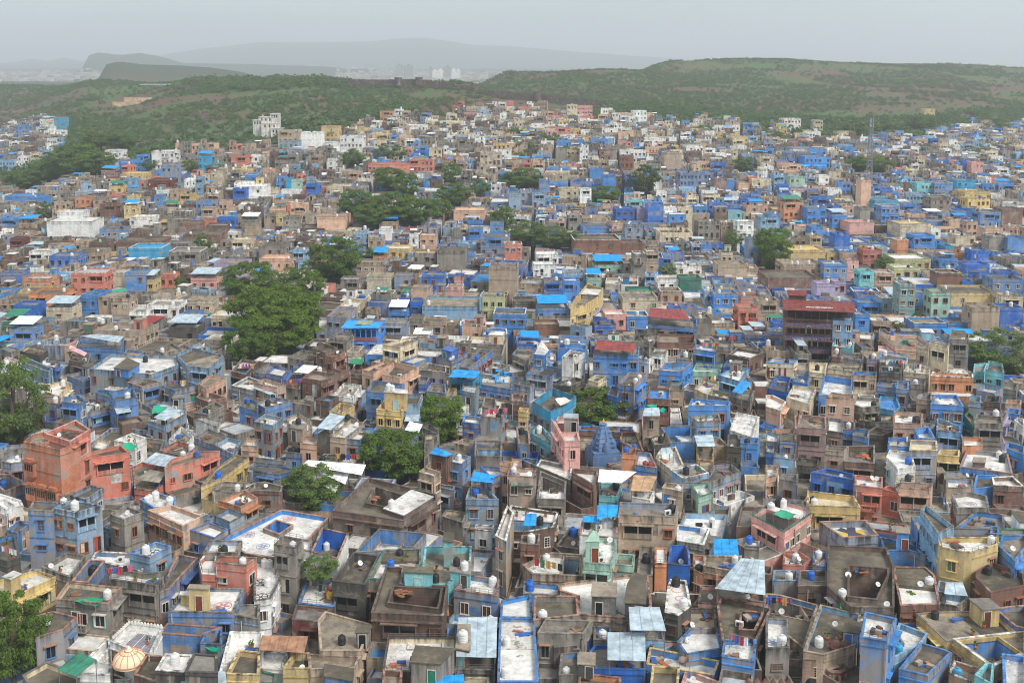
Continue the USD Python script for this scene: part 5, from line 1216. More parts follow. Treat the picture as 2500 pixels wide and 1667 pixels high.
# ------------------------------------------------------------------ reading the survey
TILES = dict(T1=(0, 820, 630 / 2352), T2=(620, 820, 630 / 2352), T3=(1250, 820, 630 / 2352), T4=(1870, 820, 630 / 2352), B1=(0, 1240, 630 / 2313), B2=(620, 1240, 630 / 2313), B3=(1250, 1240, 630 / 2313), B4=(1870, 1240, 630 / 2313),
    M1=(0, 400, 840 / 2352), M2=(830, 400, 840 / 2352), M3=(1660, 400, 840 / 2352), F1=(0, 0, 1250 / 2352), F2=(1250, 0, 1250 / 2352), S=(0, 0, 1.0), V=(0, 0, 2500 / 2352))
def to_src(tile, x, y):
 a, b, k = TILES[tile]; return a + x * k, b + y * k
def pts(tile, s):
 return [to_src(tile, *map(float, p.split(','))) for p in s.split()]
HOUSES = []
def parse_survey():
 tile = None
 for line in NEAR.strip().splitlines():
  line = line.strip()
  if not line: continue
  if line[0] == '@': tile = line[1:]; continue
  if line[0] in '+^o':
   f = line[1:].split('|'); h = HOUSES[-1]; P = pts(tile, f[0])
   if line[0] == '+': h['rooms'].append(dict(px=P, z=float(f[1]), wall=f[2], roof=f[3] if len(f) > 3 else 'T'))
   elif line[0] == '^': h['sheets'].append(dict(px=P, z=float(f[1]), col=f[2]))
   else: h['holes'].append(dict(px=P, z=float(f[1]), col=f[2]))
   continue
  f = line.split('|')
  o = dict(t.split('=') if '=' in t else (t, '1') for t in f[5].split())
  HOUSES.append(dict(px=pts(tile, f[0]), z=float(f[1]), z0=float(f[1]), wall=f[2], roof=f[3], cop=f[4], opt=o, label=f[6], rooms=[], sheets=[], holes=[], near=True, tile=tile))
 for i, h in enumerate(HOUSES): h['z'] += (i * 37 % 11) * .012
parse_survey()
def plan(px, z):
 q = Polygon([on_plane(x, y, z) for x, y in px])
 if not q.is_valid or q.area < 1: q = q.convex_hull
 return q
def settle():
 """Heights are read off the photograph only roughly; nudge them until the footprints stop overlapping."""
 P = [plan(h['px'], h['z']) for h in HOUSES]
 for sweep in range(4):
  tree = STRtree(P)
  near = [tree.query(p.buffer(6)) for p in P]
  for i, h in enumerate(HOUSES):
   def cost(p, z):
    return sum(p.intersection(P[j]).area for j in near[i] if j != i) + .6 * abs(z - h['z0']) * math.sqrt(p.area) * .3
   best = (cost(P[i], h['z']), h['z'], P[i])
   for dz in (-1.0, -.5, .5, 1.0):
    z = h['z'] + dz
    if not 3.5 < z < 21 or abs(z - h['z0']) > 3 or 'salmon' in h['label']: continue
    p = plan(h['px'], z); c = cost(p, z)
    if c < best[0] - .3: best = (c, z, p)
   h['z'], P[i] = best[1], best[2]
 for h, p in zip(HOUSES, P):
  h['poly'] = p; h['dz'] = h['z'] - h['z0']
settle()
MIDRNG = random.Random(5)
def turn(x, y):                                   # the lie of the lanes: houses of one quarter share a bearing
 return math.radians(-14 + 44 * float(meshkit.noise(np.array([x / 150, y / 150, 4.2]), 3)) + (8 if x > 0 else -10))
def parse_facades():
 tile = None
 for line in FACADES.strip().splitlines():
  if line[0] == '@': tile = line[1:]; continue
  f = line.split('|'); x, y, w, hh = map(float, f[0].split(','))
  if w < 20: continue
  (x0, y0), (x1, y1) = to_src(tile, x, y), to_src(tile, x + w, y + hh)
  d = ray((x0 + x1) / 2, y0); t = -d[2] / d[1]; sgrid = np.arange(150, 1400, 2.0)
  hm = (y1 - y0) * 2 * TH * sgrid / 2500
  top = terrain(d[0] / d[1] * sgrid, sgrid) + np.clip(5.5 + hm, 7, 19)
  line_z = CZ - t * sgrid
  k = np.argmax(line_z <= top)
  if line_z[k] > top[k]: continue
  s = sgrid[k]; zt = float(line_z[k]); half = (x1 - x0) * 2 * TH * s / 2500 / 2; cx = d[0] / d[1] * s
  a = turn(cx, s) * .35; u = np.array([math.cos(a), math.sin(a)]); v = np.array([-u[1], u[0]]); c = np.array([cx, s]) ; dep = float(np.clip(half * 1.7, 5.5, 13))
  q = Polygon([c - u * half, c + u * half, c + u * half + v * dep, c - u * half + v * dep])
  o = {t: '1' for t in f[3].split() if '=' not in t}; o.update(dict(t.split('=') for t in f[3].split() if '=' in t)); o['v'] = max(2.5, float(hm[k]) * .9)
  HOUSES.append(dict(px=None, poly=q, z=zt, wall=f[1], roof=f[2] if f[2] != 'can' else 'T', cop=MIDRNG.choice([f[1], f[1], 'gy', 'gy', 'W']), opt=o, label=f[4], rooms=[], sheets=[], holes=[], near=False, tile=tile, dz=0))
parse_facades()
for h in HOUSES:
 c = h['poly'].centroid; h['c'] = (c.x, c.y); h['base'] = terr1(c.x, c.y); h['ppm'] = 1024 / (2 * TH * max(c.y, 60))
 h['par'] = float(h['opt'].get('p', .62 if h['near'] else .6)); h['zr'] = h['z'] - h['par']

# ------------------------------------------------------------------ what the camera can see (depth raster)
W_, H_ = 1024, 682
DEPTH = np.full((H_, W_), 1e9); IDS = np.full((H_, W_), -1, int)
CLAIM = np.full((H_, W_), -1.0)                   # depth of what the survey says is in view at each spot
def raster(poly3, ident=None, depth=None, ids=None, claim=False):
 p = project(np.asarray(poly3)); x, y, iz = p[:, 0], p[:, 1], 1 / p[:, 2]
 x0, x1, y0, y1 = max(0, int(x.min())), min(W_ - 1, int(math.ceil(x.max()))), max(0, int(y.min())), min(H_ - 1, int(math.ceil(y.max())))
 if x0 > x1 or y0 > y1: return 0
 gx, gy = np.meshgrid(np.arange(x0, x1 + 1) + .5, np.arange(y0, y1 + 1) + .5)
 inside = np.zeros(gx.shape, bool); j = len(x) - 1
 for i in range(len(x)):
  if y[i] != y[j]:
   inside ^= ((y[i] > gy) != (y[j] > gy)) & (gx < (x[j] - x[i]) * (gy - y[i]) / (y[j] - y[i]) + x[i])
  j = i
 if not inside.any(): return 0
 A = np.c_[x, y, np.ones(len(x))]; co = np.linalg.lstsq(A, iz, rcond=None)[0]
 z = 1 / np.maximum(co[0] * gx + co[1] * gy + co[2], 1e-6)
 if claim:
  s = CLAIM[y0:y1 + 1, x0:x1 + 1]; m = inside; s[m] = np.maximum(s[m], z[m]); return int(m.sum())
 dd = depth[y0:y1 + 1, x0:x1 + 1]; m = inside & (z < dd)
 dd[m] = z[m]; ids[y0:y1 + 1, x0:x1 + 1][m] = ident
 return int(m.sum())
def ring(poly):
 q = np.array(poly.exterior.coords)[:-1]
 return q if Polygon(q).exterior.is_ccw else q[::-1]
def faces_of(poly, z0, z1):
 q = ring(poly); out = [np.c_[q, np.full(len(q), z1)]]
 for i in range(len(q)):
  a, b = q[i], q[(i + 1) % len(q)]; n = np.array([b[1] - a[1], a[0] - b[0]])
  if n @ (-(a + b) / 2) > 0: out.append(np.array([[*a, z0], [*b, z0], [*b, z1], [*a, z1]]))
 return out
for i, h in enumerate(HOUSES):
 v_ = float(h['opt'].get('v', 2.5)); v_ = min(v_, 3.0) if h['near'] and v_ < 6 else v_; h['v'] = v_
 for f in faces_of(h['poly'], max(h['base'], h['z'] - v_ - h['par'] * .3), h['z']): raster(f, claim=True)
 for r in h['rooms']:
  r['poly'] = plan(r['px'], r['z'] + h['dz']); 
  for f in faces_of(r['poly'], h['zr'], r['z'] + h['dz']): raster(f, claim=True)

# ------------------------------------------------------------------ trees of the survey (full picture at 2352 px: centre x, y, crown width, height, kind)
TREES = []
for line in TREELIST.strip().splitlines():
 f = line.split('|'); x, y, w, hh = map(float, f[0].split(','))
 sx, sy_ = x * 2500 / 2352, y * 2500 / 2352; w, hh = w * 2500 / 2352, hh * 2500 / 2352
 d = ray(sx, sy_); t = -d[2] / d[1]; sg = np.arange(90, 1500, 1.5)
 hm = hh * 2 * TH * sg / 2500
 zz = terrain(d[0] / d[1] * sg, sg) + np.maximum(hm * .5 + 1.5, np.where(sg < 520, 6.5, 4.0) + .22 * hm)
 zz = zz + (2.6 if 'orange flowers' in f[2] else 2.2 if 'light yellow' in f[2] or 'grove' in f[2] or 'yellow green' in f[2] else 0)
 k = np.argmax(CZ - t * sg <= zz); s = sg[k]; c = np.array([d[0] / d[1] * s, s])
 R, Hh = w * 2 * TH * s / 5000, hm[k] / 2
 zc = CZ - t * s
 TREES.append(dict(c=c, z=zc, R=R, H=Hh, kind=f[1], label=f[2], base=terr1(*c), ppm=1024 / (2 * TH * s)))
 th = np.linspace(0, 2 * np.pi, 20)[:-1]
 raster(np.c_[c[0] + R * .9 * np.cos(th), np.full(19, c[1]), zc + Hh * .9 * np.sin(th)], claim=True)

# ------------------------------------------------------------------ the rest of the city: plots between winding lanes
NOFILL = [Polygon([on_plane(x, y, 0) for x, y in pts('B2', p)]) for p in ('1900,250 2135,250 2160,560 1960,580', '240,760 340,760 330,1100 260,1150')] + \
   [Polygon([on_plane(x, y, 0) for x, y in pts('T3', p)]) for p in ('1150,870 1230,870 1400,1290 1330,1290',)] + \
   [Polygon([on_plane(x, y, 0) for x, y in pts('T4', p)]) for p in ('960,880 1010,880 1130,1260 1060,1260', '990,140 1020,140 1000,480 960,480')] + \
   [Polygon([on_plane(x, y, 0) for x, y in pts('T1', p)]) for p in ('2060,300 2110,300 2120,640 2070,640',)] + \
   [Polygon([on_plane(x, y, 0) for x, y in pts('M3', '10,500 480,500 480,660 60,640')])]
EDGE = ([-.6, -.02, 0, .045, .065, .11, .2, .27, .30, .34, .40, .45, .5, .6, .7, .78, .82, .9, .96, 1.02, 1.6], [500, 1050, 1050, 980, 640, 600, 590, 590, 600, 700, 760, 800, 820, 800, 800, 760, 740, 780, 930, 980, 700])
def hill_gap(c, s):                              # the tree belts inside the city at the left
 return c < .105 and 590 < s < 720
def palette(c, row, rng):
 """Which colours a quarter favours, from its place in the photograph."""
 if c < .10 and row < .28: p = dict(gy=28, tn=24, br=16, bl=9, lb=9, wh=10, db=2, cr=4)
 elif row < .20: p = dict(cr=15, wh=18, tn=24, gy=19, pe=6, br=13, ye=2, pk=2, sa=3, bl=4, lb=3)
 elif row < .26: p = dict(gy=23, tn=22, wh=14, cr=9, pe=5, br=14, sa=3, ye=2, bl=9, lb=6, db=3)
 elif row < .50:
  if c > .70: p = dict(bl=23, db=20, lb=9, cy=2, tq=2, gy=12, tn=11, br=8, wh=7, cr=6, pe=6, pk=1, ye=1, or_=1)
  elif c > .34: p = dict(bl=21, db=15, lb=10, pb=3, gy=15, tn=15, br=11, wh=7, cr=6, pe=6, pk=1, ye=1, tq=1)
  else: p = dict(gy=30, tn=22, br=20, bl=6, lb=6, db=3, wh=9, cr=4, pe=4, ye=2, sa=3, pb=5)
 else: p = dict(gy=21, bl=10 if c < .4 else 15, lb=11, pb=8, tn=17, br=11, cr=6, db=3 if c < .4 else 7, wh=7, pe=6, pk=1, bk=5, dg=6)
 if c > .72 and .17 < row < .26: p.update(bl=18, lb=9, db=9)
 k = rng.choices(list(p), list(p.values()))[0]
 return 'or' if k == 'or_' else k
def split(u0, v0, u1, v1, rng, lo):
 w, d = u1 - u0, v1 - v0
 if max(w, d) < lo * 1.75 or (max(w, d) < lo * 2.3 and rng.random() < .35): return [(u0, v0, u1, v1)]
 k = rng.uniform(.38, .62)
 if w > d: m = u0 + w * k; return split(u0, v0, m, v1, rng, lo) + split(m, v0, u1, v1, rng, lo)
 m = v0 + d * k; return split(u0, v0, u1, m, rng, lo) + split(u0, m, u1, v1, rng, lo)
def warp(u, v):
 p = np.array([u / 170, v / 170, .7]); q = np.array([u / 60, v / 60, 3.3])
 return np.array([u + 46 * (meshkit.noise(p, 1) - .5) + 10 * (meshkit.noise(q, 5) - .5) + .12 * v, v + 60 * (meshkit.noise(p, 2) - .5) + 10 * (meshkit.noise(q, 6) - .5) - .06 * u])
FILL = []
def plots():
 rng = random.Random(11)
 hp = [h['poly'] for h in HOUSES] + [Point(t['c']).buffer(t['R'] * .45) for t in TREES] + NOFILL
 tree = STRtree(hp)
 cells = []
 for iv in range(1, 32):
  for iu in range(-22, 22):
   u, v = iu * 38.0, 60 + iv * 40.0
   cx, cy = warp(u + 19, v + 20)
   if cy < 60 or cy > 1200 or abs(cx) > cy * TH * 1.06 + 40: continue
   cells += split(u + .9, v + .9, u + 37.1, v + 39.1, rng, 5.6 if cy < 270 else rng.choice([5.0, 5.6, 6.6]))
 out = []
 for (u0, v0, u1, v1) in cells:
  g = .12
  q = np.array([warp(u0 + g, v0 + g), warp(u1 - g, v0 + g), warp(u1 - g, v1 - g), warp(u0 + g, v1 - g)])
  c = q.mean(0)
  if c[1] < 84 or abs(c[0]) > c[1] * TH * 1.03 + 9: continue
  cf = c[0] / c[1] / (2 * TH) + .5
  if c[1] > np.interp(cf, *EDGE) + rng.uniform(-60, 15) or hill_gap(cf, c[1]): continue
  out.append((float(c[1]), q, c, cf))
 out.sort(key=lambda t: -t[0])
 for s, q, c, cf in out:
  poly = Polygon(q)
  if not poly.is_valid: continue
  js = tree.query(poly); gap = False
  hit = sum(poly.intersection(hp[j]).area for j in js)
  if hit > .03 * poly.area:
   cut = poly.difference(_union([hp[j].buffer(.12, join_style=2) for j in js])).buffer(-.45, join_style=2).buffer(.45, join_style=2)
   cut = max(getattr(cut, 'geoms', [cut]), key=lambda g: g.area) if not cut.is_empty else cut
   if cut.is_empty or cut.area < 2.5 or cut.geom_type != 'Polygon': continue
   poly = Polygon(cut.simplify(.15).exterior); gap = True
   if not poly.is_valid or poly.area < 2: continue
   c = np.array([poly.centroid.x, poly.centroid.y])
  b = terr1(*c); rel = float(meshkit.noise(np.array([c[0] / 70, c[1] / 70, 9.0]), 8))
  h = 5.2 + 4.2 * rel + rng.choice([0, 0, 0, 1.5, 3, 3]) + rng.uniform(-.5, .5)
  if s > 520: h += 1.0
  ok = False
  ladder = [h * k for k in (1.0, .8, .62, .48, .36)] if s > 300 else [k for k in (10.4, 9.8, 9.2, 8.6, 8.0, 7.4, 6.8, 6.2, 5.4, 4.6, 3.8, 3.0, 2.2) if k <= max(h + 2.2, 8)]
  for k in ladder:
   z = b + k + (rng.random() - .5) * .25
   bad = 0
   if s < 620:
    for f in faces_of(poly, b, z):
     p = project(f); x0, x1, y0, y1 = int(p[:, 0].min()), int(p[:, 0].max()) + 1, int(p[:, 1].min()), int(p[:, 1].max()) + 1
     x0, y0 = max(0, x0), max(0, y0)
     if x1 <= x0 or y1 <= y0: continue
     sub = CLAIM[y0:min(y1, H_), x0:min(x1, W_)]
     bad += int(((sub > p[:, 2].mean() + .5)).sum())
    p = project(np.c_[ring(poly), np.full(len(ring(poly)), z)]); area = max(4, (np.ptp(p[:, 0])) * np.ptp(p[:, 1]))
    if bad > max(5, .06 * area): continue
   ok = True; break
  if not ok: continue
  row = float(project(np.array([*c, z]))[1]) / H_
  FILL.append(dict(q=None if gap else q, poly=poly, c=c, base=b, z=z, wall=palette(cf, row, rng), s=s, cf=cf, row=row, seed=rng.randrange(1 << 30)))
from shapely.ops import unary_union as _union
def blocked(poly, b, z):
 """How many spots of the survey behind it a block would cover, and how many spots it covers at all."""
 bad = tot = 0
 for f in faces_of(poly, b, z):
  p = project(f); x, y = p[:, 0], p[:, 1]; x0, x1, y0, y1 = max(0, int(x.min())), min(W_, int(x.max()) + 1), max(0, int(y.min())), min(H_, int(y.max()) + 1)
  if x1 <= x0 or y1 <= y0: continue
  gx, gy = np.meshgrid(np.arange(x0, x1) + .5, np.arange(y0, y1) + .5); inside = np.zeros(gx.shape, bool); j = len(x) - 1
  for i in range(len(x)):
   if y[i] != y[j]: inside ^= ((y[i] > gy) != (y[j] > gy)) & (gx < (x[j] - x[i]) * (gy - y[i]) / (y[j] - y[i]) + x[i])
   j = i
  bad += int((inside & (CLAIM[y0:y1, x0:x1] > p[:, 2].mean() + .2)).sum()); tot += int(inside.sum())
 return bad, tot
def annexes():
 """Lower rooms and sheds that lean against the walls of the surveyed houses."""
 rng = random.Random(23); no = _union(NOFILL)
 for h in HOUSES:
  if not h['near']: continue
  q = ring(h['poly'])
  for e in range(len(q)):
   a, b = q[e], q[(e + 1) % len(q)]; L = float(np.linalg.norm(b - a))
   if L < 2.4: continue
   u = (b - a) / L; n = np.array([u[1], -u[0]])
   if n @ (-(a + b)) < .25 * np.linalg.norm(a + b): continue
   k = max(1, int(round(L / rng.uniform(3.5, 6.5)))); cuts = [0] + sorted((i + rng.uniform(-.2, .2)) / k for i in range(1, k)) + [1]
   for i in range(k):
    x0, x1 = a + u * L * cuts[i], a + u * L * cuts[i + 1]; d = rng.uniform(2.2, 5.0); sk = u * rng.uniform(-.5, .5)
    poly = Polygon([x0 + n * .03, x0 + n * d + sk, x1 + n * (d + rng.uniform(-.6, .6)) + sk, x1 + n * .03])
    if not poly.is_valid or poly.area < 3 or poly.intersection(no).area > .25 * poly.area: continue
    for z in np.arange(h['z'] - h['v'] * .8 - h['par'], max(1.5, h['z'] - 8.5), -.45):
     bad, tot = blocked(poly, 0, z)
     if tot < 12: break
     if bad <= max(2, .03 * tot):
      c = np.array([poly.centroid.x, poly.centroid.y]); cf = c[0] / c[1] / (2 * TH) + .5; row = float(project(np.array([*c, z]))[1]) / H_
      FILL.append(dict(q=None, poly=poly, c=c, base=0.0, z=float(z) + rng.uniform(-.1, .1), wall=h['wall'] if rng.random() < .25 else palette(cf, row, rng), s=float(c[1]), cf=cf, row=row, seed=rng.randrange(1 << 30)))
      break
plots(); annexes()
# ------------------------------------------------------------------ who hides whom: final depth picture with every house
for i, h in enumerate(HOUSES):
 for f in faces_of(h['poly'], h['base'], h['z']): raster(f, i, DEPTH, IDS)
 for r in h['rooms']:
  for f in faces_of(r['poly'], h['zr'], r['z'] + h['dz']): raster(f, i, DEPTH, IDS)
for k, p in enumerate(FILL):
 for f in faces_of(p['poly'], p['base'], p['z']): raster(f, 10000 + k, DEPTH, IDS)
for t in TREES:
 th = np.linspace(0, 2 * np.pi, 20)[:-1]
 raster(np.c_[t['c'][0] + t['R'] * .85 * np.cos(th), np.full(19, t['c'][1]), t['z'] + t['H'] * .85 * np.sin(th)], -2, DEPTH, IDS)
_seen = np.bincount(IDS[IDS >= 0].ravel(), minlength=10000 + len(FILL))
def in_view(p, ident, r=2):
 x, y, _ = project(np.asarray(p)); x, y = int(x), int(y)
 if not (-3 <= x < W_ + 3 and -3 <= y < H_ + 6): return False
 s = IDS[max(0, y - r):y + r + 1, max(0, x - r):x + r + 1]
 return bool((s == ident).any())

# ------------------------------------------------------------------ house parts
def mesh_extrude(poly, z0, z1):
 out = []
 for g in getattr(poly, 'geoms', [poly]):
  if g.geom_type != 'Polygon' or g.area < .02: continue
  m = trimesh.creation.extrude_polygon(g, z1 - z0, engine='earcut'); m.apply_translation((0, 0, z0)); out.append(m)
 return out
def inset(poly, t):
 return poly.buffer(-t, join_style=2, mitre_limit=3)
def grow(poly, t):
 return poly.buffer(t, join_style=2, mitre_limit=2)
def wear_of(rng, wall):
 g = dict(gy=.85, dg=1.0, br=.85, bk=.7, tn=.7, pb=.8, wh=.5, cr=.45, ye=.4, pk=.3, pe=.4, sa=.35, lb=.5, bl=.4, db=.32, cy=.25, tq=.3, rd=.5).get(wall, .4)
 return g * rng.uniform(.65, 1.25), rng.uniform(.05, .3) if wall == 'wh' else rng.uniform(.1, .75) if wall in ('bl', 'lb', 'db', 'pb', 'cr', 'pe') else rng.uniform(0, .5), (1.0 if wall in ('br', 'bk', 'pb', 'tn', 'lb') else .75) if rng.random() < .75 and wall not in ('sa', 'or', 'pk', 'pe', 'cr', 'ye', 'wh', 'gy', 'dg', 'cy', 'tq', 'gn', 'li', 'lm') else .12
DOORC = [lin(120, 62, 44), lin(96, 52, 40), lin(60, 100, 170), lin(40, 120, 96), lin(70, 70, 72), lin(20, 20, 22), lin(150, 200, 200)]
TRIMC = [lin(150, 95, 70), lin(205, 200, 190), lin(120, 112, 104), lin(70, 110, 180)]
PANES = [(.012, .013, .016), (.02, .02, .022), (.03, .022, .016), (.09, .045, .028), (.12, .065, .04), (.03, .11, .09), (.04, .08, .2), (.3, .29, .27)]
def wall_mesh(mb, poly, z0, z1, col, wear):
 """Outer and inner faces of a wall ring, with wear that grows towards its top."""
 for g in getattr(poly, 'geoms', [poly]):
  for ringc in [g.exterior, *g.interiors]:
   q = np.array(ringc.coords)[:-1]; n = len(q)
   for i in range(n):
    a, b = q[i], q[(i + 1) % n]
    zz = [z0, max(z0, z1 - 1.5), z1] if z1 - z0 > 3 else [z0, z1]
    for k in range(len(zz) - 1):
     v = np.array([[*a, zz[k]], [*b, zz[k]], [*b, zz[k + 1]], [*a, zz[k + 1]]])
     r0 = .32 if len(zz) == 3 and k == 1 else (.24 if len(zz) == 3 else .5); r1 = .32 if (len(zz) == 3 and k == 0) else 1.35
     w = np.array([[wear[0] * r0, wear[1], wear[2]]] * 2 + [[wear[0] * r1, wear[1], wear[2]]] * 2)
     mb.add(v, [[0, 1, 2], [0, 2, 3]], col, w)
def opening(frame, pane, p, n, w, h, z, rng, fcol, pcol, shade=True, bars=True):
 """A window on the wall spot p (plan), outward normal n, centre height z."""
 n = np.asarray(n, float); u = np.array([-n[1], n[0]])
 pane.box(p + n * .02, u * w / 2, n * .02, z - h / 2, z + h / 2, pcol)
 t = .09
 for s in (-1, 1): frame.box(p + n * .05 + u * s * (w / 2 + t / 2), u * t / 2, n * .05, z - h / 2 - t, z + h / 2 + t, fcol)
 frame.box(p + n * .05, u * w / 2, n * .05, z + h / 2, z + h / 2 + t, fcol)
 frame.box(p + n * .09, u * (w / 2 + .12), n * .09, z - h / 2 - t - .05, z - h / 2 - .003, fcol)
 style = rng.random()
 if style < .22 and h > .8:                       # a leaf of the shutter stands open
  sc = rng.choice(DOORC)
  for s in ((-1, 1) if style < .12 else (1,)): pane.box(p + n * .12 + u * s * (w / 2 + .1), u * .05 + n * .12 * s, n * .02, z - h / 2, z + h / 2, sc)
 elif style < .34:
  for k in range(3): frame.box(p + n * .045, u * w / 2, n * .012, z - h / 2 + h * (k + 1) / 4 - .02, z - h / 2 + h * (k + 1) / 4 + .02, fcol)
 elif style < .44: pane.box(p + n * .045 - u * w * .22, u * w * .27, n * .012, z - h * .45, z + h / 2, rng.choice([lin(150, 60, 60), lin(190, 180, 160), lin(60, 90, 150), lin(90, 120, 80)]))
 if bars and w > .6: frame.box(p + n * .045, u * .03, n * .015, z - h / 2, z + h / 2, fcol)
 if shade: frame.box(p + n * .22, u * (w / 2 + .28), n * .22, z + h / 2 + .13, z + h / 2 + .21, fcol * .9 if rng.random() < .5 else lin(160, 120, 98))
def door(mb, p, n, w, h, z0, col, frame):
 n = np.asarray(n, float); u = np.array([-n[1], n[0]])
 mb.box(p + n * .02, u * w / 2, n * .02, z0, z0 + h, col)
 for s in (-1, 1): mb.box(p + n * .04 + u * s * (w / 2 + .05), u * .05, n * .04, z0, z0 + h + .1, frame)
 mb.box(p + n * .04, u * w / 2, n * .04, z0 + h, z0 + h + .1, frame)
def sheet_part(prim, px, z, col, rng, base):
 q2 = [on_plane(x, y, z) for x, y in px]; q = np.array([[x, y, z] for x, y in q2])
 if len(q) != 4: q = q[[0, 1, 2, -1]]
 c = q.mean(0); back = q[:, 1] > c[1]; q[:, 2] += np.where(back, .32, -.12)   # a slight fall towards the front
 n = max(2, int(np.linalg.norm(q[1] - q[0]) / 1.05))
 u, w = (q[1] - q[0]), (q[3] - q[0]); e = (q[2] - q[1]) - w
 mb = MB()
 for i in range(n):                           # overlapping sheets, each a hair above the last
  a, b = i / n - .01, (i + 1) / n
  P = lambda s, t: q[0] + u * s + w * t + e * s * t
  d = np.array([0, 0, .012 * (i % 2)])
  mb.quad_sheet(np.array([P(a, 0), P(b, 0), P(b, 1), P(a, 1)]) + d, .03, SHEET[col] * rng.uniform(.9, 1.06))
  mb.quad_sheet(np.array([P(a, 0), P(a + .04 / n * 1.2, 0), P(a + .04 / n * 1.2, 1), P(a, 1)]) + d + [0, 0, .035], .03, SHEET[col] * .72)
 put('sheet_roof', mb, M_SHEET, prim)
 for k in range(4):
  pb = MB(); k2 = c + (q[k] - c) * .93; pb.bar([k2[0], k2[1], max(base, z - 3.6)], [k2[0], k2[1], k2[2] - .06], .05, lin(110, 112, 116)); put('post', pb, M_PLAIN, prim)
LABEL_NEAR = {}
TANKS, DISHES = [], []
def room_parts(prim, poly, z0, z1, wall, roof, rng, opt, ident):
 if roof in ('gable', 'pyr'): opt = {roof: 1}; roof = 'gn' if roof == 'gable' else 'W'
 col = WALLS[wall] * rng.uniform(.95, 1.05); wear = wear_of(rng, wall)
 mb = MB(); wall_mesh(mb, poly, z0, z1, col, wear); put('stair_room', mb, M_WALL, prim)
 rb = MB()
 if 'gable' in opt or 'pyr' in opt:
  q = ring(poly); c = q.mean(0); top = z1 + (1.0 if 'gable' in opt else 1.8); v = np.vstack([np.c_[c + (q - c) * 1.05, np.full(len(q), z1)], [[*c, top]]])
  rb.add(v, [[i, (i + 1) % len(q), len(q)] for i in range(len(q))], roof_colour(roof if roof in ROOFS or roof in WALLS else 'W'), (.2, .2, 0))
 else:
  for m in mesh_extrude(grow(poly, .14), z1 - .12, z1): rb.tri(m, roof_colour(roof), (.5, .3, 0))
 put('room_roof', rb, M_ROOF, prim)
 q = ring(poly); best = None
 for i in range(len(q)):
  a, b = q[i], q[(i + 1) % len(q)]; L = np.linalg.norm(b - a)
  if L < 1.3: continue
  n = np.array([b[1] - a[1], a[0] - b[0]]) / L
  if n[1] < -.5 and (best is None or L > best[0]): best = (L, a, b, n)
 if best and z1 - z0 > 1.7:
  L, a, b, n = best; d = MB(); door(d, a + (b - a) * rng.choice([.3, .5, .7]), n, .8, min(1.9, z1 - z0 - .35), z0 + .02, rng.choice(DOORC), TRIMC[1] * .8); put('door', d, M_WOOD, prim)
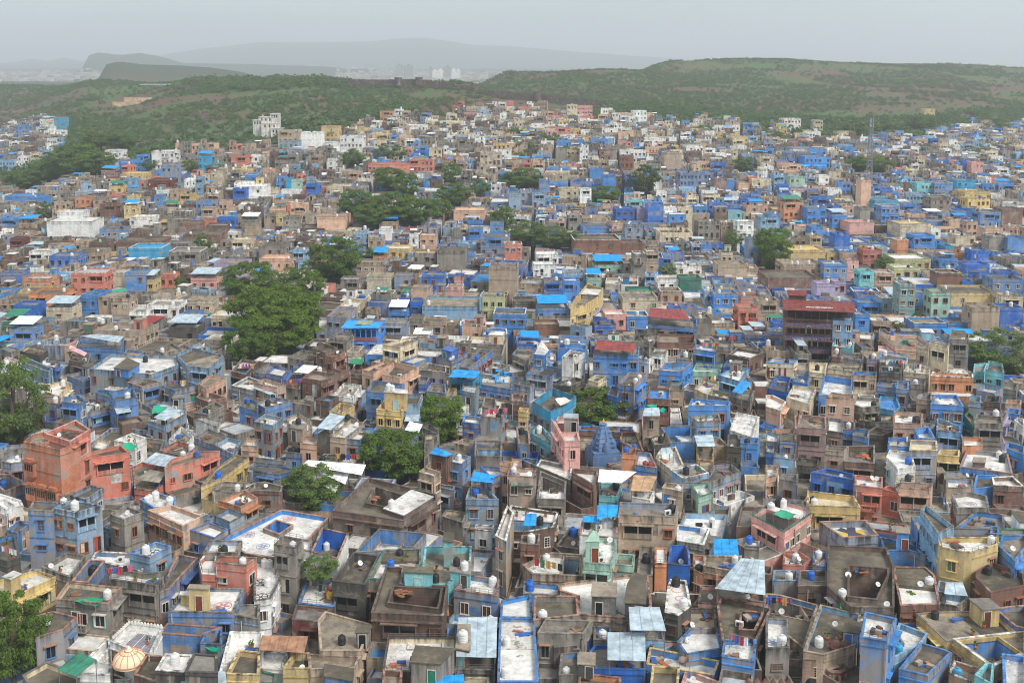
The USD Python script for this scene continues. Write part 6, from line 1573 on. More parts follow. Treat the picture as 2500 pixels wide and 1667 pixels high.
def build_house(i, h):
 rng = random.Random(1000 + i); o = h['opt']; poly = h['poly']; near = h['near']
 prim = thing('house', h['label'], 'house') if SINK is None else Gone()
 h['prim'] = prim; P = prim.GetPath()
 col = WALLS[h['wall']] * np.array([rng.uniform(.9, 1.08)] * 3); wear = wear_of(rng, h['wall']); cf = h['c'][0] / h['c'][1] / (2 * TH) + .5
 if h['wall'] in ('bl', 'db', 'lb') and near and cf < .5: col = col * .68 + lin(128, 132, 142) * .32 * rng.uniform(.7, 1.1); wear = (wear[0] * 1.5, min(1, wear[1] + .2), wear[2])
 t = .2 if h['ppm'] > 3 else .28
 zb, zr, zp = h['base'] - 1.5, h['zr'], h['z']
 holes = [plan(x['px'], zr).intersection(inset(poly, .8)) for x in h['holes']]
 body = poly
 for x in holes:
  if not x.is_empty: body = body.difference(x)
 core = inset(body, t)
 if core.is_empty or core.area < .5: core = inset(body, .1)
 mb = MB()
 inner = WALLS[o['inner']] if 'inner' in o else None
 if inner is None and near and h['wall'] in ('gy', 'tn', 'dg') and rng.random() < .35: inner = WALLS[rng.choice(['bl', 'lb', 'pb', 'cr'])]
 for g in getattr(body, 'geoms', [body]):
  wall_mesh(mb, Polygon(g.exterior), zb, zp, col, wear)
  for hole in g.interiors: wall_mesh(mb, Polygon(list(hole.coords)[::-1]), h['holes'][0]['z'] - .1 if h['holes'] else zb, zp, col if inner is None else inner, wear)
 if 'tw' in o:                                   # a second colour below, in a band of its own
  pass
 put('wall', mb, M_WALL, P)
 ib = MB()
 for g in getattr(core, 'geoms', [core]): wall_mesh(ib, Polygon(list(g.exterior.coords)[::-1]), zr, zp, (inner if inner is not None else col * rng.choice([1, 1, .9])), (wear[0] * .7, wear[1], wear[2]))
 for g in getattr(core, 'geoms', [core]):
  for hole in g.interiors: wall_mesh(ib, Polygon(hole), zr, zp, col, wear)
 if zp - zr > .05 and not ib.empty(): put('parapet', ib, M_WALL, P)
 shape = h['roof'] if h['roof'] == 'pyr' else None
 if shape: h['roof'] = 'W'
 rc = roof_colour(h['roof']) * rng.uniform(.92, 1.06)
 moss = dict(W=.32, M=.75, G=.6, T=.55).get(h['roof'], .35) * rng.uniform(.6, 1.3)
 # some roofs are stepped: a sunken court here, a room there
 pits = []; up_room = None
 if near and not h['rooms'] and not h['holes'] and 'temple' not in o and core.geom_type == 'Polygon' and core.area > 26 and 'cafe' not in o:
  mr = ring(core.minimum_rotated_rectangle); e1, e2 = mr[1] - mr[0], mr[3] - mr[0]
  cells = [(0, 0, 1, 1)]
  for _ in range(2 if core.area > 60 else 1):
   nxt = []
   for (a0, b0, a1, b1) in cells:
    k = rng.uniform(.35, .65)
    if (a1 - a0) * np.linalg.norm(e1) > (b1 - b0) * np.linalg.norm(e2): m = a0 + (a1 - a0) * k; nxt += [(a0, b0, m, b1), (m, b0, a1, b1)]
    else: m = b0 + (b1 - b0) * k; nxt += [(a0, b0, a1, m), (a0, m, a1, b1)]
   cells = nxt
  rng.shuffle(cells)
  P2 = lambda a_, b_: mr[0] + e1 * a_ + e2 * b_
  for n_, (a0, b0, a1, b1) in enumerate(cells):
   cell = Polygon([P2(a0, b0), P2(a1, b0), P2(a1, b1), P2(a0, b1)]).intersection(core)
   if cell.geom_type != 'Polygon' or cell.area < 5: continue
   kind = rng.random()
   if kind < .26 and not pits and zr - h['base'] > 5: pits.append(inset(cell, .3))
   elif kind < .62 and up_room is None:
    rm = inset(cell, .06)
    for hh in (2.5, 2.2, 1.4):
     if rm.is_empty or rm.geom_type != 'Polygon': break
     bad, tot = blocked(rm, zr, zr + hh)
     if bad <= max(2, .05 * tot): up_room = (rm, hh); break
  pits = [p for p in pits if not p.is_empty and p.geom_type == 'Polygon' and p.area > 2.5]
 if up_room:
  room_parts(P, up_room[0], zr, zr + up_room[1], rng.choice([h['wall'], h['wall'], 'gy', 'tn', h['wall']]), rng.choice(['M', 'G', 'W', 'W', 'T']), rng, {}, i)
 floor = core
 for p in pits:
  floor = floor.difference(p); pw = MB(); wall_mesh(pw, Polygon(list(p.exterior.coords)[::-1]), zr - 2.9, zr + .02, WALLS[rng.choice([h['wall'], 'lb', 'bl', 'gy', 'cr'])], (wear[0] * .8, wear[1], 0)); put('court_wall', pw, M_WALL, P)
  pw = MB()
  for m in mesh_extrude(p, zr - 3.0, zr - 2.9): pw.tri(m, roof_colour(rng.choice('MGT')), (.7, .4, 0))
  put('court_floor', pw, M_ROOF, P); pw = MB()
  for m in mesh_extrude(grow(p, .18).intersection(core).difference(p), zr - .02, zr + rng.choice([.12, .5])): pw.tri(m, col * .9, (wear[0], .3, 0))
  if not pw.empty(): put('court_rim', pw, M_WALL, P)
 stepped = bool(pits) or up_room is not None
 rb = MB()
 for m in mesh_extrude(floor, zr - .15, zr): rb.tri(m, rc, (moss, .5 if h['roof'] in 'MT' else .15, 1.0 if (h['roof'] == 'W' and rng.random() < .5) else 0))
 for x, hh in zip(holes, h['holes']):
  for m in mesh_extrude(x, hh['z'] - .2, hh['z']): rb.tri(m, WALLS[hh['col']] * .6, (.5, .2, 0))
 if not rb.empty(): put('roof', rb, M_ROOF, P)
 # coping
 cc = dict(W=lin(226, 222, 214), gy=lin(128, 122, 114), dg=lin(86, 82, 76)).get(h['cop'])
 cc = WALLS[h['cop']] if cc is None else cc
 if h['cop'] in ('or', 'sa', 'pe'): cc = lin(168, 124, 104) * rng.uniform(.8, 1.1)
 if rng.random() < .45 and h['cop'] not in ('W', 'ye', 'te'): cc = np.clip(col * rng.uniform(.6, .95), 0, .8)
 cb = MB(); ov = .04
 rim = grow(body, ov).difference(inset(body, t + ov))
 for m in mesh_extrude(rim, zp - .02, zp + .07): cb.tri(m, cc, (rng.uniform(.5, 1.1), .3, 0))
 if not cb.empty(): put('coping', cb, M_WALL, P)
 # facades
 q = ring(poly); n_win = 0; pil = MB()
 fcol = rng.choice([col * 1.1, TRIMC[1], TRIMC[0], col * .8]); fcol = np.clip(fcol, 0, .8); pcol = rng.choice(PANES[:5] if rng.random() < .8 else PANES)
 pcol = np.array((.03, .24, .17)) if 'green' in o else np.array(pcol)
 blank = 'blank' in o
 sd = np.array(rng.choice(PANES[:4])); wmax = 20 if near else 12
 for e in range(len(q)):
  a, b = q[e], q[(e + 1) % len(q)]; L = float(np.linalg.norm(b - a))
  if L < 1.2: continue
  u = (b - a) / L; n = np.array([u[1], -u[0]]); mid = (a + b) / 2
  if n @ (-mid) < .12 * np.linalg.norm(mid): continue
  for kz in range(1, 4):                       # ledges at the floors
   z = zr - .12 - (kz - 1) * 3.1
   if z < zb + 2: break
   if rng.random() < (.8 if kz == 1 else .4) and in_view([*(mid + n * .1), z], i, 3):
    d = .1 if 'cornice' not in o or kz > 1 else .45
    courses = MB(); courses.box(mid + n * (d / 2 + .003), u * (L / 2 - .02), n * d / 2, z - (.12 if d < .2 else .09), z, np.clip(col * rng.choice([.8, 1.12, .92]), 0, .8), (wear[0], 0, 0)); put('string_course', courses, M_WALL, P)
  if near and ('pil' in o or rng.random() < .45) and zp - zr > .6 and L > 3:
   k = max(2, int(L / rng.uniform(1.3, 2.0)))
   for m in range(k + 1):
    c2 = a + u * (.12 + (L - .24) * m / k)
    pil.box(c2 + n * .035, u * .11, n * .032, zr + .06, zp - .03, np.clip(col * 1.08, 0, .8), wear)
  if near and rng.random() < .5:
   c2 = a + u * L * rng.choice([.06, .94, .35]) + n * .09
   if in_view([*c2, zr - 1.2], i): pipes = MB(); pipes.bar([*c2, zb + 1], [*c2, zr + .1], .055, rng.choice([lin(140, 130, 122), lin(90, 60, 48), lin(190, 190, 190)])); put('drain_pipe', pipes, M_PLAIN, P)
  if 'stripes' in o:
   for m in range(int(L / 1.1)):
    c2 = a + u * (.6 + 1.1 * m)
    pil.box(c2 + n * .03, u * .2, n * .028, zr - 3.4, zr - .3, lin(120, 52, 50))
  if blank and rng.random() < .7: continue
  if 'haveli' in o: wmax = 0
  open_ = None
  if L > 3 and wmax and not blank and rng.random() < (.34 if near else .22):     # a deep shaded veranda
   w = min(L * rng.uniform(.25, .45), 2.0); m = rng.uniform(w / L + .04, 1 - w / L - .04); c2 = a + u * L * m; z = zr - 1.35
   if in_view([*c2, z], i, 1):
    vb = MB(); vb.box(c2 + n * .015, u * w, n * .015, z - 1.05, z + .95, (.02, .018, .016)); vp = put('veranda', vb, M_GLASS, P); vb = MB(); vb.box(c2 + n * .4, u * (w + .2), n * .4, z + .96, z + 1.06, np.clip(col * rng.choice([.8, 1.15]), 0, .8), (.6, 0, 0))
    for k in range(3): vb.box(c2 + n * .12 + u * w * (k - 1) * .96, u * .08, n * .1, z - 1.05, z + .95, np.clip(col * 1.1, 0, .8))
    vb.box(c2 + n * .1, u * w, n * .06, z - 1.05, z - .35, np.clip(col * .9, 0, .8), (.5, .3, 0)); put('veranda_front', vb, M_WALL, vp.GetPath()); open_ = (L * m, w)
  step = rng.uniform(1.5, 2.3) if near else rng.uniform(1.8, 2.6)
  if 'win3' in o: step = 1.9
  k = max(1, int(L / step)); row_h = rng.uniform(1.0, 1.5)
  for fl in range(5):
   z = zr - 1.55 - fl * 3.1
   if z - 1 < h['base']: break
   density = rng.uniform(.65, 1.0) if not blank else .25
   for m in range(k):
    if n_win >= wmax or rng.random() > density: continue
    c2 = a + u * L * (m + .5) / k
    if open_ and fl == 0 and abs(L * (m + .5) / k - open_[0]) < open_[1] + .7: continue
    w = min(rng.choice([.7, .85, .95, 1.15]), L / k * .6)
    if not in_view([*(c2 + n * .05), z], i, 1): continue
    fr, pn = MB(), MB()
    opening(fr, pn, c2, n, w, rng.choice([row_h, row_h, row_h, .7, 1.9 if fl else 1.3]), z, rng, fcol, pcol if rng.random() < .7 else sd, shade=rng.random() < .55)
    wprim = put('window', fr, M_WOOD, P); n_win += 1
    put('pane', pn, M_GLASS if pcol.max() < .05 else M_WOOD, wprim.GetPath())
  if ('balc' in o or (near and rng.random() < .10 and L > 3.5 and h['wall'] not in ('dg',))) and zr - h['base'] > 5:
   z = zr - 2.75; c2 = a + u * L * rng.uniform(.35, .65); w = min(L * .4, 1.7)
   if in_view([*c2, z], i, 2):
    bb = MB(); bb.box(c2 + n * .46, u * w, n * .45, z - .12, z, np.clip(col * .95, 0, .8), wear)
    for s in (-1, 1): bb.box(c2 + n * .46 + u * s * (w - .05), u * .05, n * .45, z, z + .85, np.clip(col * 1.05, 0, .8), wear)
    for m in range(9): bb.box(c2 + n * .88 + u * (-w + .2 + m * (2 * w - .4) / 8), u * .035, n * .03, z, z + .8, np.clip(col * .8, 0, .8))
    bb.box(c2 + n * .88, u * w, n * .05, z + .8, z + .88, np.clip(col * 1.1, 0, .8))
    put('balcony', bb, M_WALL, P); dd = MB(); door(dd, c2 + n * .01, n, 1.0, 2.0, z + .02, rng.choice(DOORC), fcol); put('balcony_door', dd, M_WOOD, P)
  if 'haveli' in o:
   for fx in (.2, .5, .8):
    for z in (zr - 2.9, zr - 6.6, zr - 10.4):
     if rng.random() < .25: continue
     c2 = a + u * L * fx
     if L < 4 or not in_view([*c2, z], i, 2): continue
     jb = MB(); w = .95
     jb.box(c2 + n * .33, u * w, n * .32, z - 1.5, z + .9, np.clip(col * rng.uniform(.85, 1.15), 0, .8), (.5, .2, 0))
     jb.box(c2 + n * .45, u * (w + .25), n * .5, z + .9, z + 1.02, np.clip(col * .7, 0, .8), (.9, 0, 0)); jb.box(c2 + n * .3, u * (w * .8), n * .25, z + 1.02, z + 1.3, np.clip(col * .9, 0, .8))
     jb.box(c2 + n * .25, u * (w * .7), n * .22, z - 1.85, z - 1.5, np.clip(col * .75, 0, .8))
     jp = put('bay_window', jb, M_WALL, P); pn = MB()
     for m in range(4): pn.box(c2 + n * .66 + u * (-w + .3 + m * .45), u * .15, n * .015, z - .5, z + .5, (.02, .018, .016))
     put('pane', pn, M_GLASS, jp.GetPath())
 if not pil.empty(): tag(put('parapet_ribs', pil, M_WALL, P), kind='stuff')
 for r in h['rooms']:
  room_parts(P, r['poly'], zr, r['z'] + h['dz'], r['wall'], r['roof'], rng, {}, i)
 if shape:
  pm = MB(); c = q.mean(0); v = np.vstack([np.c_[c + (q - c) * .9, np.full(len(q), zp)], [[*c, zp + 2.6]]]); pm.add(v, [[k, (k + 1) % len(q), len(q)] for k in range(len(q))], roof_colour('W'), (.3, .3, 0)); put('pyramid_roof', pm, M_ROOF, P)
 for s in h['sheets']: sheet_part(P, s['px'], s['z'] + h['dz'], s['col'], rng, zr - 3)
 if 'can' in o:
  mr = poly.minimum_rotated_rectangle; qq = ring(mr); qq = qq[np.argsort(qq[:, 1])]
  f = qq[:2][np.argsort(qq[:2, 0])]; bk = qq[2:][np.argsort(qq[2:, 0])]
  qd = np.array([[*f[0], zp + 1.3], [*f[1], zp + 1.3], [*bk[1], zp + 2.1], [*bk[0], zp + 2.1]]); cb2 = MB(); cb2.quad_sheet(qd, .06, SHEET[o['can']]); put('sheet_roof', cb2, M_SHEET, P)
  for v in qd: pb = MB(); pb.bar([v[0], v[1], zr], [v[0], v[1], v[2]], .07, lin(110, 110, 112)); put('post', pb, M_PLAIN, P)
 if near and not blank:                             # squares of newer or older plaster
  for e in range(len(q)):
   a, b = q[e], q[(e + 1) % len(q)]; L = float(np.linalg.norm(b - a)); u = (b - a) / max(L, .01); n = np.array([u[1], -u[0]])
   if L < 3 or n @ (-(a + b)) < 0 or rng.random() > .5: continue
   w = rng.uniform(.18, .5); m = rng.uniform(w / 2, 1 - w / 2); z1 = zr - rng.choice([.25, .25, 1.5, 3.2]); z0 = z1 - rng.uniform(1.2, 3.5); c2 = a + u * L * m
   if not in_view([*c2, z1 - .4], i, 2): continue
   pb = MB(); k2 = rng.choice(['gy', 'tn', 'lb', 'wh', 'pb', 'br', 'bl', 'same']); pc = np.clip(col * rng.choice([.7, 1.3]), 0, .8) if k2 == 'same' else WALLS[k2] * .8
   x0, x1 = c2 - u * L * w / 2, c2 + u * L * w / 2; v = [[*(x0 + n * .011), z0], [*(x1 + n * .011), z0], [*(x1 + n * .011), z1], [*(x0 + n * .011), z1]]; pb.add(v, [[0, 1, 2], [0, 2, 3]], pc, (wear[0] * .8, .5, wear[2])); put('plaster_patch', pb, M_WALL, P)
 core2 = inset(poly, t + .02)
 if near and not stepped and not h['rooms'] and not h['holes'] and core2.geom_type == 'Polygon' and core2.area > 30:
  mr = ring(core2.minimum_rotated_rectangle); e1, e2 = mr[1] - mr[0], mr[2] - mr[1]
  if np.linalg.norm(e1) < np.linalg.norm(e2): mr = np.roll(mr, -1, 0); e1, e2 = mr[1] - mr[0], mr[2] - mr[1]
  k = rng.uniform(.3, .7); l1 = np.linalg.norm(e1); base0 = mr[0] + e1 * k; un = e1 / l1; style = rng.random()
  if style < .42:                                # a low wall between two terraces
   strip = Polygon([base0, base0 + un * .2, base0 + un * .2 + e2, base0 + e2]).intersection(core2); hh = min(.75, max(.35, zp - zr))
   db = MB()
   for m in mesh_extrude(strip, zr - .05, zr + hh): db.tri(m, col * .95, (wear[0] * .7, .3, 0))
   for m in mesh_extrude(grow(strip, .03), zr + hh - .002, zr + hh + .06): db.tri(m, cc, (.6, .3, 0))
   if not db.empty(): put('terrace_wall', db, M_WALL, P)
  elif style < .75:                              # one end of the roof lies higher
   side = Polygon([base0, mr[1], mr[2], base0 + e2]).intersection(core2); up = rng.uniform(.25, .5) if zp - zr > .55 else .12; db = MB()
   for m in mesh_extrude(side, zr - .05, zr + min(up, zp - zr - .05)): db.tri(m, roof_colour(rng.choice(['W', 'G', 'T', 'M', h['roof']])) * rng.uniform(.85, 1.05), (moss, .4, 0))
   if zp - zr > .2 and not db.empty(): put('raised_terrace', db, M_ROOF, P)
 if near and rng.random() < .2 and zp - zr < .75:    # an iron railing on the parapet
  rl = MB(); c = np.mean(q, 0)
  for e in range(len(q)):
   a, b = q[e] + (c - q[e]) * .03, q[(e + 1) % len(q)] + (c - q[(e + 1) % len(q)]) * .03; L = np.linalg.norm(b - a)
   for z in (.35, .62): rl.bar([*a, zp + z], [*b, zp + z], .022, (.12, .1, .1))
   for m in range(int(L / 1.2) + 1): pp = a + (b - a) * m / (int(L / 1.2) + 1); rl.bar([*pp, zp], [*pp, zp + .64], .025, (.12, .1, .1))
  tag(put('railing', rl, M_PLAIN, P), kind='stuff')
 # roof life
 inn = inset(poly, .9)
 if near and not stepped and not inn.is_empty and not h['rooms'] and not h['holes'] and rng.random() < .34 and poly.area > 36:
  mr = ring(inn.minimum_rotated_rectangle); e1, e2 = mr[1] - mr[0], mr[3] - mr[0]
  back = max(range(4), key=lambda k: mr[k][1]); cpt = mr[back]; un = (mr[(back + 1) % 4] - cpt); vn = (mr[back - 1] - cpt)
  un, vn = un / np.linalg.norm(un), vn / np.linalg.norm(vn); rm = Polygon([cpt, cpt + un * 2.2, cpt + un * 2.2 + vn * 2.6, cpt + vn * 2.6]).intersection(inset(poly, .35))
  if rm.area > 3 and rm.geom_type == 'Polygon':
   room_parts(P, rm, zr, zr + 2.3, rng.choice([h['wall'], h['wall'], 'gy', 'lb']), rng.choice(['M', 'G', 'W']), rng, {}, i)
 if 'can' in o or h['sheets']: return
 if not near and not inn.is_empty and rng.random() < .4:
  TANKS.append(spot_in(inn, zr, rng, i, rng.choices(['white', 'black', 'blue'], [8, 3, 1])[0]))
 if near and not inn.is_empty:
  if rng.random() < .16: TANKS.append(spot_in(inn, zr, rng, i, rng.choices(['white', 'black', 'blue'], [6, 4, 1])[0]))
  if rng.random() < .15: DISHES.append(spot_in(inn, zr, rng, i, 'dish'))
def spot_in(poly, z, rng, i, kind):
 x0, y0, x1, y1 = poly.bounds
 for _ in range(30):
  p = (rng.uniform(x0, x1), rng.uniform(y0, y1))
  if poly.contains(Point(p)): break
 else: p = (poly.centroid.x, poly.centroid.y)
 return dict(p=(*p, z), kind=kind, house=i)
MASS = dict(walls=MB(), roofs=MB(), windows=MB())
_order = sorted(range(len(HOUSES)), key=lambda i: -(_seen[i] + (4000 if HOUSES[i]['sheets'] or HOUSES[i]['holes'] else 0)))
WHOLE = set(_order[:300])                          # the three hundred that show largest are things of their own
for i, h in enumerate(HOUSES):
 SINK = None if i in WHOLE else MASS
 build_house(i, h)
SINK = None

# ------------------------------------------------------------------ the houses beyond the three hundred that show largest: one mass
def build_fill():
 rng = random.Random(77)
 A = dict(tub=[], box=[])                       # vectorised at the end
 mb, rf, wn = MASS['walls'], MASS['roofs'], MASS['windows']
 def tub(q, z0, zr, zp, col, rcol, cop, wear, moss):
  c = q.mean(0); d = q - c; r = np.linalg.norm(d, axis=1, keepdims=True); k = np.clip(1 - .34 / (r * .7), .6, .97); qi = c + d * k
  v = np.vstack([np.c_[q, np.full(4, z0)], np.c_[q, np.full(4, zp)], np.c_[q, np.full(4, zp)], np.c_[qi, np.full(4, zp)], np.c_[qi, np.full(4, zp)], np.c_[qi, np.full(4, zr)]])
  f = []
  for i in range(4):
   j = (i + 1) % 4
   f += [[i, j, 4 + j], [i, 4 + j, 4 + i], [8 + i, 8 + j, 12 + j], [8 + i, 12 + j, 12 + i], [16 + i, 16 + j, 20 + j], [16 + i, 20 + j, 20 + i]]
  cs = np.vstack([np.tile(col, (8, 1)), np.tile(cop, (8, 1)), np.tile(col, (8, 1))])
  ws = np.vstack([np.tile([wear[0] * .35, wear[1], wear[2]], (4, 1)), np.tile(wear, (4, 1)), np.tile([.5, .2, 0], (8, 1)), np.tile(wear, (4, 1)), np.tile([wear[0] * .5, wear[1], 0], (4, 1))])
  mb.add(v, f, cs, ws); rf.add(np.c_[qi, np.full(4, zr)], [[0, 1, 2], [0, 2, 3]], rcol, (moss, .3, 0))
 for k, p in enumerate(FILL):
  r = random.Random(p['seed']); q, zb, z = p['q'], p['base'] - 2, p['z']
  big = _seen[10000 + k] if 10000 + k < len(_seen) else 0
  if big == 0 and r.random() < .7:            # wholly hidden: a plain block keeps the lanes shaded
   pass
  col = WALLS[p['wall']] * r.uniform(.88, 1.08); wear = np.array(wear_of(r, p['wall']))
  rk = r.choices(['W', 'M', 'G', 'T', 'tin', 'cya', 'wht'], [38, 22, 14, 22, 3, 1, 1])[0]
  rcol = roof_colour(rk) * r.uniform(.85, 1.1); cop = [lin(156, 122, 104), lin(128, 122, 114), np.clip(col * 1.1, 0, .8), lin(220, 214, 204)][r.choices(range(4), [3, 5, 4, 1])[0]]
  par = r.uniform(.55, 1.0); moss = dict(W=.3, M=.8).get(rk, .55)
  if q is None:                                # an odd corner between larger houses: a yard, a shed roof
   poly = p['poly']; wall_mesh(mb, poly, zb, z, col, wear); core = inset(poly, .22); lowp = r.choice([.12, .5, .8])
   if core.is_empty or core.geom_type != 'Polygon' or core.area < 1.2:
    for m in mesh_extrude(poly, z - .1, z - .004): rf.tri(m, rcol, (moss, .3, 0))
   else:
    wall_mesh(mb, Polygon(list(core.exterior.coords)[::-1]), z - lowp, z, col, wear)
    for m in mesh_extrude(core, z - lowp - .1, z - lowp): rf.tri(m, rcol, (moss, .3, 0))
    for m in mesh_extrude(poly.difference(core), z - .01, z + .03): mb.tri(m, cop, (.5, .2, 0))
   qq = ring(poly)
   if big: 
    for e in range(len(qq)):
     a, b = qq[e], qq[(e + 1) % len(qq)]; L = np.linalg.norm(b - a)
     if L < 1.6: continue
     u = (b - a) / L; n = np.array([u[1], -u[0]]); mid = (a + b) / 2
     if n @ (-mid) < .15 * np.linalg.norm(mid): continue
     for m in range(max(1, int(L / 2.4))):
      c2 = a + u * L * (m + .5) / max(1, int(L / 2.4)); zc = z - lowp - 1.5
      if r.random() < .6 and in_view([*c2, zc], 10000 + k, 1): wn.box(c2 + n * .02, u * .42, n * .02, zc - .6, zc + .6, r.choice(PANES[:6])); mb.box(c2 + n * .2, u * .6, n * .2, zc + .7, zc + .77, np.clip(col * .85, 0, .8), (.4, 0, 0))
   continue
  tall = z - p['base'] > 7.5 and r.random() < .62
  e0, e1 = np.linalg.norm(q[1] - q[0]), np.linalg.norm(q[3] - q[0])
  if tall:                                     # a lower terrace in front or beside
   t = r.uniform(.4, .6); lowz = z - r.choice([2.8, 3.0, 3.2])
   if e0 > e1: m0, m1 = q[0] + (q[1] - q[0]) * t, q[3] + (q[2] - q[3]) * t; parts = [np.array([q[0], m0, m1, q[3]]), np.array([m0, q[1], q[2], m1])]
   else: m0, m1 = q[0] + (q[3] - q[0]) * t, q[1] + (q[2] - q[1]) * t; parts = [np.array([q[0], q[1], m1, m0]), np.array([m0, m1, q[2], q[3]])]
   if e0 > e1 and r.random() < .5: parts = parts[::-1]
   # parts[0] is the lower one, in front when the cut runs across the view
   tub(parts[0], zb, lowz - par, lowz, col * r.choice([1, 1, .92]), roof_colour(r.choice('WMGT')) * r.uniform(.85, 1.1), cop, wear, moss); tub(parts[1], zb, z - par, z, col, rcol, cop, wear, moss)
   shells = [(parts[0], lowz - par), (parts[1], z - par)]
  else:
   tub(q, zb, z - par, z, col, rcol, cop, wear, moss); shells = [(q, z - par)]
  if big == 0: continue
  for qq, zr in shells:
   pc = Polygon(qq)
   if r.random() < .42 and pc.area > 22:        # stair room
    c = qq.mean(0) + (qq[r.randrange(4)] - qq.mean(0)) * .45; u = (qq[1] - qq[0]); u /= np.linalg.norm(u); v = np.array([-u[1], u[0]]); w, d = r.uniform(.9, 1.6), r.uniform(1, 1.7); hh = r.uniform(2.0, 2.6)
    rcw = col if r.random() < .6 else WALLS[palette(p['cf'], p['row'], r)]
    mb.box(c, u * w, v * d, zr, zr + hh, rcw, (wear[0] * .8, wear[1], 0)); rf.box(c, u * (w + .12), v * (d + .12), zr + hh, zr + hh + .1, roof_colour(r.choice('MGGTW')), (.5, .2, 0))
    wn.box(c - v * (d + .01), u * .4, v * .02, zr + .05, zr + 1.9, r.choice(DOORC))
   if r.random() < .10:                      # sheet roof on posts
    c = qq.mean(0); d2 = (qq - c) * r.uniform(.5, .85) + c; zz = zr + r.uniform(2, 2.6)
    colr = SHEET[r.choices(['cya', 'tin', 'wht', 'te', 'rust', 'red'], [4, 6, 2, 1, 1, .5])[0]]
    rf.quad_sheet(np.c_[d2, [zz - .15, zz - .15, zz + .2, zz + .2]], .06, colr)
    for g in d2: mb.box(g, np.array([.05, 0]), np.array([0, .05]), zr, zz - .1, (.2, .2, .2))
   if r.random() < .33:                      # tank
    c = qq.mean(0) + (qq[r.randrange(4)] - qq.mean(0)) * r.uniform(.3, .6); tc = r.choices([(.62, .62, .61), (.03, .03, .035), (.05, .16, .5)], [8, 2, 1])[0]; rr = r.uniform(.45, .6); th = np.arange(8) * np.pi / 4
    st = r.choice([0, 0, 1.2]); 
    if st: mb.box(c, np.array([.55, 0]), np.array([0, .55]), zr, zr + st, col * .9)
    ringv = np.c_[c[0] + rr * np.cos(th), c[1] + rr * np.sin(th)]
    vv = np.vstack([np.c_[ringv, np.full(8, zr + st)], np.c_[ringv, np.full(8, zr + st + 1.05)], [[*c, zr + st + 1.35]]])
    ff = sum([[[i, (i + 1) % 8, 8 + (i + 1) % 8], [i, 8 + (i + 1) % 8, 8 + i], [8 + i, 8 + (i + 1) % 8, 16]] for i in range(8)], [])
    wn.add(vv, ff, tc)
   if p['s'] < 480 and pc.area > 8:             # odds and ends on the roof
    for m in range(r.randrange(2, 6)):
     w_ = [r.random() + .15 for _ in range(4)]; c = (qq * np.array(w_)[:, None]).sum(0) / sum(w_); a_ = r.uniform(0, 3); u = np.array([math.cos(a_), math.sin(a_)]) * r.uniform(.15, .8); v = np.array([-u[1], u[0]]) * r.uniform(.2, .9)
     wn.box(c, u, v, zr - .02, zr + r.choice([.08, .12, .3, .6, .9]), r.choice([lin(120, 100, 80), lin(70, 66, 62), lin(170, 160, 150), lin(60, 100, 170), lin(150, 90, 70), lin(200, 198, 190), lin(40, 40, 44), lin(50, 110, 90)]))
   for e in range(4):                         # windows on the walls that can be seen
    a, b = qq[e], qq[(e + 1) % 4]; L = np.linalg.norm(b - a)
    if L < 1.5: continue
    u = (b - a) / L; n = np.array([u[1], -u[0]]); mid = (a + b) / 2
    if n @ (-mid) < .15 * np.linalg.norm(mid): continue
    if L > 3 and r.random() < .3:
     c2 = a + u * L * r.uniform(.35, .65); wv = min(L * .3, 1.7); zc = zr - 1.3
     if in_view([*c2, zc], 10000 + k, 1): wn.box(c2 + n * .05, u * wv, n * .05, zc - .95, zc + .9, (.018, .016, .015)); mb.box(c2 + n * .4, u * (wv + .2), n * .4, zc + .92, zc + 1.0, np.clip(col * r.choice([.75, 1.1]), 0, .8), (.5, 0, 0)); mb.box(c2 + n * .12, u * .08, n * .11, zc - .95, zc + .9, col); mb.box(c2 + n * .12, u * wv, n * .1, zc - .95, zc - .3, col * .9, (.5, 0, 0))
    kk = max(1, int(L / r.uniform(1.5, 2.3)))
    for fl in range(4):
     zc = zr - 1.5 - 3.0 * fl
     if zc - 1 < p['base'] or not in_view([*mid, zc], 10000 + k, 4): break
     if fl < 3 and r.random() < .5: mb.box(mid + n * .06, u * (L / 2 - .05), n * .055, zc + 1.25, zc + 1.4, np.clip(col * r.choice([.8, 1.15]), 0, .8), (wear[0], 0, 0))
     for m in range(kk):
      if r.random() < .30: continue
      c2 = a + u * L * (m + .5) / kk; ww, wh_ = r.choice([.35, .42, .5]), r.choice([.5, .6, .7])
      wn.box(c2 + n * .02, u * ww, n * .02, zc - wh_, zc + wh_, r.choice(PANES[:6]))
      if r.random() < .6: mb.box(c2 + n * .2, u * (ww + .2), n * .2, zc + wh_ + .1, zc + wh_ + .17, np.clip(col * r.choice([.75, 1.1]), 0, .8), (.4, 0, 0))
      if p['s'] < 420: mb.box(c2 + n * .06, u * (ww + .1), n * .06, zc - wh_ - .12, zc - wh_ - .002, np.clip(col * 1.15, 0, .8))
 root = thing('far_houses', 'dense mass of smaller flat roofed houses filling the city between the others', 'houses'); tag(root, kind='stuff')
 put('walls', mb, M_WALL, root.GetPath()); put('roofs', rf, M_ROOF, root.GetPath()); put('windows', wn, M_PLAIN, root.GetPath())
 print('fill', len(FILL), 'tris', sum(len(f) for f in mb.f + rf.f + wn.f))
build_fill()
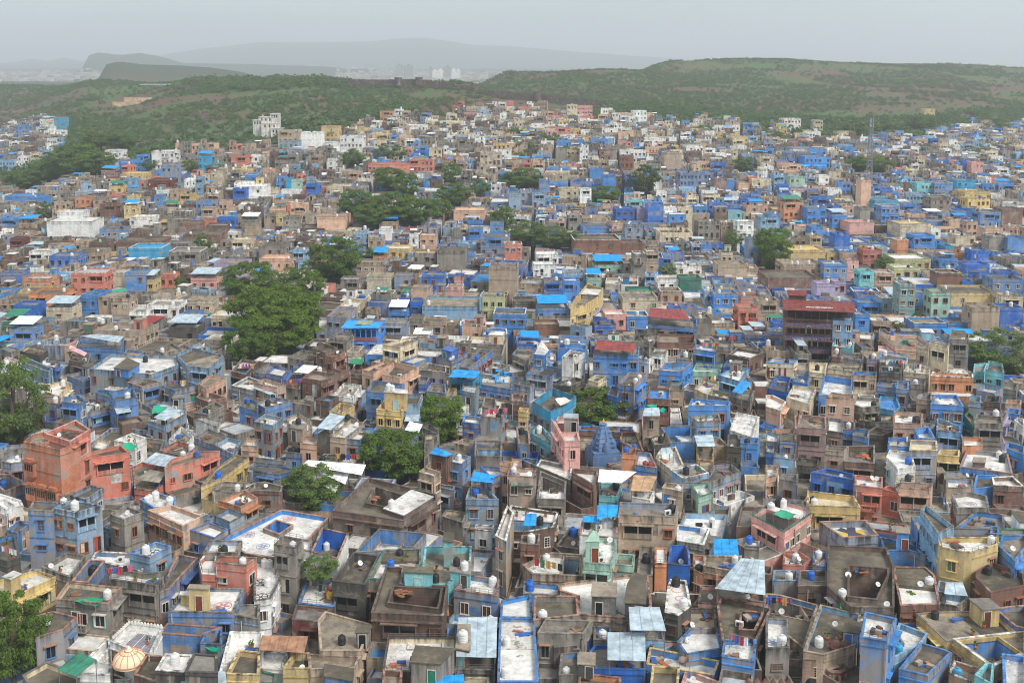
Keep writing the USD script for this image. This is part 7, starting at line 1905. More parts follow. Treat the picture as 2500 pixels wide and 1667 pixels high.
# ------------------------------------------------------------------ trees
def leaf_material(name, base, tint):
 n = {'geo': ('geometry', {}), 'n': ('noise_texture', {'scale': .11, 'detail': 2.0}), 'n2': ('noise_texture', {'scale': 1.1, 'detail': 3.0}), 'ad': ('math', {'math_type': 'multiply_add', 'value2': .7}), 'rr': ('math', {'math_type': 'multiply_add', 'value2': .5}),
   'r': ('rgb_ramp', {'ramp': [(.55, tuple(np.array(base) * .62)), (.9, base), (1.25, tint)]}), 'mr': ('map_range', {'from_min': .55, 'from_max': 1.75, 'clamp': True}),
   'd': ('principled_bsdf', {'roughness': .6, 'specular_ior_level': .25}), 't': ('translucent_bsdf', {}), 'mx': ('mix_closure', {'fac': .38})}
 l = [('geo.position', 'n.vector'), ('geo.position', 'n2.vector'), ('n2.fac', 'ad.value1'), ('n.fac', 'ad.value3'), ('geo.random_per_island', 'rr.value1'), ('ad.value', 'rr.value3'), ('rr.value', 'mr.value'), ('mr.result', 'r.fac'),
   ('r.color', 'd.base_color'), ('r.color', 't.color'), ('d.BSDF', 'mx.closure1'), ('t.BSDF', 'mx.closure2')]
 n['r'] = ('rgb_ramp', {'ramp': [(0.0, tuple(np.array(base) * .62)), (.5, base), (1.0, tint)]})
 return usdkit.material(stage, '/World/Looks/' + name, n, l, surface='mx.closure')
LEAF = {'round': leaf_material('dark_leaves', (.135, .220, .036), (.25, .335, .065)), 'bright': leaf_material('bright_leaves', (.15, .24, .03), (.28, .35, .06)), 'loose': leaf_material('feathery_leaves', (.155, .235, .055), (.285, .345, .1)), 'light': leaf_material('light_leaves', (.085, .125, .02), (.15, .18, .035)),
  'scrub': leaf_material('scrub_leaves', (.125, .215, .06), (.205, .30, .095))}
BARK = usdkit.material(stage, '/World/Looks/bark', {'p': ('principled_bsdf', {'base_color': (.09, .07, .055), 'roughness': .9}), 'n': ('noise_texture', {'scale': 6.0}), 'b': ('bump', {'strength': .6})}, [('n.fac', 'b.height'), ('b.normal', 'p.normal')], surface='p.BSDF')
def leaves(rng, n_lumps, per, size, loose):
 """Leaf faces on many lumps spread through a unit crown; a few boughs stick out, gaps stay open."""
 C, Rr = [], []
 while len(C) < n_lumps:
  d = rng.normal(size=3); d /= np.linalg.norm(d)
  r = rng.uniform(.30, .92) ** .6 * (1.0 if d[2] > -.2 else .8)
  c = d * r * [1, 1, .92]
  if c[2] < -.62: continue
  C.append(c); Rr.append(rng.uniform(.13, .27) * (1.1 if not loose else .85) * (1.25 - .5 * r))
 P, N = [], []
 for c, r in zip(C, Rr):
  d = rng.normal(size=(per, 3)); d /= np.linalg.norm(d, axis=1, keepdims=True)
  d[:, 2] = np.where(d[:, 2] < -.3, -d[:, 2] * .6, d[:, 2])
  rad = r * (rng.uniform(.55, 1.08, per) if not loose else rng.uniform(.3, 1.35, per))
  P.append(c + d * rad[:, None] * [1, 1, .8]); N.append(d + rng.normal(size=(per, 3)) * .55 + [0, 0, .35])
 P, N = np.vstack(P), np.vstack(N); N /= np.linalg.norm(N, axis=1, keepdims=True)
 a = np.cross(N, rng.normal(size=N.shape)); a /= np.linalg.norm(a, axis=1, keepdims=True); b = np.cross(N, a)
 s = size * rng.uniform(.6, 1.35, len(P))[:, None]
 v = np.stack([P - a * s * .6, P + b * s * .32 - N * s * .12, P + a * s * .6, P - b * s * .32 - N * s * .12], 1).reshape(-1, 3)
 k = np.arange(len(P))[:, None] * 4
 return v, np.vstack([k + [0, 1, 2], k + [0, 2, 3]]), C
def crown_mesh(parent, rng, n_lumps, per, size, loose, mat):
 v, f, C = leaves(rng, n_lumps, per, size, loose)
 m = usdkit.mesh(stage, f'{parent}/crown', (v, f), mat); m.CreateDoubleSidedAttr(True)
 return C
def trunk_mesh(parent, rng, C, low=-1.6):
 mb = MB(); v, f = tube_vf([[0, 0, low], [.02, .01, -.9], [.0, .03, -.45], [.02, 0, .1]], [.10, .075, .06, .03], 7); mb.add(v, f, (.1, .08, .06))
 for c in [C[i] for i in rng.choice(len(C), 9, replace=False)]:
  s = np.array([0, 0, rng.uniform(-.8, -.35)]); v, f = tube_vf([s, s * .5 + np.asarray(c) * .5 + [0, 0, .05], c], [.045, .03, .012], 5); mb.add(v, f, (.1, .08, .06))
 put('trunk', mb, BARK, parent)
_rng = np.random.default_rng(3)
TREE_PROTO = {}
for kind, var in (('round', 3), ('loose', 2)):
 for fine in (0, 1):
  for k in range(var):
   cl = proto(f'{kind}_tree_{"near" if fine else "distant"}_kind_{k}'); pth = str(cl.GetPath())
   lm = ['round', 'bright', 'round'][k] if kind == 'round' else ['loose', 'loose'][k]
   if fine: C = crown_mesh(pth, _rng, 95 if kind == 'round' else 80, 150 if kind == 'round' else 120, .062 if kind == 'round' else .058, kind == 'loose', LEAF[lm])
   else: C = crown_mesh(pth, _rng, 60, 42, .12, kind == 'loose', LEAF[lm])
   trunk_mesh(pth, _rng, C); TREE_PROTO[kind, fine, k] = cl
_lt = proto('light_tree_kind'); _C = crown_mesh(str(_lt.GetPath()), _rng, 70, 60, .09, True, LEAF['light']); trunk_mesh(str(_lt.GetPath()), _rng, _C)
def build_trees():
 rng = random.Random(8)
 for k, t in enumerate(TREES):
  fine = int(t['ppm'] * t['R'] > 14)
  var = 1 if ('bright' in t['label'] or 'yellow' in t['label']) and t['kind'] == 'round' else (rng.choice([0, 2]) if t['kind'] == 'round' else rng.choice([0, 1]))
  cl = _lt if 'light yellow' in t['label'] else TREE_PROTO[t['kind'], fine, var]
  copy_of(cl, 'tree', t['label'], 'tree', (t['c'][0], t['c'][1], t['z']), rng.uniform(0, 360), (t['R'] * 1.2, t['R'] * 1.2, max(t['H'] * 1.25, t['R'] * .58)))
build_trees()
# scrub on the hills and the far-off woods at the foot of the ridge
def build_scrub():
 rng = np.random.default_rng(12); P = []; R = []
 n = 0
 s = 620 + (2000 - 620) * rng.random(110000) ** .8; c = rng.uniform(-.06, 1.06, 110000); x = (c - .5) * 2 * TH * s
 edge = np.interp(c, *EDGE)
 den = fbm(x, s, 70, 4, 6); grove = fbm(x, s, 160, 3, 9)
 belt = ((c > .58) & (s < edge + 170)) | (np.exp(-((c - .26) / .075) ** 2 - ((s - 1060) / 120) ** 2) > .25 + 1.4 * (grove - .45) * rng.random(110000) + .35 * rng.random(110000)) | ((c > .27) & (c < .40) & (s < edge + 110)) | ((c < .1) & (s > 580) & (s < 740)) | ((c > .08) & (c < .22) & (s < edge + 60))
 keep = (s > edge - 8) | ((c < .105) & (s > 590) & (s < 720))
 keep &= (den > .44 - .25 * (grove - .5)) | (belt & (den > .36)) | ((rng.random(110000) < .08))
 keep &= rng.random(110000) < np.where(belt, .62, np.where(c > .55, .66, .66))
 keep &= ~((c > .655) & (s > 1690))
 x, s, belt = x[keep], s[keep], belt[keep]
 z = terrain(x, s); r = np.where(belt, rng.uniform(2.6, 5.6, len(x)), rng.uniform(.7, 2.7, len(x))) * np.where(rng.random(len(x)) < .12, 1.35, 1)
 # single thorn trees along the plateau's skyline
 protos = []
 pi = UsdGeom.PointInstancer.Define(stage, '/World/hill_scrub')
 for k in range(4):
  pth = f'/World/hill_scrub/bush_{"abcd"[k]}'; UsdGeom.Xform.Define(stage, pth)
  v, f, C = leaves(rng, 14, 14, .34, k % 2 == 1); v[:, 2] *= .8
  m = usdkit.mesh(stage, pth + '/leaves', (v, f), LEAF['scrub'] if k < 3 else LEAF['loose']); m.CreateDoubleSidedAttr(True); protos.append(pth)
 pi.CreatePrototypesRel().SetTargets([Sdf.Path(p) for p in protos])
 pi.CreateProtoIndicesAttr(Vt.IntArray.FromNumpy(rng.integers(0, 4, len(x)).astype(np.int32)))
 pi.CreatePositionsAttr(Vt.Vec3fArray.FromNumpy(np.stack([x, s, z + r * .45], 1).astype(np.float32)))
 pi.CreateScalesAttr(Vt.Vec3fArray.FromNumpy((np.stack([r, r, r * .85], 1)).astype(np.float32)))
 a = rng.uniform(0, np.pi, len(x)); pi.CreateOrientationsAttr(Vt.QuathArray([Gf.Quath(float(math.cos(t)), 0, 0, float(math.sin(t))) for t in a]))
 tag(pi.GetPrim(), 'green thorn scrub and woods covering the hills behind the city', 'scrub', kind='stuff')
 print('bushes', len(x))
build_scrub()

# ------------------------------------------------------------------ water tanks, dishes and other things on the roofs
def lathe(profile, sides=20):
 th = np.arange(sides) * 2 * np.pi / sides; p = np.array(profile)
 v = np.stack([p[:, :1] * np.cos(th), p[:, :1] * np.sin(th), np.broadcast_to(p[:, 1:], (len(p), sides))], -1).reshape(-1, 3); f = []
 for i in range(len(p) - 1):
  for j in range(sides):
   k = (j + 1) % sides; f += [[i * sides + j, i * sides + k, (i + 1) * sides + k], [i * sides + j, (i + 1) * sides + k, (i + 1) * sides + j]]
 return v, np.array(f)
def tank_class(name, col, lid):
 cl = proto(name); r = .55; prof = [(0, 0), (r, 0)]
 for k in range(5):
  z = .08 + k * .2; prof += [(r, z), (r * 1.045, z + .04), (r * 1.045, z + .1), (r, z + .14)]
 prof += [(r, 1.1), (r * .9, 1.2), (r * .45, 1.34), (r * .36, 1.36)]
 mb = MB(); v, f = lathe(prof); mb.add(v, f, col); put('drum', mb, M_PLAIN, cl.GetPath(), smooth=False)
 mb = MB(); v, f = lathe([(r * .38, 1.34), (r * .4, 1.45), (r * .1, 1.48), (0, 1.48)], 14); mb.add(v, f, lid); put('lid', mb, M_PLAIN, cl.GetPath())
 return cl
TK = dict(white=tank_class('white_tank_kind', (.60, .60, .59), (.55, .55, .54)), black=tank_class('black_tank_kind', (.018, .019, .021), (.02, .02, .022)), blue=tank_class('blue_tank_kind', (.02, .12, .48), (.02, .10, .40)),
    yellow=tank_class('yellow_tank_kind', (.62, .36, .04), (.05, .05, .05)), maroon=tank_class('maroon_drum_kind', (.26, .04, .04), (.2, .04, .04)), cyan=tank_class('cyan_drum_kind', (.03, .3, .5), (.03, .25, .42)))
def roof_at(px, py):
 """The roof (or room top) that the line of sight meets first; else the nearest roof to the spot."""
 best, close = None, None
 for i, h in enumerate(HOUSES):
  for z, poly in [(h['zr'], h['poly'])] + [(r['z'] + h['dz'], r['poly']) for r in h['rooms']]:
   x, y = on_plane(px, py, z); p = Point(x, y)
   if poly.contains(p):
    if best is None or y < best[0]: best = (y, x, z, i)
   elif best is None:
    d = poly.distance(p)
    if d < 4.0 and (close is None or d < close[0]): close = (d, z, i, poly, p)
 if best: 
  y, x, z, i = best; poly = min([HOUSES[i]['poly']] + [r['poly'] for r in HOUSES[i]['rooms'] if abs(r['z'] + HOUSES[i]['dz'] - z) < .01], key=lambda q: q.area if q.contains(Point(x, y)) else 1e9); close = (0, z, i, poly, Point(x, y))
 if close is None: return None
 _, z, i, poly, p = close; inn = inset(poly, min(.8, math.sqrt(poly.area) * .25))
 if not inn.is_empty and not inn.contains(p): p = inn.exterior.interpolate(inn.exterior.project(p)) if inn.geom_type == 'Polygon' else inn.centroid
 return (p.y, p.x, z, i)
def survey_spots(text):
 out = []; tile = None
 for tok in text.split():
  if tok[0] == '@': tile = tok[1:]; continue
  if ':' in tok: kind, tok = tok.split(':')
  x, y = map(float, tok.split(',')); px, py = to_src(tile, x, y); b = roof_at(px, py)
  if b: out.append(dict(p=(b[1], b[0], b[2]), kind=kind, house=b[3], sure=True))
 return out
def brief(i, room):
 """The part of a house's label that tells it apart, cut to the given number of words."""
 w = HOUSES[i]['label'].split()
 cut = w[:room]
 while cut and cut[-1] in ('with', 'a', 'an', 'the', 'and', 'of', 'by', 'its', 'to', 'in', 'on', 'over', 'beside', 'under', 'behind', 'below', 'above', 'near', 'one', 'two', 'at', 'from', 'left', 'right', 'white', 'blue', 'dark', 'brown', 'grey', 'green', 'broad', 'between', 'whose', 'front', 'square', 'big', 'bright', 'little', 'tall', 'small', 'mossy'): cut.pop()
 return ' '.join(cut)
def build_tanks():
 rng = random.Random(21); spots = survey_spots(TANKLIST)
 sure = [s['p'] for s in spots]
 for s in TANKS:
  if all((s['p'][0] - a[0]) ** 2 + (s['p'][1] - a[1]) ** 2 > 6 for a in sure): spots.append(s)
 by = {}
 for s in spots: by.setdefault((s['house'], s['kind']), []).append(s)
 for (hi, kind), L in by.items():
  for k, s in enumerate(L):
   x, y, z = s['p']
   if not s.get('sure') and not in_view((x, y, z + 1), hi, 3): continue
   word = {'yellow': 'yellow', 'maroon': 'maroon', 'cyan': 'cyan'}.get(kind, kind)
   if hi is None: lab = f'{word} ribbed plastic water tank standing between houses, {["left", "right"][int(x > 0)]} of the centre'
   elif len(L) == 1: lab = f'{word} ribbed water tank on the {brief(hi, 10)}'
   else: lab = f'one of the {word} water tanks on the {brief(hi, 8)}'
   g = f'{word} tanks on one roof, {brief(hi, 8)}' if hi is not None and len(L) > 1 else 'water tanks on the flat roofs'
   copy_of(TK[kind], 'water_tank', lab, 'water tank', (x, y, z + .01), rng.uniform(0, 360), rng.uniform(.74, .96), g)
build_tanks()
def dish_class():
 cl = proto('dish_kind'); mb = MB(); v, f = lathe([(0, 0), (.2, .02), (.4, .1), (.43, .13), (.4, .12), (0, .025)], 18)
 R = trimesh.transformations.rotation_matrix(math.radians(48), [1, 0, 0])[:3, :3]; mb.add(v @ R.T + [0, 0, .75], f, (.62, .62, .60)); put('reflector', mb, M_PLAIN, cl.GetPath())
 mb = MB(); mb.bar([0, .05, 0], [0, .02, .76], .03, (.3, .3, .3)); mb.bar([0, 0, .76], [0, -.42, 1.0], .015, (.2, .2, .2)); mb.box([0, -.42], [.04, 0], [0, .04], .96, 1.06, (.2, .2, .2)); put('stand', mb, M_PLAIN, cl.GetPath())
 return cl
DISH = dish_class()
def build_dishes():
 rng = random.Random(31); spots = survey_spots(DISHLIST) + DISHES; done = {}
 for s in spots:
  hi = s['house']
  if hi is None or (not s.get('sure') and not in_view(np.array(s['p']) + [0, 0, .8], hi, 2)): continue
  done[hi] = done.get(hi, 0) + 1
  lab = f'{["pale round satellite dish", "second satellite dish", "third satellite dish"][min(2, done[hi] - 1)]} on the {brief(hi, 10)}'
  copy_of(DISH, 'satellite_dish', lab, 'satellite dish', s['p'], rng.uniform(-50, 50), rng.uniform(.7, .9), 'satellite dishes on the roofs')
build_dishes()
# drawn motifs on the white terraces: rings and spokes of dark mosaic set a little proud of the floor
def i_gone(i): return isinstance(HOUSES[i]['prim'], Gone)
def build_motifs():
 for line in MOTIFS.strip().splitlines():
  tile, x, y, r, col, kind = line.split(); px, py = to_src(tile, float(x), float(y)); b = roof_at(px, py)
  if not b: continue
  if i_gone(b[3]): continue
  y, x, z, i = b; r = float(r); mb = MB(); c = lin(*map(int, col.split(',')))
  def band(r0, r1, n=24):
   th = np.linspace(0, 2 * np.pi, n + 1)
   for k in range(n):
    a, d = th[k], th[k + 1]; q = np.array([[x + r0 * math.cos(a), y + r0 * math.sin(a)], [x + r1 * math.cos(a), y + r1 * math.sin(a)], [x + r1 * math.cos(d), y + r1 * math.sin(d)], [x + r0 * math.cos(d), y + r0 * math.sin(d)]])
    mb.quad_sheet(np.c_[q, np.full(4, z + .03)], .05, c)
  if kind == 'ring': band(r * .86, r)
  if kind == 'wheel':
   band(r * .86, r); 
   for a in (0.3, 1.35, 2.4): u = np.array([math.cos(a), math.sin(a)]); mb.box([x, y], u * r * .8, np.array([-u[1], u[0]]) * .05, z - .02, z + .026, c)
  if kind == 'flower':
   band(r * .9, r)
   for a in np.arange(6) * math.pi / 3: u = np.array([math.cos(a), math.sin(a)]); mb.box([x + u[0] * r * .45, y + u[1] * r * .45], u * r * .3, np.array([-u[1], u[0]]) * r * .14, z - .02, z + .026, c)
  if kind == 'star':
   for a in np.arange(3) * math.pi / 3 + .3: u = np.array([math.cos(a), math.sin(a)]); mb.box([x, y], u * r, np.array([-u[1], u[0]]) * r * .3, z - .02, z + .02 + .004 * a, c if a > 1 else lin(205, 170, 60))
  if kind == 'diamond':
   for dx, dy in ((-1.15, -.9), (1.15, -.9), (0, .6)):
    qs = [(dx - 1.1, dy), (dx, dy - 1.2), (dx + 1.1, dy), (dx, dy + 1.2)]
    for k in range(4):
     a = np.array(qs[k]) * r + [x, y]; d = np.array(qs[(k + 1) % 4]) * r + [x, y]; u = (d - a) / 2; n = np.array([-u[1], u[0]]) / np.linalg.norm(u); mb.box((a + d) / 2, u, n * .07, z - .02, z + .02 + k * .003 + (dx + 2) * .004, c)
  put('floor_motif', mb, M_PLAIN, HOUSES[i]['prim'].GetPath())
build_motifs()
# washing, cloths, boxes and pots on the roofs
def build_clutter():
 rng = random.Random(47); kinds = 0
 cols = [lin(170, 50, 60), lin(190, 90, 120), lin(215, 213, 208), lin(70, 90, 160), lin(190, 150, 80), lin(60, 120, 100), lin(40, 40, 50), lin(130, 80, 130)]
 names = ['red', 'pink', 'white', 'blue', 'amber', 'green', 'black', 'purple']
 for i, h in enumerate(HOUSES):
  if not h['near'] or _seen[i] < 60: continue
  inn = inset(h['poly'], 1.0)
  if inn.is_empty or inn.area < 3: continue
  if rng.random() < .07:                       # a washing line
   s = spot_in(inn, h['zr'], rng, i, ''); x, y, z = s['p']; a = rng.uniform(-.5, .5); u = np.array([math.cos(a), math.sin(a)]); L = rng.uniform(1.2, 2.2)
   if in_view((x, y, z + .6), i, 3):
    k = [rng.randrange(8) for _ in range(5)]; t = thing('washing_line', f'washing line with {names[k[1]]} and {names[k[3]] if k[3] != k[1] else "mixed"} cloths on the {brief(i, 7)}', 'laundry', group='washing drying on the roofs')
    mb = MB()
    for sgn in (-1, 1): mb.bar([x + u[0] * L * sgn, y + u[1] * L * sgn, z], [x + u[0] * L * sgn, y + u[1] * L * sgn, z + 1.7], .03, (.2, .18, .16))
    mb.bar([x - u[0] * L, y - u[1] * L, z + 1.66], [x + u[0] * L, y + u[1] * L, z + 1.66], .012, (.3, .3, .3)); put('line_and_poles', mb, M_PLAIN, t.GetPath())
    for m in range(5):
     cpt = np.array([x, y]) + u * L * (-.8 + .4 * m); hgt = rng.uniform(.6, 1.1); mb = MB(); n = np.array([-u[1], u[0]])
     g = np.linspace(-1, 1, 5); top = [[*(cpt + u * .17 * L * .9 * w + n * .03 * math.sin(3 * w + m)), z + 1.65] for w in g]; bot = [[*(cpt + u * .17 * L * .9 * w + n * (.07 * math.sin(4 * w + m))), z + 1.65 - hgt + .05 * math.sin(5 * w)] for w in g]
     v = np.array(top + bot); mb.add(np.vstack([v, v + [*(n * .015), 0]]), [[a_, a_ + 1, a_ + 6] for a_ in range(4)] + [[a_, a_ + 6, a_ + 5] for a_ in range(4)] + [[a_ + 10, a_ + 16, a_ + 11] for a_ in range(4)] + [[a_ + 10, a_ + 15, a_ + 16] for a_ in range(4)], cols[k[m]]); put('cloth', mb, M_PLAIN, t.GetPath())
  if rng.random() < .10:                        # outdoor unit of an air conditioner
   s = spot_in(inn, h['zr'], rng, i, ''); x, y, z = s['p']
   if in_view((x, y, z + .3), i, 2):
    t = thing('air_conditioner', f'white air conditioner unit standing on the {brief(i, 9)}', 'air conditioner', (x, y, z), rng.uniform(-30, 30), group='air conditioners on the roofs'); mb = MB(); mb.box([0, 0], [.45, 0], [0, .18], .12, .75, (.62, .62, .6)); put('casing', mb, M_PLAIN, t.GetPath())
    mb = MB(); v, f = lathe([(.0, 0), (.24, 0), (.24, .02), (0, .02)], 14); mb.add(v[:, [0, 2, 1]] * [1, -1, 1] + [-.1, -.185, .43], f, (.05, .05, .05)); put('fan_grille', mb, M_PLAIN, t.GetPath()); mb = MB()
    for sx in (-.35, .35): mb.box([sx, 0], [.03, 0], [0, .18], 0, .12, (.2, .2, .2))
    put('feet', mb, M_PLAIN, t.GetPath())
  if rng.random() < .30:                       # potted plants
   for m in range(rng.randint(1, 3)):
    s = spot_in(inn, h['zr'], rng, i, ''); x, y, z = s['p']
    if not in_view((x, y, z + .3), i, 2): continue
    t = thing('potted_plant', f'small leafy plant in a clay pot on the {brief(i, 7)}', 'potted plant', (x, y, z), group=f'pots on one roof: {brief(i, 8)}'); mb = MB(); v, f = lathe([(0, 0), (.16, 0), (.24, .34), (.2, .34), (0, .3)], 12); mb.add(v, f, lin(170, 92, 66)); put('pot', mb, M_PLAIN, t.GetPath())
    g = np.random.default_rng(i * 7 + m); v, f, _ = leaves(g, 9, 9, .5, True); mm = usdkit.mesh(stage, f'{t.GetPath()}/leaves', (v * [.36, .36, .42] + [0, 0, .68], f), LEAF['bright']); mm.CreateDoubleSidedAttr(True)
  if rng.random() < .5 and h['roof'] in ('M', 'T', 'G', 'W'):     # boards, crates and rubble left on the roof
   s = spot_in(inn, h['zr'], rng, i, ''); x, y, z = s['p']
   if in_view((x, y, z + .1), i, 2):
    t = thing('junk_pile', f'pile of old boards and boxes on the {brief(i, 8)}', 'junk pile', (x, y, z), rng.uniform(0, 180), group='junk left on the roofs')
    for m in range(rng.randint(4, 7)):
     a = rng.uniform(0, 3.1); u = np.array([math.cos(a), math.sin(a)]); l_, w_ = rng.uniform(.3, 1.0), rng.uniform(.08, .35); mb = MB(); mb.box([rng.uniform(-.7, .7), rng.uniform(-.5, .5)], u * l_, np.array([-u[1], u[0]]) * w_, 0.005 + m * .03, .07 + m * .05 + rng.choice([0, .3]) * (l_ < .55), rng.choice([lin(130, 100, 76), lin(96, 84, 70), lin(160, 150, 138), lin(70, 66, 62), lin(60, 96, 160), lin(170, 96, 66)]), (.3, 0, 0)); put('board' if l_ > .55 else 'box', mb, M_PLAIN, t.GetPath())
build_clutter()
# cloths and nets stretched over terraces
def build_tarps():
 for line in TARPS.strip().splitlines():
  tile, corners, z, col, lab = line.split('|'); P = pts(tile, corners); z = float(z); c = lin(*map(int, col.split(',')))
  q = np.array([[*on_plane(x, y, z), z] for x, y in P]); n = 7; g = np.linspace(0, 1, n); S, T = np.meshgrid(g, g)
  v = (q[0] * ((1 - S) * (1 - T))[..., None] + q[1] * (S * (1 - T))[..., None] + q[2] * (S * T)[..., None] + q[3] * ((1 - S) * T)[..., None]); v[..., 2] += -.55 * np.sin(np.pi * S) * np.sin(np.pi * T) + .07 * np.sin(9 * S + 5 * T); v = v.reshape(-1, 3)
  k = (np.arange(n - 1)[:, None] * n + np.arange(n - 1)).ravel(); f = np.vstack([np.c_[k, k + 1, k + n + 1], np.c_[k, k + n + 1, k + n]]); mb = MB(); mb.add(np.vstack([v, v - [0, 0, .02]]), np.vstack([f, f[:, ::-1] + n * n]), c)
  t = thing('tarpaulin', lab, 'tarpaulin'); put('cloth', mb, M_PLAIN, t.GetPath(), smooth=True); mb = MB()
  for p in q: mb.bar([p[0], p[1], z - 1.4], p, .03, (.25, .22, .2))
  put('poles', mb, M_PLAIN, t.GetPath())
build_tarps()
# ------------------------------------------------------------------ single landmarks
def house_named(text):
 for h in HOUSES:
  if text in h['label'] and not isinstance(h['prim'], Gone): return h
 return None
def at(tile, x, y, z):
 px, py = to_src(tile, x, y); return np.array([*on_plane(px, py, z), z])
def on_hill(px, py, lo=300, hi=5000):
 """Where the line of sight meets the ground."""
 d = ray(px, py); s = np.geomspace(lo, hi, 3000); z = CZ + d[2] / d[1] * s; g = terrain(d[0] / d[1] * s, s); k = int(np.argmax(z <= g))
 if z[k] > g[k]: k = int(np.argmin(z - g))
 return np.array([d[0] / d[1] * s[k], s[k], g[k]])
def solid(name, parent, c, a, b, z0, z1, col, mat=None, wear=(.4, .2, 0)):
 mb = MB(); mb.box(c, a, b, z0, z1, col, wear); return put(name, mb, mat or M_WALL, parent)
def ribbed_dome():
 h = house_named('white temple roof'); P = h['prim'].GetPath(); z = h['zr']; c = at('B1', 1160, 1390, z)
 prof = [(1.75, 0), (1.8, .35)] + [(1.75 * math.cos(t), .35 + 1.15 * math.sin(t)) for t in np.linspace(.05, 1.30, 9)] + [(.42, 1.5), (.40, 1.6), (.2, 1.66), (.25, 1.78), (.12, 1.95), (.03, 2.1)]
 mb = MB(); v, f = lathe(prof, 32); mb.add(v + c, f, lin(232, 204, 170)); put('dome', mb, M_PLAIN, P, smooth=True)
 for k in range(14):
  a = k * 2 * math.pi / 14; r = np.array([(1.81, .3)] + [(1.77 * math.cos(t), .37 + 1.17 * math.sin(t)) for t in np.linspace(.05, 1.2, 8)])
  v, f = tube_vf(np.c_[r[:, 0] * math.cos(a), r[:, 0] * math.sin(a), r[:, 1]] + c, np.full(len(r), .035), 5); mb = MB(); mb.add(v, f, lin(186, 132, 104)); put('dome_rib', mb, M_PLAIN, P)
 for rr, zz in ((1.82, .3), (.95, 1.32), (.45, 1.52)):
  th = np.linspace(0, 2 * np.pi, 29); v, f = tube_vf(np.c_[rr * np.cos(th), rr * np.sin(th), np.full(29, zz)] + c, np.full(29, .05), 5, cap=False); mb = MB(); mb.add(v, f, lin(180, 124, 98)); put('dome_band', mb, M_PLAIN, P)
 q = ring(h['poly']); mer = MB()                  # scalloped parapet
 for e in range(len(q)):
  a, b = q[e], q[(e + 1) % len(q)]; L = np.linalg.norm(b - a); u = (b - a) / L; n = np.array([u[1], -u[0]])
  if n @ (-(a + b)) > 0: continue
  for m in range(int(L / .42)):
   p = a + u * (.2 + .42 * m) - n * .12; mer.box(p, u * .15, n * .1, h['z'] + .06, h['z'] + .26, lin(226, 224, 216)); mer.box(p, u * .08, n * .1, h['z'] + .26, h['z'] + .38, lin(226, 224, 216))
 tag(put('merlons', mer, M_WALL, P), kind='stuff')
 A, B, C, D = [at('B1', *t, z)[:2] for t in ((1120, 1230), (1330, 1310), (1440, 1160), (1235, 1130))]
 for i in range(3):
  for j in range(4):
   S = lambda s, t: A * (1 - s) * (1 - t) + B * s * (1 - t) + C * s * t + D * (1 - s) * t
   s0, s1, t0, t1 = (i + .06) / 3, (i + .94) / 3, (j + .06) / 4, (j + .94) / 4; mb = MB(); mb.quad_sheet(np.c_[[S(s0, t0), S(s1, t0), S(s1, t1), S(s0, t1)], np.full(4, z + .12)], .1, (.20, .19, .22)); put('skylight_pane', mb, M_GLASS, P)
 mb = MB(); mb.quad_sheet(np.c_[[A, B, C, D], np.full(4, z + .07)], .06, lin(210, 206, 214)); put('skylight_frame', mb, M_PLAIN, P)
ribbed_dome()
def shikhara():
 c = at('T3', 838, 1080, 8.0); z = c[2]; t = thing('temple', 'sky blue temple tower with ribbed curving spire and orange finial among brown walls', 'temple', (c[0], c[1] + 1.6, 0), 12); P = t.GetPath(); col = lin(104, 140, 190, .8)
 solid('base', P, [0, 0], [2.5, 0], [0, 2.5], -1, z, col); solid('plinth', P, [0, 0], [2.3, 0], [0, 2.3], z, z + .5, col * .95)
 prof = [(2.1, .5), (2.08, .9), (1.95, 1.5), (1.75, 2.3), (1.42, 3.2), (1.0, 4.0), (.62, 4.55), (.5, 4.7)]; n = 48; th = np.arange(n) * 2 * np.pi / n
 sq = 1 / np.maximum(np.abs(np.cos(th)), np.abs(np.sin(th))) ** .55; rib = 1 + .07 * np.sign(np.sin(th * 8)); v = np.vstack([np.c_[r * sq * rib * np.cos(th) * .86, r * sq * rib * np.sin(th) * .86, np.full(n, z + zz)] for r, zz in prof]); f = []
 for i in range(len(prof) - 1):
  for j in range(n): k = (j + 1) % n; f += [[i * n + j, i * n + k, (i + 1) * n + k], [i * n + j, (i + 1) * n + k, (i + 1) * n + j]]
 mb = MB(); mb.add(v, f, col, (.35, .2, 0)); put('spire', mb, M_WALL, P)
 for a in range(4):
  d = np.array([math.cos(a * math.pi / 2), math.sin(a * math.pi / 2)]); mb = MB(); v, f = lathe([(.62, .4), (.6, 1.0), (.45, 1.6), (.2, 2.0), (.0, 2.2)], 12); mb.add(v + [d[0] * 1.75, d[1] * 1.75, z], f, col * .96, (.3, .2, 0)); put('side_spire', mb, M_WALL, P)
 for k in range(5): rr = [2.02, 1.85, 1.6, 1.25, .9][k]; solid('ledge', P, [0, 0], [rr * .86, 0], [0, rr * .86], z + [1.2, 1.9, 2.7, 3.5, 4.2][k], z + [1.26, 1.96, 2.76, 3.56, 4.26][k], col * .8)
 mb = MB(); v, f = lathe([(.5, 4.7), (.68, 4.82), (.5, 4.95), (.2, 5.0)], 18); mb.add(v + [0, 0, z], f, col); put('crown_disc', mb, M_WALL, P)
 mb = MB(); v, f = lathe([(.15, 5.0), (.24, 5.15), (.2, 5.35), (.08, 5.45), (.12, 5.55), (.02, 5.75)], 12); mb.add(v + [0, 0, z], f, lin(222, 160, 40)); put('finial', mb, M_PLAIN, P)
shikhara()
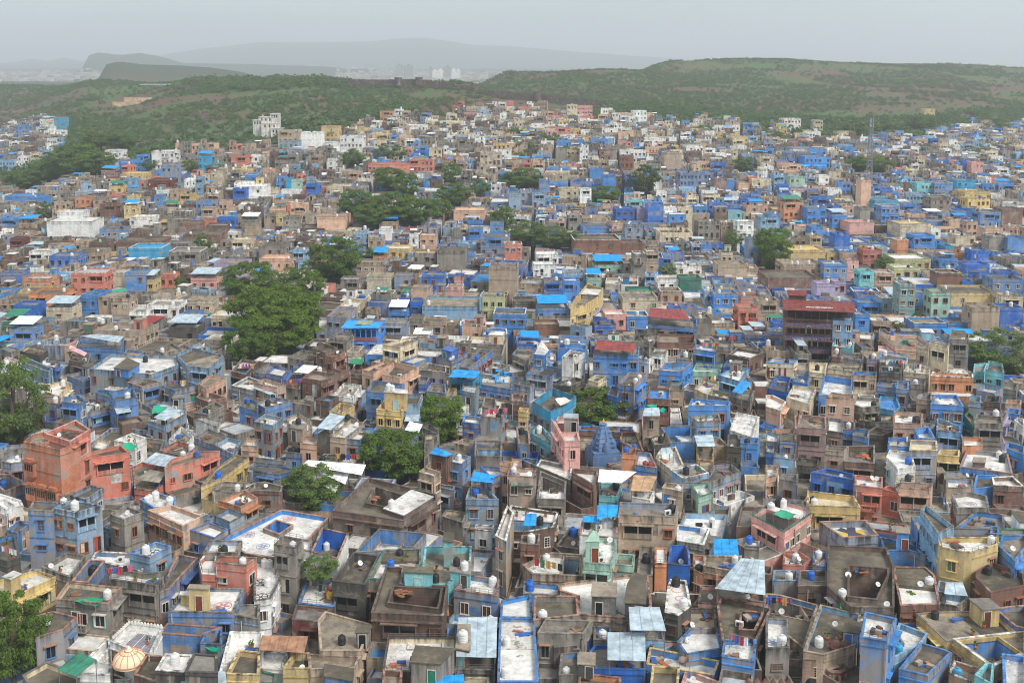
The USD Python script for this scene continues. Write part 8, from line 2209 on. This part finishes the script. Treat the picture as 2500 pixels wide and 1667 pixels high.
def sandstone_hotel():
 t = thing('hotel', 'dark sandstone guest house with arches, blue balustrades and a long red sheet roof', 'hotel'); P = t.GetPath()
 a = at('M3', 728, 992, 18.85)[:2]; b = at('M3', 1215, 1030, 18.85)[:2]; b[1] = a[1] - 2.5; u = (b - a); L = np.linalg.norm(u); u /= L; n = np.array([u[1], -u[0]]); dep = 9.0
 W = lambda x, d: a + u * x - n * d                # x along the front, d back from it
 dark, blue, lb = lin(126, 90, 82, .85), lin(84, 118, 190, .8), lin(136, 178, 220, .8)
 def block(name, x0, x1, d0, d1, z0, z1, col, wear=(.6, .2, .4)):
  return solid(name, P, (W(x0, d0) + W(x1, d1)) / 2, u * (x1 - x0) / 2, n * abs(d1 - d0) / 2, z0, z1, col, wear=wear)
 x3 = L * .70
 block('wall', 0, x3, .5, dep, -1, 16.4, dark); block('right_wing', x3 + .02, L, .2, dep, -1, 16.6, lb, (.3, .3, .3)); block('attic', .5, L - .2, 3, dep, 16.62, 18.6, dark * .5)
 block('terrace_floor', -.2, x3 - .05, .1, dep - .2, 16.41, 16.6, dark * .9)
 for k in range(9): block('post', .2 + k * (L - .5) / 8, .34 + k * (L - .5) / 8, .3, .45, 16.62, 18.95, dark * .8)
 # roof sheets
 for k in range(12):
  x0, x1 = -.6 + (L + 1.2) * k / 12, -.6 + (L + 1.2) * (k + 1) / 12 - .03; q = np.array([[*W(x0, -.9), 18.85], [*W(x1, -.9), 18.85], [*W(x1, 5.0), 20.0], [*W(x0, 5.0), 20.0]]) + [0, 0, .015 * (k % 2)]; mb = MB(); mb.quad_sheet(q, .05, lin(146, 70, 64, .62) * (1 + .06 * ((k * 7) % 3 - 1))); put('roof_sheet', mb, M_SHEET, P)
 q = np.array([[*W(.6, 5.2), 20.9], [*W(5.0, 5.2), 20.9], [*W(5.0, 8.0), 21.6], [*W(.6, 8.0), 21.6]]); mb = MB(); mb.quad_sheet(q, .06, lin(146, 64, 58, .6)); put('upper_roof', mb, M_SHEET, P)
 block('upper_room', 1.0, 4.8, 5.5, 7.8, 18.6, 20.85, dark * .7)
 # painted letters on the roof
 tm = meshkit.text_mesh('CASTLE VIEW HOME STAY', .52, .03, bold=True); s = math.atan2(1.15, 5.9); ex = np.array([*u, 0]); ey = np.array([*(-n * math.cos(s)), math.sin(s)]); ez = np.cross(ex, ey); v = np.asarray(tm.vertices); v = v * [5.9 / v[:, 0].max(), 1, 1]
 o = np.array([*W(4.3, .75), 18.85 + 1.15 * (.75 + .9) / 5.9 + .03]); mb = MB(); mb.add(o + v[:, :1] * ex + v[:, 1:2] * ey + v[:, 2:] * ez, tm.faces, lin(240, 236, 232)); put('lettering', mb, M_PLAIN, P)
 for z in (15.1, 12.2, 9.4):                       # storeys: ledge, balustrade, arches
  block('ledge', -.3, x3 + .2, -.9, .5, z - .32, z - .2, dark * .85)
  block('rail', -.3, x3 + .2, -.9, -.78, z + .55, z + .68, blue); 
  bal = MB()
  for k in range(int(x3 / .3)): bal.box(W(-.1 + k * .3, -.84), u * .07, n * .04, z - .2, z + .549, dark * 1.25 if k % 4 else blue)
  tag(put('balusters', bal, M_WOOD, P), kind='stuff')
 for zi, z in enumerate((14.6, 11.7, 8.8)):
  for k in range(7):
   x = .9 + k * (x3 - 1.8) / 6; white = (zi == 1 and k in (2, 3, 4)) or (zi == 0 and k == 3); mb = MB(); th = np.linspace(0, np.pi, 9); r = .55
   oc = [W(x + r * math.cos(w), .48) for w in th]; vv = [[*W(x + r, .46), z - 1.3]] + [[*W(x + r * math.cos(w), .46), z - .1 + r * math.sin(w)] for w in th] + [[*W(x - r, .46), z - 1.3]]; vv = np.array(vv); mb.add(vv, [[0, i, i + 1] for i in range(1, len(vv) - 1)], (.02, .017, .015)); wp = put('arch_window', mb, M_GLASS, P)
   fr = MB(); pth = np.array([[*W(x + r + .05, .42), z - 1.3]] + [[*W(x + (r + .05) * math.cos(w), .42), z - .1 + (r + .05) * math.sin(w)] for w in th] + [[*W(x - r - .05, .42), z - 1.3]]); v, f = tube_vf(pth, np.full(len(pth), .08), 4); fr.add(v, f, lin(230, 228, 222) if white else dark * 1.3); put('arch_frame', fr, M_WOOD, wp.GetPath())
 for z in (15.0, 11.8, 8.6):
  for k in range(2):
   fr, pn = MB(), MB(); opening(fr, pn, W(x3 + 1.2 + k * 2.3, .2), n, .8, 1.3, z, random.Random(2), lin(230, 230, 228), np.array((.03, .03, .035))); wp = put('window', fr, M_WOOD, P); put('pane', pn, M_GLASS, wp.GetPath())
sandstone_hotel()
def blue_hotel():
 t = thing('hotel', 'bright blue rooftop hotel with open arched top floor under flat cyan roofs', 'hotel'); P = t.GetPath()
 z = 14.0; a = at('S', 838, 800, z)[:2]; b = at('S', 925, 792, z)[:2]; b[1] = a[1] - .5; u = b - a; L = np.linalg.norm(u); u /= L; n = np.array([u[1], -u[0]]); W = lambda x, d: a + u * x - n * d; col = lin(64, 128, 214)
 def block(name, x0, x1, d0, d1, z0, z1, c, mat=None): return solid(name, P, (W(x0, d0) + W(x1, d1)) / 2, u * (x1 - x0) / 2, n * abs(d1 - d0) / 2, z0, z1, c, mat, (.2, .25, .2))
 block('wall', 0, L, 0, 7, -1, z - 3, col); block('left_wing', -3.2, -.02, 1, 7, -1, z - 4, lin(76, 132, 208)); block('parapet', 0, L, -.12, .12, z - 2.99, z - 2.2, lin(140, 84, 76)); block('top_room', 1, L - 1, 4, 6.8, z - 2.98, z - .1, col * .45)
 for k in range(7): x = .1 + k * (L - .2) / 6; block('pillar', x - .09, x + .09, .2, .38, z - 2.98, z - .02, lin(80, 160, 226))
 for k in range(6):
  x = .1 + (k + .5) * (L - .2) / 6; r = (L - .2) / 12 - .1; th = np.linspace(0, np.pi, 9); v, f = tube_vf(np.array([[*W(x + r * math.cos(w), .29), z - .9 + .6 * math.sin(w)] for w in th]), np.full(9, .09), 4); mb = MB(); mb.add(v, f, lin(80, 160, 226)); put('arch', mb, M_WOOD, P)
 for x0, x1, d0, d1, zz in ((-.5, L * .55, -.6, 7, z), (L * .5, L + .6, -.6, 5, z + .12)): block('roof_sheet', x0, x1, d0, d1, zz, zz + .1, SHEET['cya'] * 1.05, M_SHEET)
 block('roof_panel', L * .3, L * .75, 2, 5.5, z + .25, z + .34, lin(140, 150, 120), M_SHEET)
 for z2 in (z - 4.4, z - 7.4):
  for k in range(3):
   x = 1.2 + k * (L - 2.4) / 2; fr, pn = MB(), MB(); opening(fr, pn, W(x, 0), n, .95, 1.4, z2, random.Random(4), lin(110, 170, 230), np.array((.02, .02, .025))); wp = put('window', fr, M_WOOD, P); put('pane', pn, M_GLASS, wp.GetPath())
  block('balcony', .4, L - .3, -.85, -.01, z2 - 1.15, z2 - 1.0, col * .9); block('balcony_rail', .4, L - .3, -.85, -.78, z2 - .99, z2 - .3, lin(150, 80, 80))
blue_hotel()
def jharokha():
 h = house_named('turquoise bay window'); P = h['prim'].GetPath(); c = at('B2', 1842, 735, 8.2); u, n = np.array([1.0, 0]), np.array([0, -1.0]); p = c[:2] + [0, .4]; col = lin(118, 200, 190)
 for k, (w, d, z0, z1, kk) in enumerate(((.95, .6, 5.6, 8.0, 1.0), (1.1, .72, 8.0, 8.12, .8), (.8, .5, 8.12, 8.5, 1.0), (1.05, .66, 5.45, 5.6, .85), (.7, .45, 5.0, 5.45, .9))): solid('bay_window' if k == 0 else 'bay_moulding', P, p, u * w, n * d, z0, z1, np.clip(col * kk, 0, .8))
 for k in range(3): solid('bay_arch', P, p + n * .62 + u * (-.6 + k * .6), u * .2, n * .015, 6.5, 7.6, col * .55); solid('bay_panel', P, p + n * .62 + u * (-.6 + k * .6), u * .22, n * .012, 5.7, 6.3, np.clip(col * 1.15, 0, .8))
jharokha()
def sandstone_gate():
 red, z = lin(126, 84, 70), 8.6; t = thing('ruined_gateway', 'carved red sandstone gateway ruin with little domed turrets at the bottom edge', 'gateway'); P = t.GetPath()
 q = [at('B4', *p, z)[:2] for p in ((330, 1355), (520, 1362), (560, 1300), (380, 1290))]; mb = MB(); poly = Polygon(q).convex_hull; wall_mesh(mb, poly, -1, z, lin(150, 118, 98), (.7, .3, .6)); put('arch_wall', mb, M_WALL, P); mb = MB()
 for m in mesh_extrude(poly, z - .2, z - .01): mb.tri(m, lin(150, 130, 104), (.6, .3, 0))
 put('roof', mb, M_ROOF, P); a, b = q[0], q[1]; u = (b - a) / np.linalg.norm(b - a); n = np.array([u[1], -u[0]]); c = (a + b) / 2; th = np.linspace(0, np.pi, 9)
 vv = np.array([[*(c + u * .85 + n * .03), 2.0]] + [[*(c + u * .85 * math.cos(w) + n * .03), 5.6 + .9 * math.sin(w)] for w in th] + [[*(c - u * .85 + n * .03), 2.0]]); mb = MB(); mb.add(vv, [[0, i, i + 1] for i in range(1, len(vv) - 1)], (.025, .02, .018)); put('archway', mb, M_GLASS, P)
 c0 = at('B4', 605, 1420, 7.5)[:2]; mb = MB(); v, f = lathe([(1.35, -1), (1.3, 5.8), (1.5, 6.0), (1.5, 6.3), (1.25, 6.45), (1.2, 7.4), (1.4, 7.5), (1.1, 7.7)], 10); mb.add(v + [*c0, 0], f, red, (.5, .3, .6)); put('round_tower', mb, M_WALL, P)
 for k in range(9): aa = k * 2 * np.pi / 9; solid('bracket', P, c0 + np.array([math.cos(aa), math.sin(aa)]) * 1.42, np.array([math.cos(aa), math.sin(aa)]) * .16, np.array([-math.sin(aa), math.cos(aa)]) * .12, 6.3, 7.2, red * .9)
 for k, (x, y, zz, s) in enumerate(((625, 1262, 9.2, 1.0), (715, 1250, 8.9, .95), (565, 1300, 8.4, .9), (680, 1330, 8.0, .7), (760, 1330, 7.8, .8), (860, 1385, 7.2, .8))):
  p = at('B4', x, y + 40, zz - 1)[:2]; mb = MB(); v, f = lathe([(.5 * s, -2.5), (.5 * s, .7), (.68 * s, .8), (.6 * s, .9), (.55 * s, 1.15), (.35 * s, 1.5), (.12 * s, 1.7), (.16 * s, 1.8), (.02, 2.0)], 12); mb.add(v + [*p, zz - 1], f, red * (1 + .1 * (k % 2)), (.4, .3, .5)); put('turret', mb, M_WALL, P)
 for k in range(7): solid('broken_wall', P, at('B4', 600 + k * 52, 1500 + (k * 37 % 60), 5.5)[:2], np.array([.55, .15]), np.array([-.1, .3]), -1, 5.0 + (k * 13 % 7) * .3, red * (.85 + .05 * (k % 4)))
 t = thing('fort_parapet', 'row of rounded red sandstone merlons at the bottom edge of the picture', 'parapet'); P = t.GetPath(); a, b = at('B4', -190, 1600, 8.2)[:2], at('B4', 300, 1610, 8.2)[:2]; u = (b - a) / np.linalg.norm(b - a); n = np.array([u[1], -u[0]]); L = np.linalg.norm(b - a)
 solid('wall', P, (a + b) / 2 - n * .1, u * L / 2, n * .35, -1, 8.0, red)
 for k in range(int(L / .86)):
  p = a + u * (.45 + .86 * k); mb = MB(); mb.box(p, u * .36, n * .26, 8.0, 8.6, red, (.4, .3, 0)); v = np.array([[*(p + u * sx * .36 + n * sy * .26), 8.6] for sx, sy in ((-1, -1), (1, -1), (1, 1), (-1, 1))] + [[*(p + n * sy * .2), 9.15] for sy in (-1, 1)]); mb.add(v, [[0, 1, 4], [2, 3, 5], [1, 2, 5], [1, 5, 4], [3, 0, 4], [3, 4, 5]], red * 1.08, (.3, .3, 0)); put('merlon', mb, M_WALL, P)
sandstone_gate()
# lattice mast, poles, scaffold
def lattice(P, c, h, w, col=(.16, .15, .15)):
 mb = MB(); n = max(4, int(h / 2.4)); cor = np.array([[-1, -1], [1, -1], [1, 1], [-1, 1]])
 wz = lambda z: w * (1 - .72 * z / h)
 for k in range(n):
  z0, z1 = h * k / n, h * (k + 1) / n
  for i in range(4):
   p, q, r = cor[i] * wz(z0), cor[i] * wz(z1), cor[(i + 1) % 4] * wz(z1); mb.bar([*p, z0], [*q, z1], .14, col); mb.bar([*p, z0], [*r, z1], .09, col); mb.bar([*q, z1], [*r, z1], .09, col)
 mb.v = [v + c for v in mb.v]; return mb
def masts():
 b = on_hill(*to_src('F2', 1645, 700)); b = np.array([b[0] * 500 / b[1], 500.0, 0]); b[2] = terr1(b[0], b[1]); top = ray(*to_src('F2', 1645, 540)); h = CZ + top[2] / top[1] * b[1] - b[2]
 t = thing('radio_mast', 'tall grey lattice radio mast with antennas above the right houses', 'radio mast'); P = t.GetPath(); put('lattice', lattice(P, b, h, 1.7, (.2, .2, .21)), M_PLAIN, P)
 for k, (z, s) in enumerate(((h * .92, .9), (h * .8, 1.1), (h * .97, .7))):
  for i in range(3): a = i * 2.1 + k; mb = MB(); mb.box(b[:2] + np.array([math.cos(a), math.sin(a)]) * s, np.array([.25, 0]), np.array([0, .2]), b[2] + z - .8, b[2] + z + .8, (.32, .32, .33)); put('antenna', mb, M_PLAIN, P)
 for k, (x, y0, y1) in enumerate(((135, 392, 452), (196, 430, 492), (460, 436, 478), (945, 520, 572), (1092, 462, 508), (1508, 390, 452))):
  g = on_hill(*to_src('F1', x, y1)); r = ray(*to_src('F1', x, y0)); h = CZ + r[2] / r[1] * g[1] - g[2]; t = thing('power_pylon', ['thin pylon at the far left of the green hill', 'pylon over the bare brown slope at left', 'small pylon right of the bare brown slope', 'pylon on the slope left of the hill shrine', 'pylon above the hill shrine slope', 'thin pale pole near the ridge houses'][k], 'pylon'); put('lattice', lattice(0, g, max(5, h), .8, (.12, .12, .12)), M_PLAIN, t.GetPath())
 for k, (tile, x, y, z0, hh, lab) in enumerate((('B2', 258, 1140, 0, 9.5, 'dark electric pole standing in the narrow lane beside the tall grey house'), ('B1', 1420, 1000, 0, 7, 'electric pole in the shaded alley behind the striped dome'), ('T2', 860, 560, 4, 9, 'slender pole rising from brown terraces left of the slim yellow house'), ('T1', 2090, 520, 0, 9, 'electric pole with wires in the lane beside the peach arched house'), ('M2', 830, 900, 4, 8, 'thin pole behind the pink tower house'))):
  p = at(tile, x, y, z0); t = thing('electric_pole', lab, 'electric pole'); P = t.GetPath(); mb = MB(); mb.bar(p, p + [0, 0, hh], .09, (.08, .075, .07), 6); put('pole', mb, M_PLAIN, P)
  for z in (hh - .4, hh - 1.1): mb = MB(); mb.box(p[:2], [.7, 0], [0, .05], p[2] + z, p[2] + z + .1, (.1, .09, .08)); put('crossarm', mb, M_PLAIN, P)
  for w in range(5):                            # slack cables to the houses around
   a = w * 1.3 + k; e = p + [9 * math.cos(a), 9 * math.sin(a), hh - 2.2 + .4 * (w % 3)]; o = p + [0, 0, hh - .3 - .15 * w]; T = np.linspace(0, 1, 8)[:, None]; v, f = tube_vf(o + (e - o) * T - [0, 0, .7] * np.sin(np.pi * T), np.full(8, .022), 3); mb = MB(); mb.add(v, f, (.02, .02, .02)); put('cable', mb, M_PLAIN, P)
 t = thing('scaffold', 'rusty dark scaffold frame standing right of the broad bushy tree', 'scaffold'); p = at('T3', 1025, 770, 6)[:2]
 for k in range(2):
  for j in range(3): mb = MB(); mb.bar([p[0] - 1.6 + 1.6 * j, p[1] + 1.4 * k, 0], [p[0] - 1.6 + 1.6 * j, p[1] + 1.4 * k, 13], .07, (.06, .045, .04)); put('upright', mb, M_PLAIN, t.GetPath())
  for z in np.arange(2, 13.1, 1.8): mb = MB(); mb.bar([p[0] - 1.6, p[1] + 1.4 * k, z], [p[0] + 1.6, p[1] + 1.4 * k, z], .05, (.06, .045, .04)); put('ledger', mb, M_PLAIN, t.GetPath())
 for z in np.arange(2, 11, 3.6): mb = MB(); mb.bar([p[0] - 1.6, p[1], z], [p[0] + 1.6, p[1], z + 3.4], .045, (.06, .045, .04)); put('brace', mb, M_PLAIN, t.GetPath())
masts()
# wall along the ridge, towers far away, the pale town on the plain
def ridge():
 brown = lin(112, 90, 82, .75); t = thing('city_wall', 'old brown city wall with bastions running along the green ridge', 'city wall'); P = t.GetPath()
 line = [(1490, 366), (1620, 376), (1740, 381), (1830, 378), (1925, 368), (2050, 392), (2180, 428), (2360, 440), (2470, 446), (2600, 462), (2800, 480)]
 prev = None
 for k, (x, y) in enumerate(line):
  px, py = (x * 1250 / 2352, y * 1250 / 2352); d = ray(px, py); c = px / 2500; s = float(np.interp(c, [0, .1, .2, .3, .36, .45, .5, .6], [1420, 1240, 1090, 1000, 985, 950, 930, 900])); p = np.array([d[0] / d[1] * s, s]); g = terr1(*p); zt = CZ + d[2] / d[1] * s
  top = max(g + 2.0, min(zt + 2.0, g + 7))
  if prev is not None:
   n = max(1, int(np.linalg.norm(p - prev[0]) / 9))
   for m in range(n):
    a, b = prev[0] + (p - prev[0]) * m / n, prev[0] + (p - prev[0]) * (m + 1) / n; ga = min(terr1(*a), terr1(*b)); u = (b - a) / 2; L = np.linalg.norm(u); nn = np.array([u[1], -u[0]]) / L; tz = prev[1] + (top - prev[1]) * (m + .5) / n
    mb = MB(); mb.box((a + b) / 2, u, nn * .8, ga - 3, tz, brown * (1 + .08 * ((m * 5 + k) % 3 - 1)), (.5, .3, .5))
    for w in range(5): mb.box(a + (b - a) * (w + .5) / 5, u * .13, nn * .5, tz, tz + .9, brown * .95, (.5, .2, 0))
    put('wall_length', mb, M_WALL, P)
  if k in (3, 4, 6, 8): mb = MB(); v, f = lathe([(3.4, -6), (3.2, 0), (3.5, .2), (3.5, 1.2), (2.6, 1.25)], 14); mb.add(v + [*p, top + 1.2], f, brown * .95, (.5, .3, .5)); put('bastion', mb, M_WALL, P)
  prev = (p, top)
 def far_block(name, lab, cat, tile, x0, x1, y0, y1, s, col, rows, cols_, z_extra=0):
  (a, b), (c, d) = to_src(tile, x0, y0), to_src(tile, x1, y1); r0, r1 = ray((a + c) / 2, b), ray((a + c) / 2, d); half = (c - a) * 2 * TH * s / 2500 / 2; x = r0[0] / r0[1] * s; zt = CZ + r0[2] / r0[1] * s; zb = min(CZ + r1[2] / r1[1] * s, terr1(x, s)) - 8
  t = thing(name, lab, cat); P = t.GetPath(); solid('wall', P, [x, s + half * .6], [half, 0], [0, half * .6], zb, zt, col, M_PLAIN)
  solid('roof_room', P, [x, s + half * .6], [half * .35, 0], [0, half * .3], zt, zt + 4, col * .95)
  h = zt - (CZ + r1[2] / r1[1] * s)
  for i in range(rows):
   for j in range(cols_): mb = MB(); xx = x - half + 2 * half * (j + .5) / cols_; zc = zt - h * (i + .55) / rows; mb.box([xx, s - .15], [half / cols_ * .35, 0], [0, .2], zc - h / rows * .2, zc + h / rows * .2, (.34, .35, .36)); put('window', mb, M_PLAIN, P)
 pale, grey = np.array((.8, .78, .72)), lin(150, 156, 160)
 for k, a in enumerate(((1986, 2010, 323, 372, pale, 'left pale apartment tower of the far pair on the plain'), (2012, 2034, 320, 370, pale, 'right pale apartment tower of the far pair on the plain'), (2074, 2094, 318, 358, pale, 'cream apartment tower right of the pale pair, left half'), (2095, 2114, 320, 360, pale, 'cream apartment tower right of the pale pair, right half'),
         (1818, 1850, 298, 346, grey, 'faint grey unfinished tower block far on the plain at left'), (1856, 1896, 300, 348, grey, 'faint grey unfinished tower block beside its twin'), (1972, 1984, 308, 360, grey, 'slim grey tower left of the pale pair'), (2042, 2070, 305, 352, grey, 'grey tower block between the pale pairs'))):
  far_block('apartment_tower', a[5], 'apartment tower', 'F1', *a[:4], 3100 + 60 * k, a[4], 7, 4)
 rng = random.Random(4); mb = MB(); wn = MB(); t = thing('far_town', 'pale far town spread over the hazy plain behind the hills', 'town'); tag(t, kind='stuff')
 for k in range(2600):
  c = rng.uniform(-.08, .20) if k % 3 else rng.uniform(.33, .56); s = rng.uniform(2300, 5600); x = (c - .5) * 2 * TH * s; w = rng.uniform(5, 14); h = rng.uniform(4, 11) * (1.6 if rng.random() < .08 else 1); col = rng.choice([(.42, .42, .41), (.5, .5, .48), (.34, .34, .33), (.3, .26, .22), (.4, .36, .3)]); g = terr1(x, s)
  if g > 40 or (c < .25 and s < 3000): continue
  mb.box([x, s], [w, 0], [0, rng.uniform(4, 9)], g - 3, g + h, col)
  if k % 2: wn.box([x, s - 9.2], [w * .6, 0], [0, .1], g + h * .4, g + h * .6, (.1, .1, .1))
 put('walls', mb, M_WALL, t.GetPath()); 
 # shrine on the hillside, shelter roof, walled plot
 g = on_hill(*to_src('F1', 1225, 632)); s = g[1]; k = 2 * TH * s / 2500 * 1250 / 2352; t = thing('hill_shrine', 'whitewashed hillside shrine with terraces and a small pointed spire', 'shrine'); P = t.GetPath(); wh = lin(226, 222, 214)
 for i, (x, w, z0, h, d) in enumerate(((10, 38, 0, 62, 6), (45, 26, 0, 40, 4), (-15, 34, 18, 90, 11), (-52, 22, 30, 76, 10), (20, 20, 40, 104, 14))):
  solid('wall', P, [g[0] + x * k, s + d], [w * k, 0], [0, 3.2], g[2] - 3, g[2] + h * k, wh * (1 - .05 * i)); solid('roof_edge', P, [g[0] + x * k, s + d], [w * k + .25, 0], [0, 3.45], g[2] + h * k + .003, g[2] + h * k + .3, wh * .8)
  for m in range(3): solid('window', P, [g[0] + (x + (m - 1) * w * .55) * k, s + d - 3.2], [.42, 0], [0, .06], g[2] + (h - 16) * k, g[2] + (h - 16) * k + 1.5, (.03, .03, .03), M_GLASS)
 mb = MB(); v, f = lathe([(1.3, 0), (1.25, .8), (.8, 2.2), (.3, 3.4), (.05, 4)], 10); mb.add(v + [g[0] - 33 * k, s + 10, g[2] + 76 * k], f, lin(200, 140, 116)); put('spire', mb, M_WALL, P)
 g = on_hill(*to_src('F1', 728, 404)); t = thing('shelter', 'long flat pale shelter roof standing on the green hill', 'shelter'); P = t.GetPath(); solid('roof', P, g[:2], [17, 0], [0, 5], g[2] + 3.4, g[2] + 3.8, (.62, .66, .66), M_SHEET)
 for dx in (-15, -5, 5, 15):
  for dy in (-4, 4): solid('post', P, g[:2] + [dx, dy], [.15, 0], [0, .15], g[2] - 2, g[2] + 3.4, (.3, .3, .3))
 g = on_hill(*to_src('F1', 600, 478)); t = thing('stone_enclosure', 'low sandy stone wall around a small plot on the green hill', 'enclosure'); P = t.GetPath()
 for a, b in (((-14, -6), (12, -9)), ((12, -9), (16, 9)), ((16, 9), (-10, 12)), ((-10, 12), (-14, -6))):
  a, b = g[:2] + np.array(a), g[:2] + np.array(b); u = (b - a) / 2; n = np.array([-u[1], u[0]]) / np.linalg.norm(u); solid('wall_side', P, (a + b) / 2, u, n * .4, min(terr1(*a), terr1(*b)) - 1, max(terr1(*a), terr1(*b)) + 1.0, lin(196, 168, 140), M_ROCK)
ridge()
# cafe on the terrace: tables and chairs painted bright blue
def cafe():
 blue = lin(40, 150, 210); h = house_named('rooftop cafe terrace')
 if h is None: return
 cl = proto('cafe_table_kind'); mb = MB(); v, f = lathe([(0, .7), (.55, .7), (.55, .76), (0, .76)], 16); mb.add(v, f, blue); put('tabletop', mb, M_PLAIN, cl.GetPath()); mb = MB(); v, f = lathe([(.28, 0), (.28, .05), (.05, .1), (.05, .7)], 10); mb.add(v, f, blue * .8); put('pedestal', mb, M_PLAIN, cl.GetPath())
 ch = proto('cafe_chair_kind'); mb = MB(); mb.box([0, 0], [.22, 0], [0, .22], .42, .46, blue); put('seat', mb, M_PLAIN, ch.GetPath()); mb = MB(); mb.box([0, .21], [.22, 0], [0, .02], .46, .9, blue); put('backrest', mb, M_PLAIN, ch.GetPath())
 for sx in (-1, 1):
  for sy in (-1, 1): mb = MB(); mb.box([.19 * sx, .19 * sy], [.02, 0], [0, .02], 0, .42, blue * .8); put('leg', mb, M_PLAIN, ch.GetPath())
 labs = ['back', 'right', 'front', 'left']; k = 0
 for j, (x, y) in enumerate(((2225, 350), (2300, 365), (2240, 445), (2195, 400))):
  p = at('T2', x, y, h['zr']); copy_of(cl, 'cafe_table', f'round bright blue table at the {labs[j]} of the rooftop cafe terrace', 'table', p)
  for i in range(4): a = i * math.pi / 2 + .4 + j; copy_of(ch, 'cafe_chair', f'bright blue chair around the {labs[j]} table of the rooftop cafe', 'chair', p + [.95 * math.cos(a), .95 * math.sin(a), 0], math.degrees(a) - 90, None, f'chairs around the {labs[j]} cafe table')
cafe()
_bad = [k for k in _labels if not 4 <= len(k.split()) <= 16]
print('bad labels', _bad)
dup = {k: v for k, v in _labels.items() if v > 1}
print('labels used twice', len(dup), list(dup)[:5])
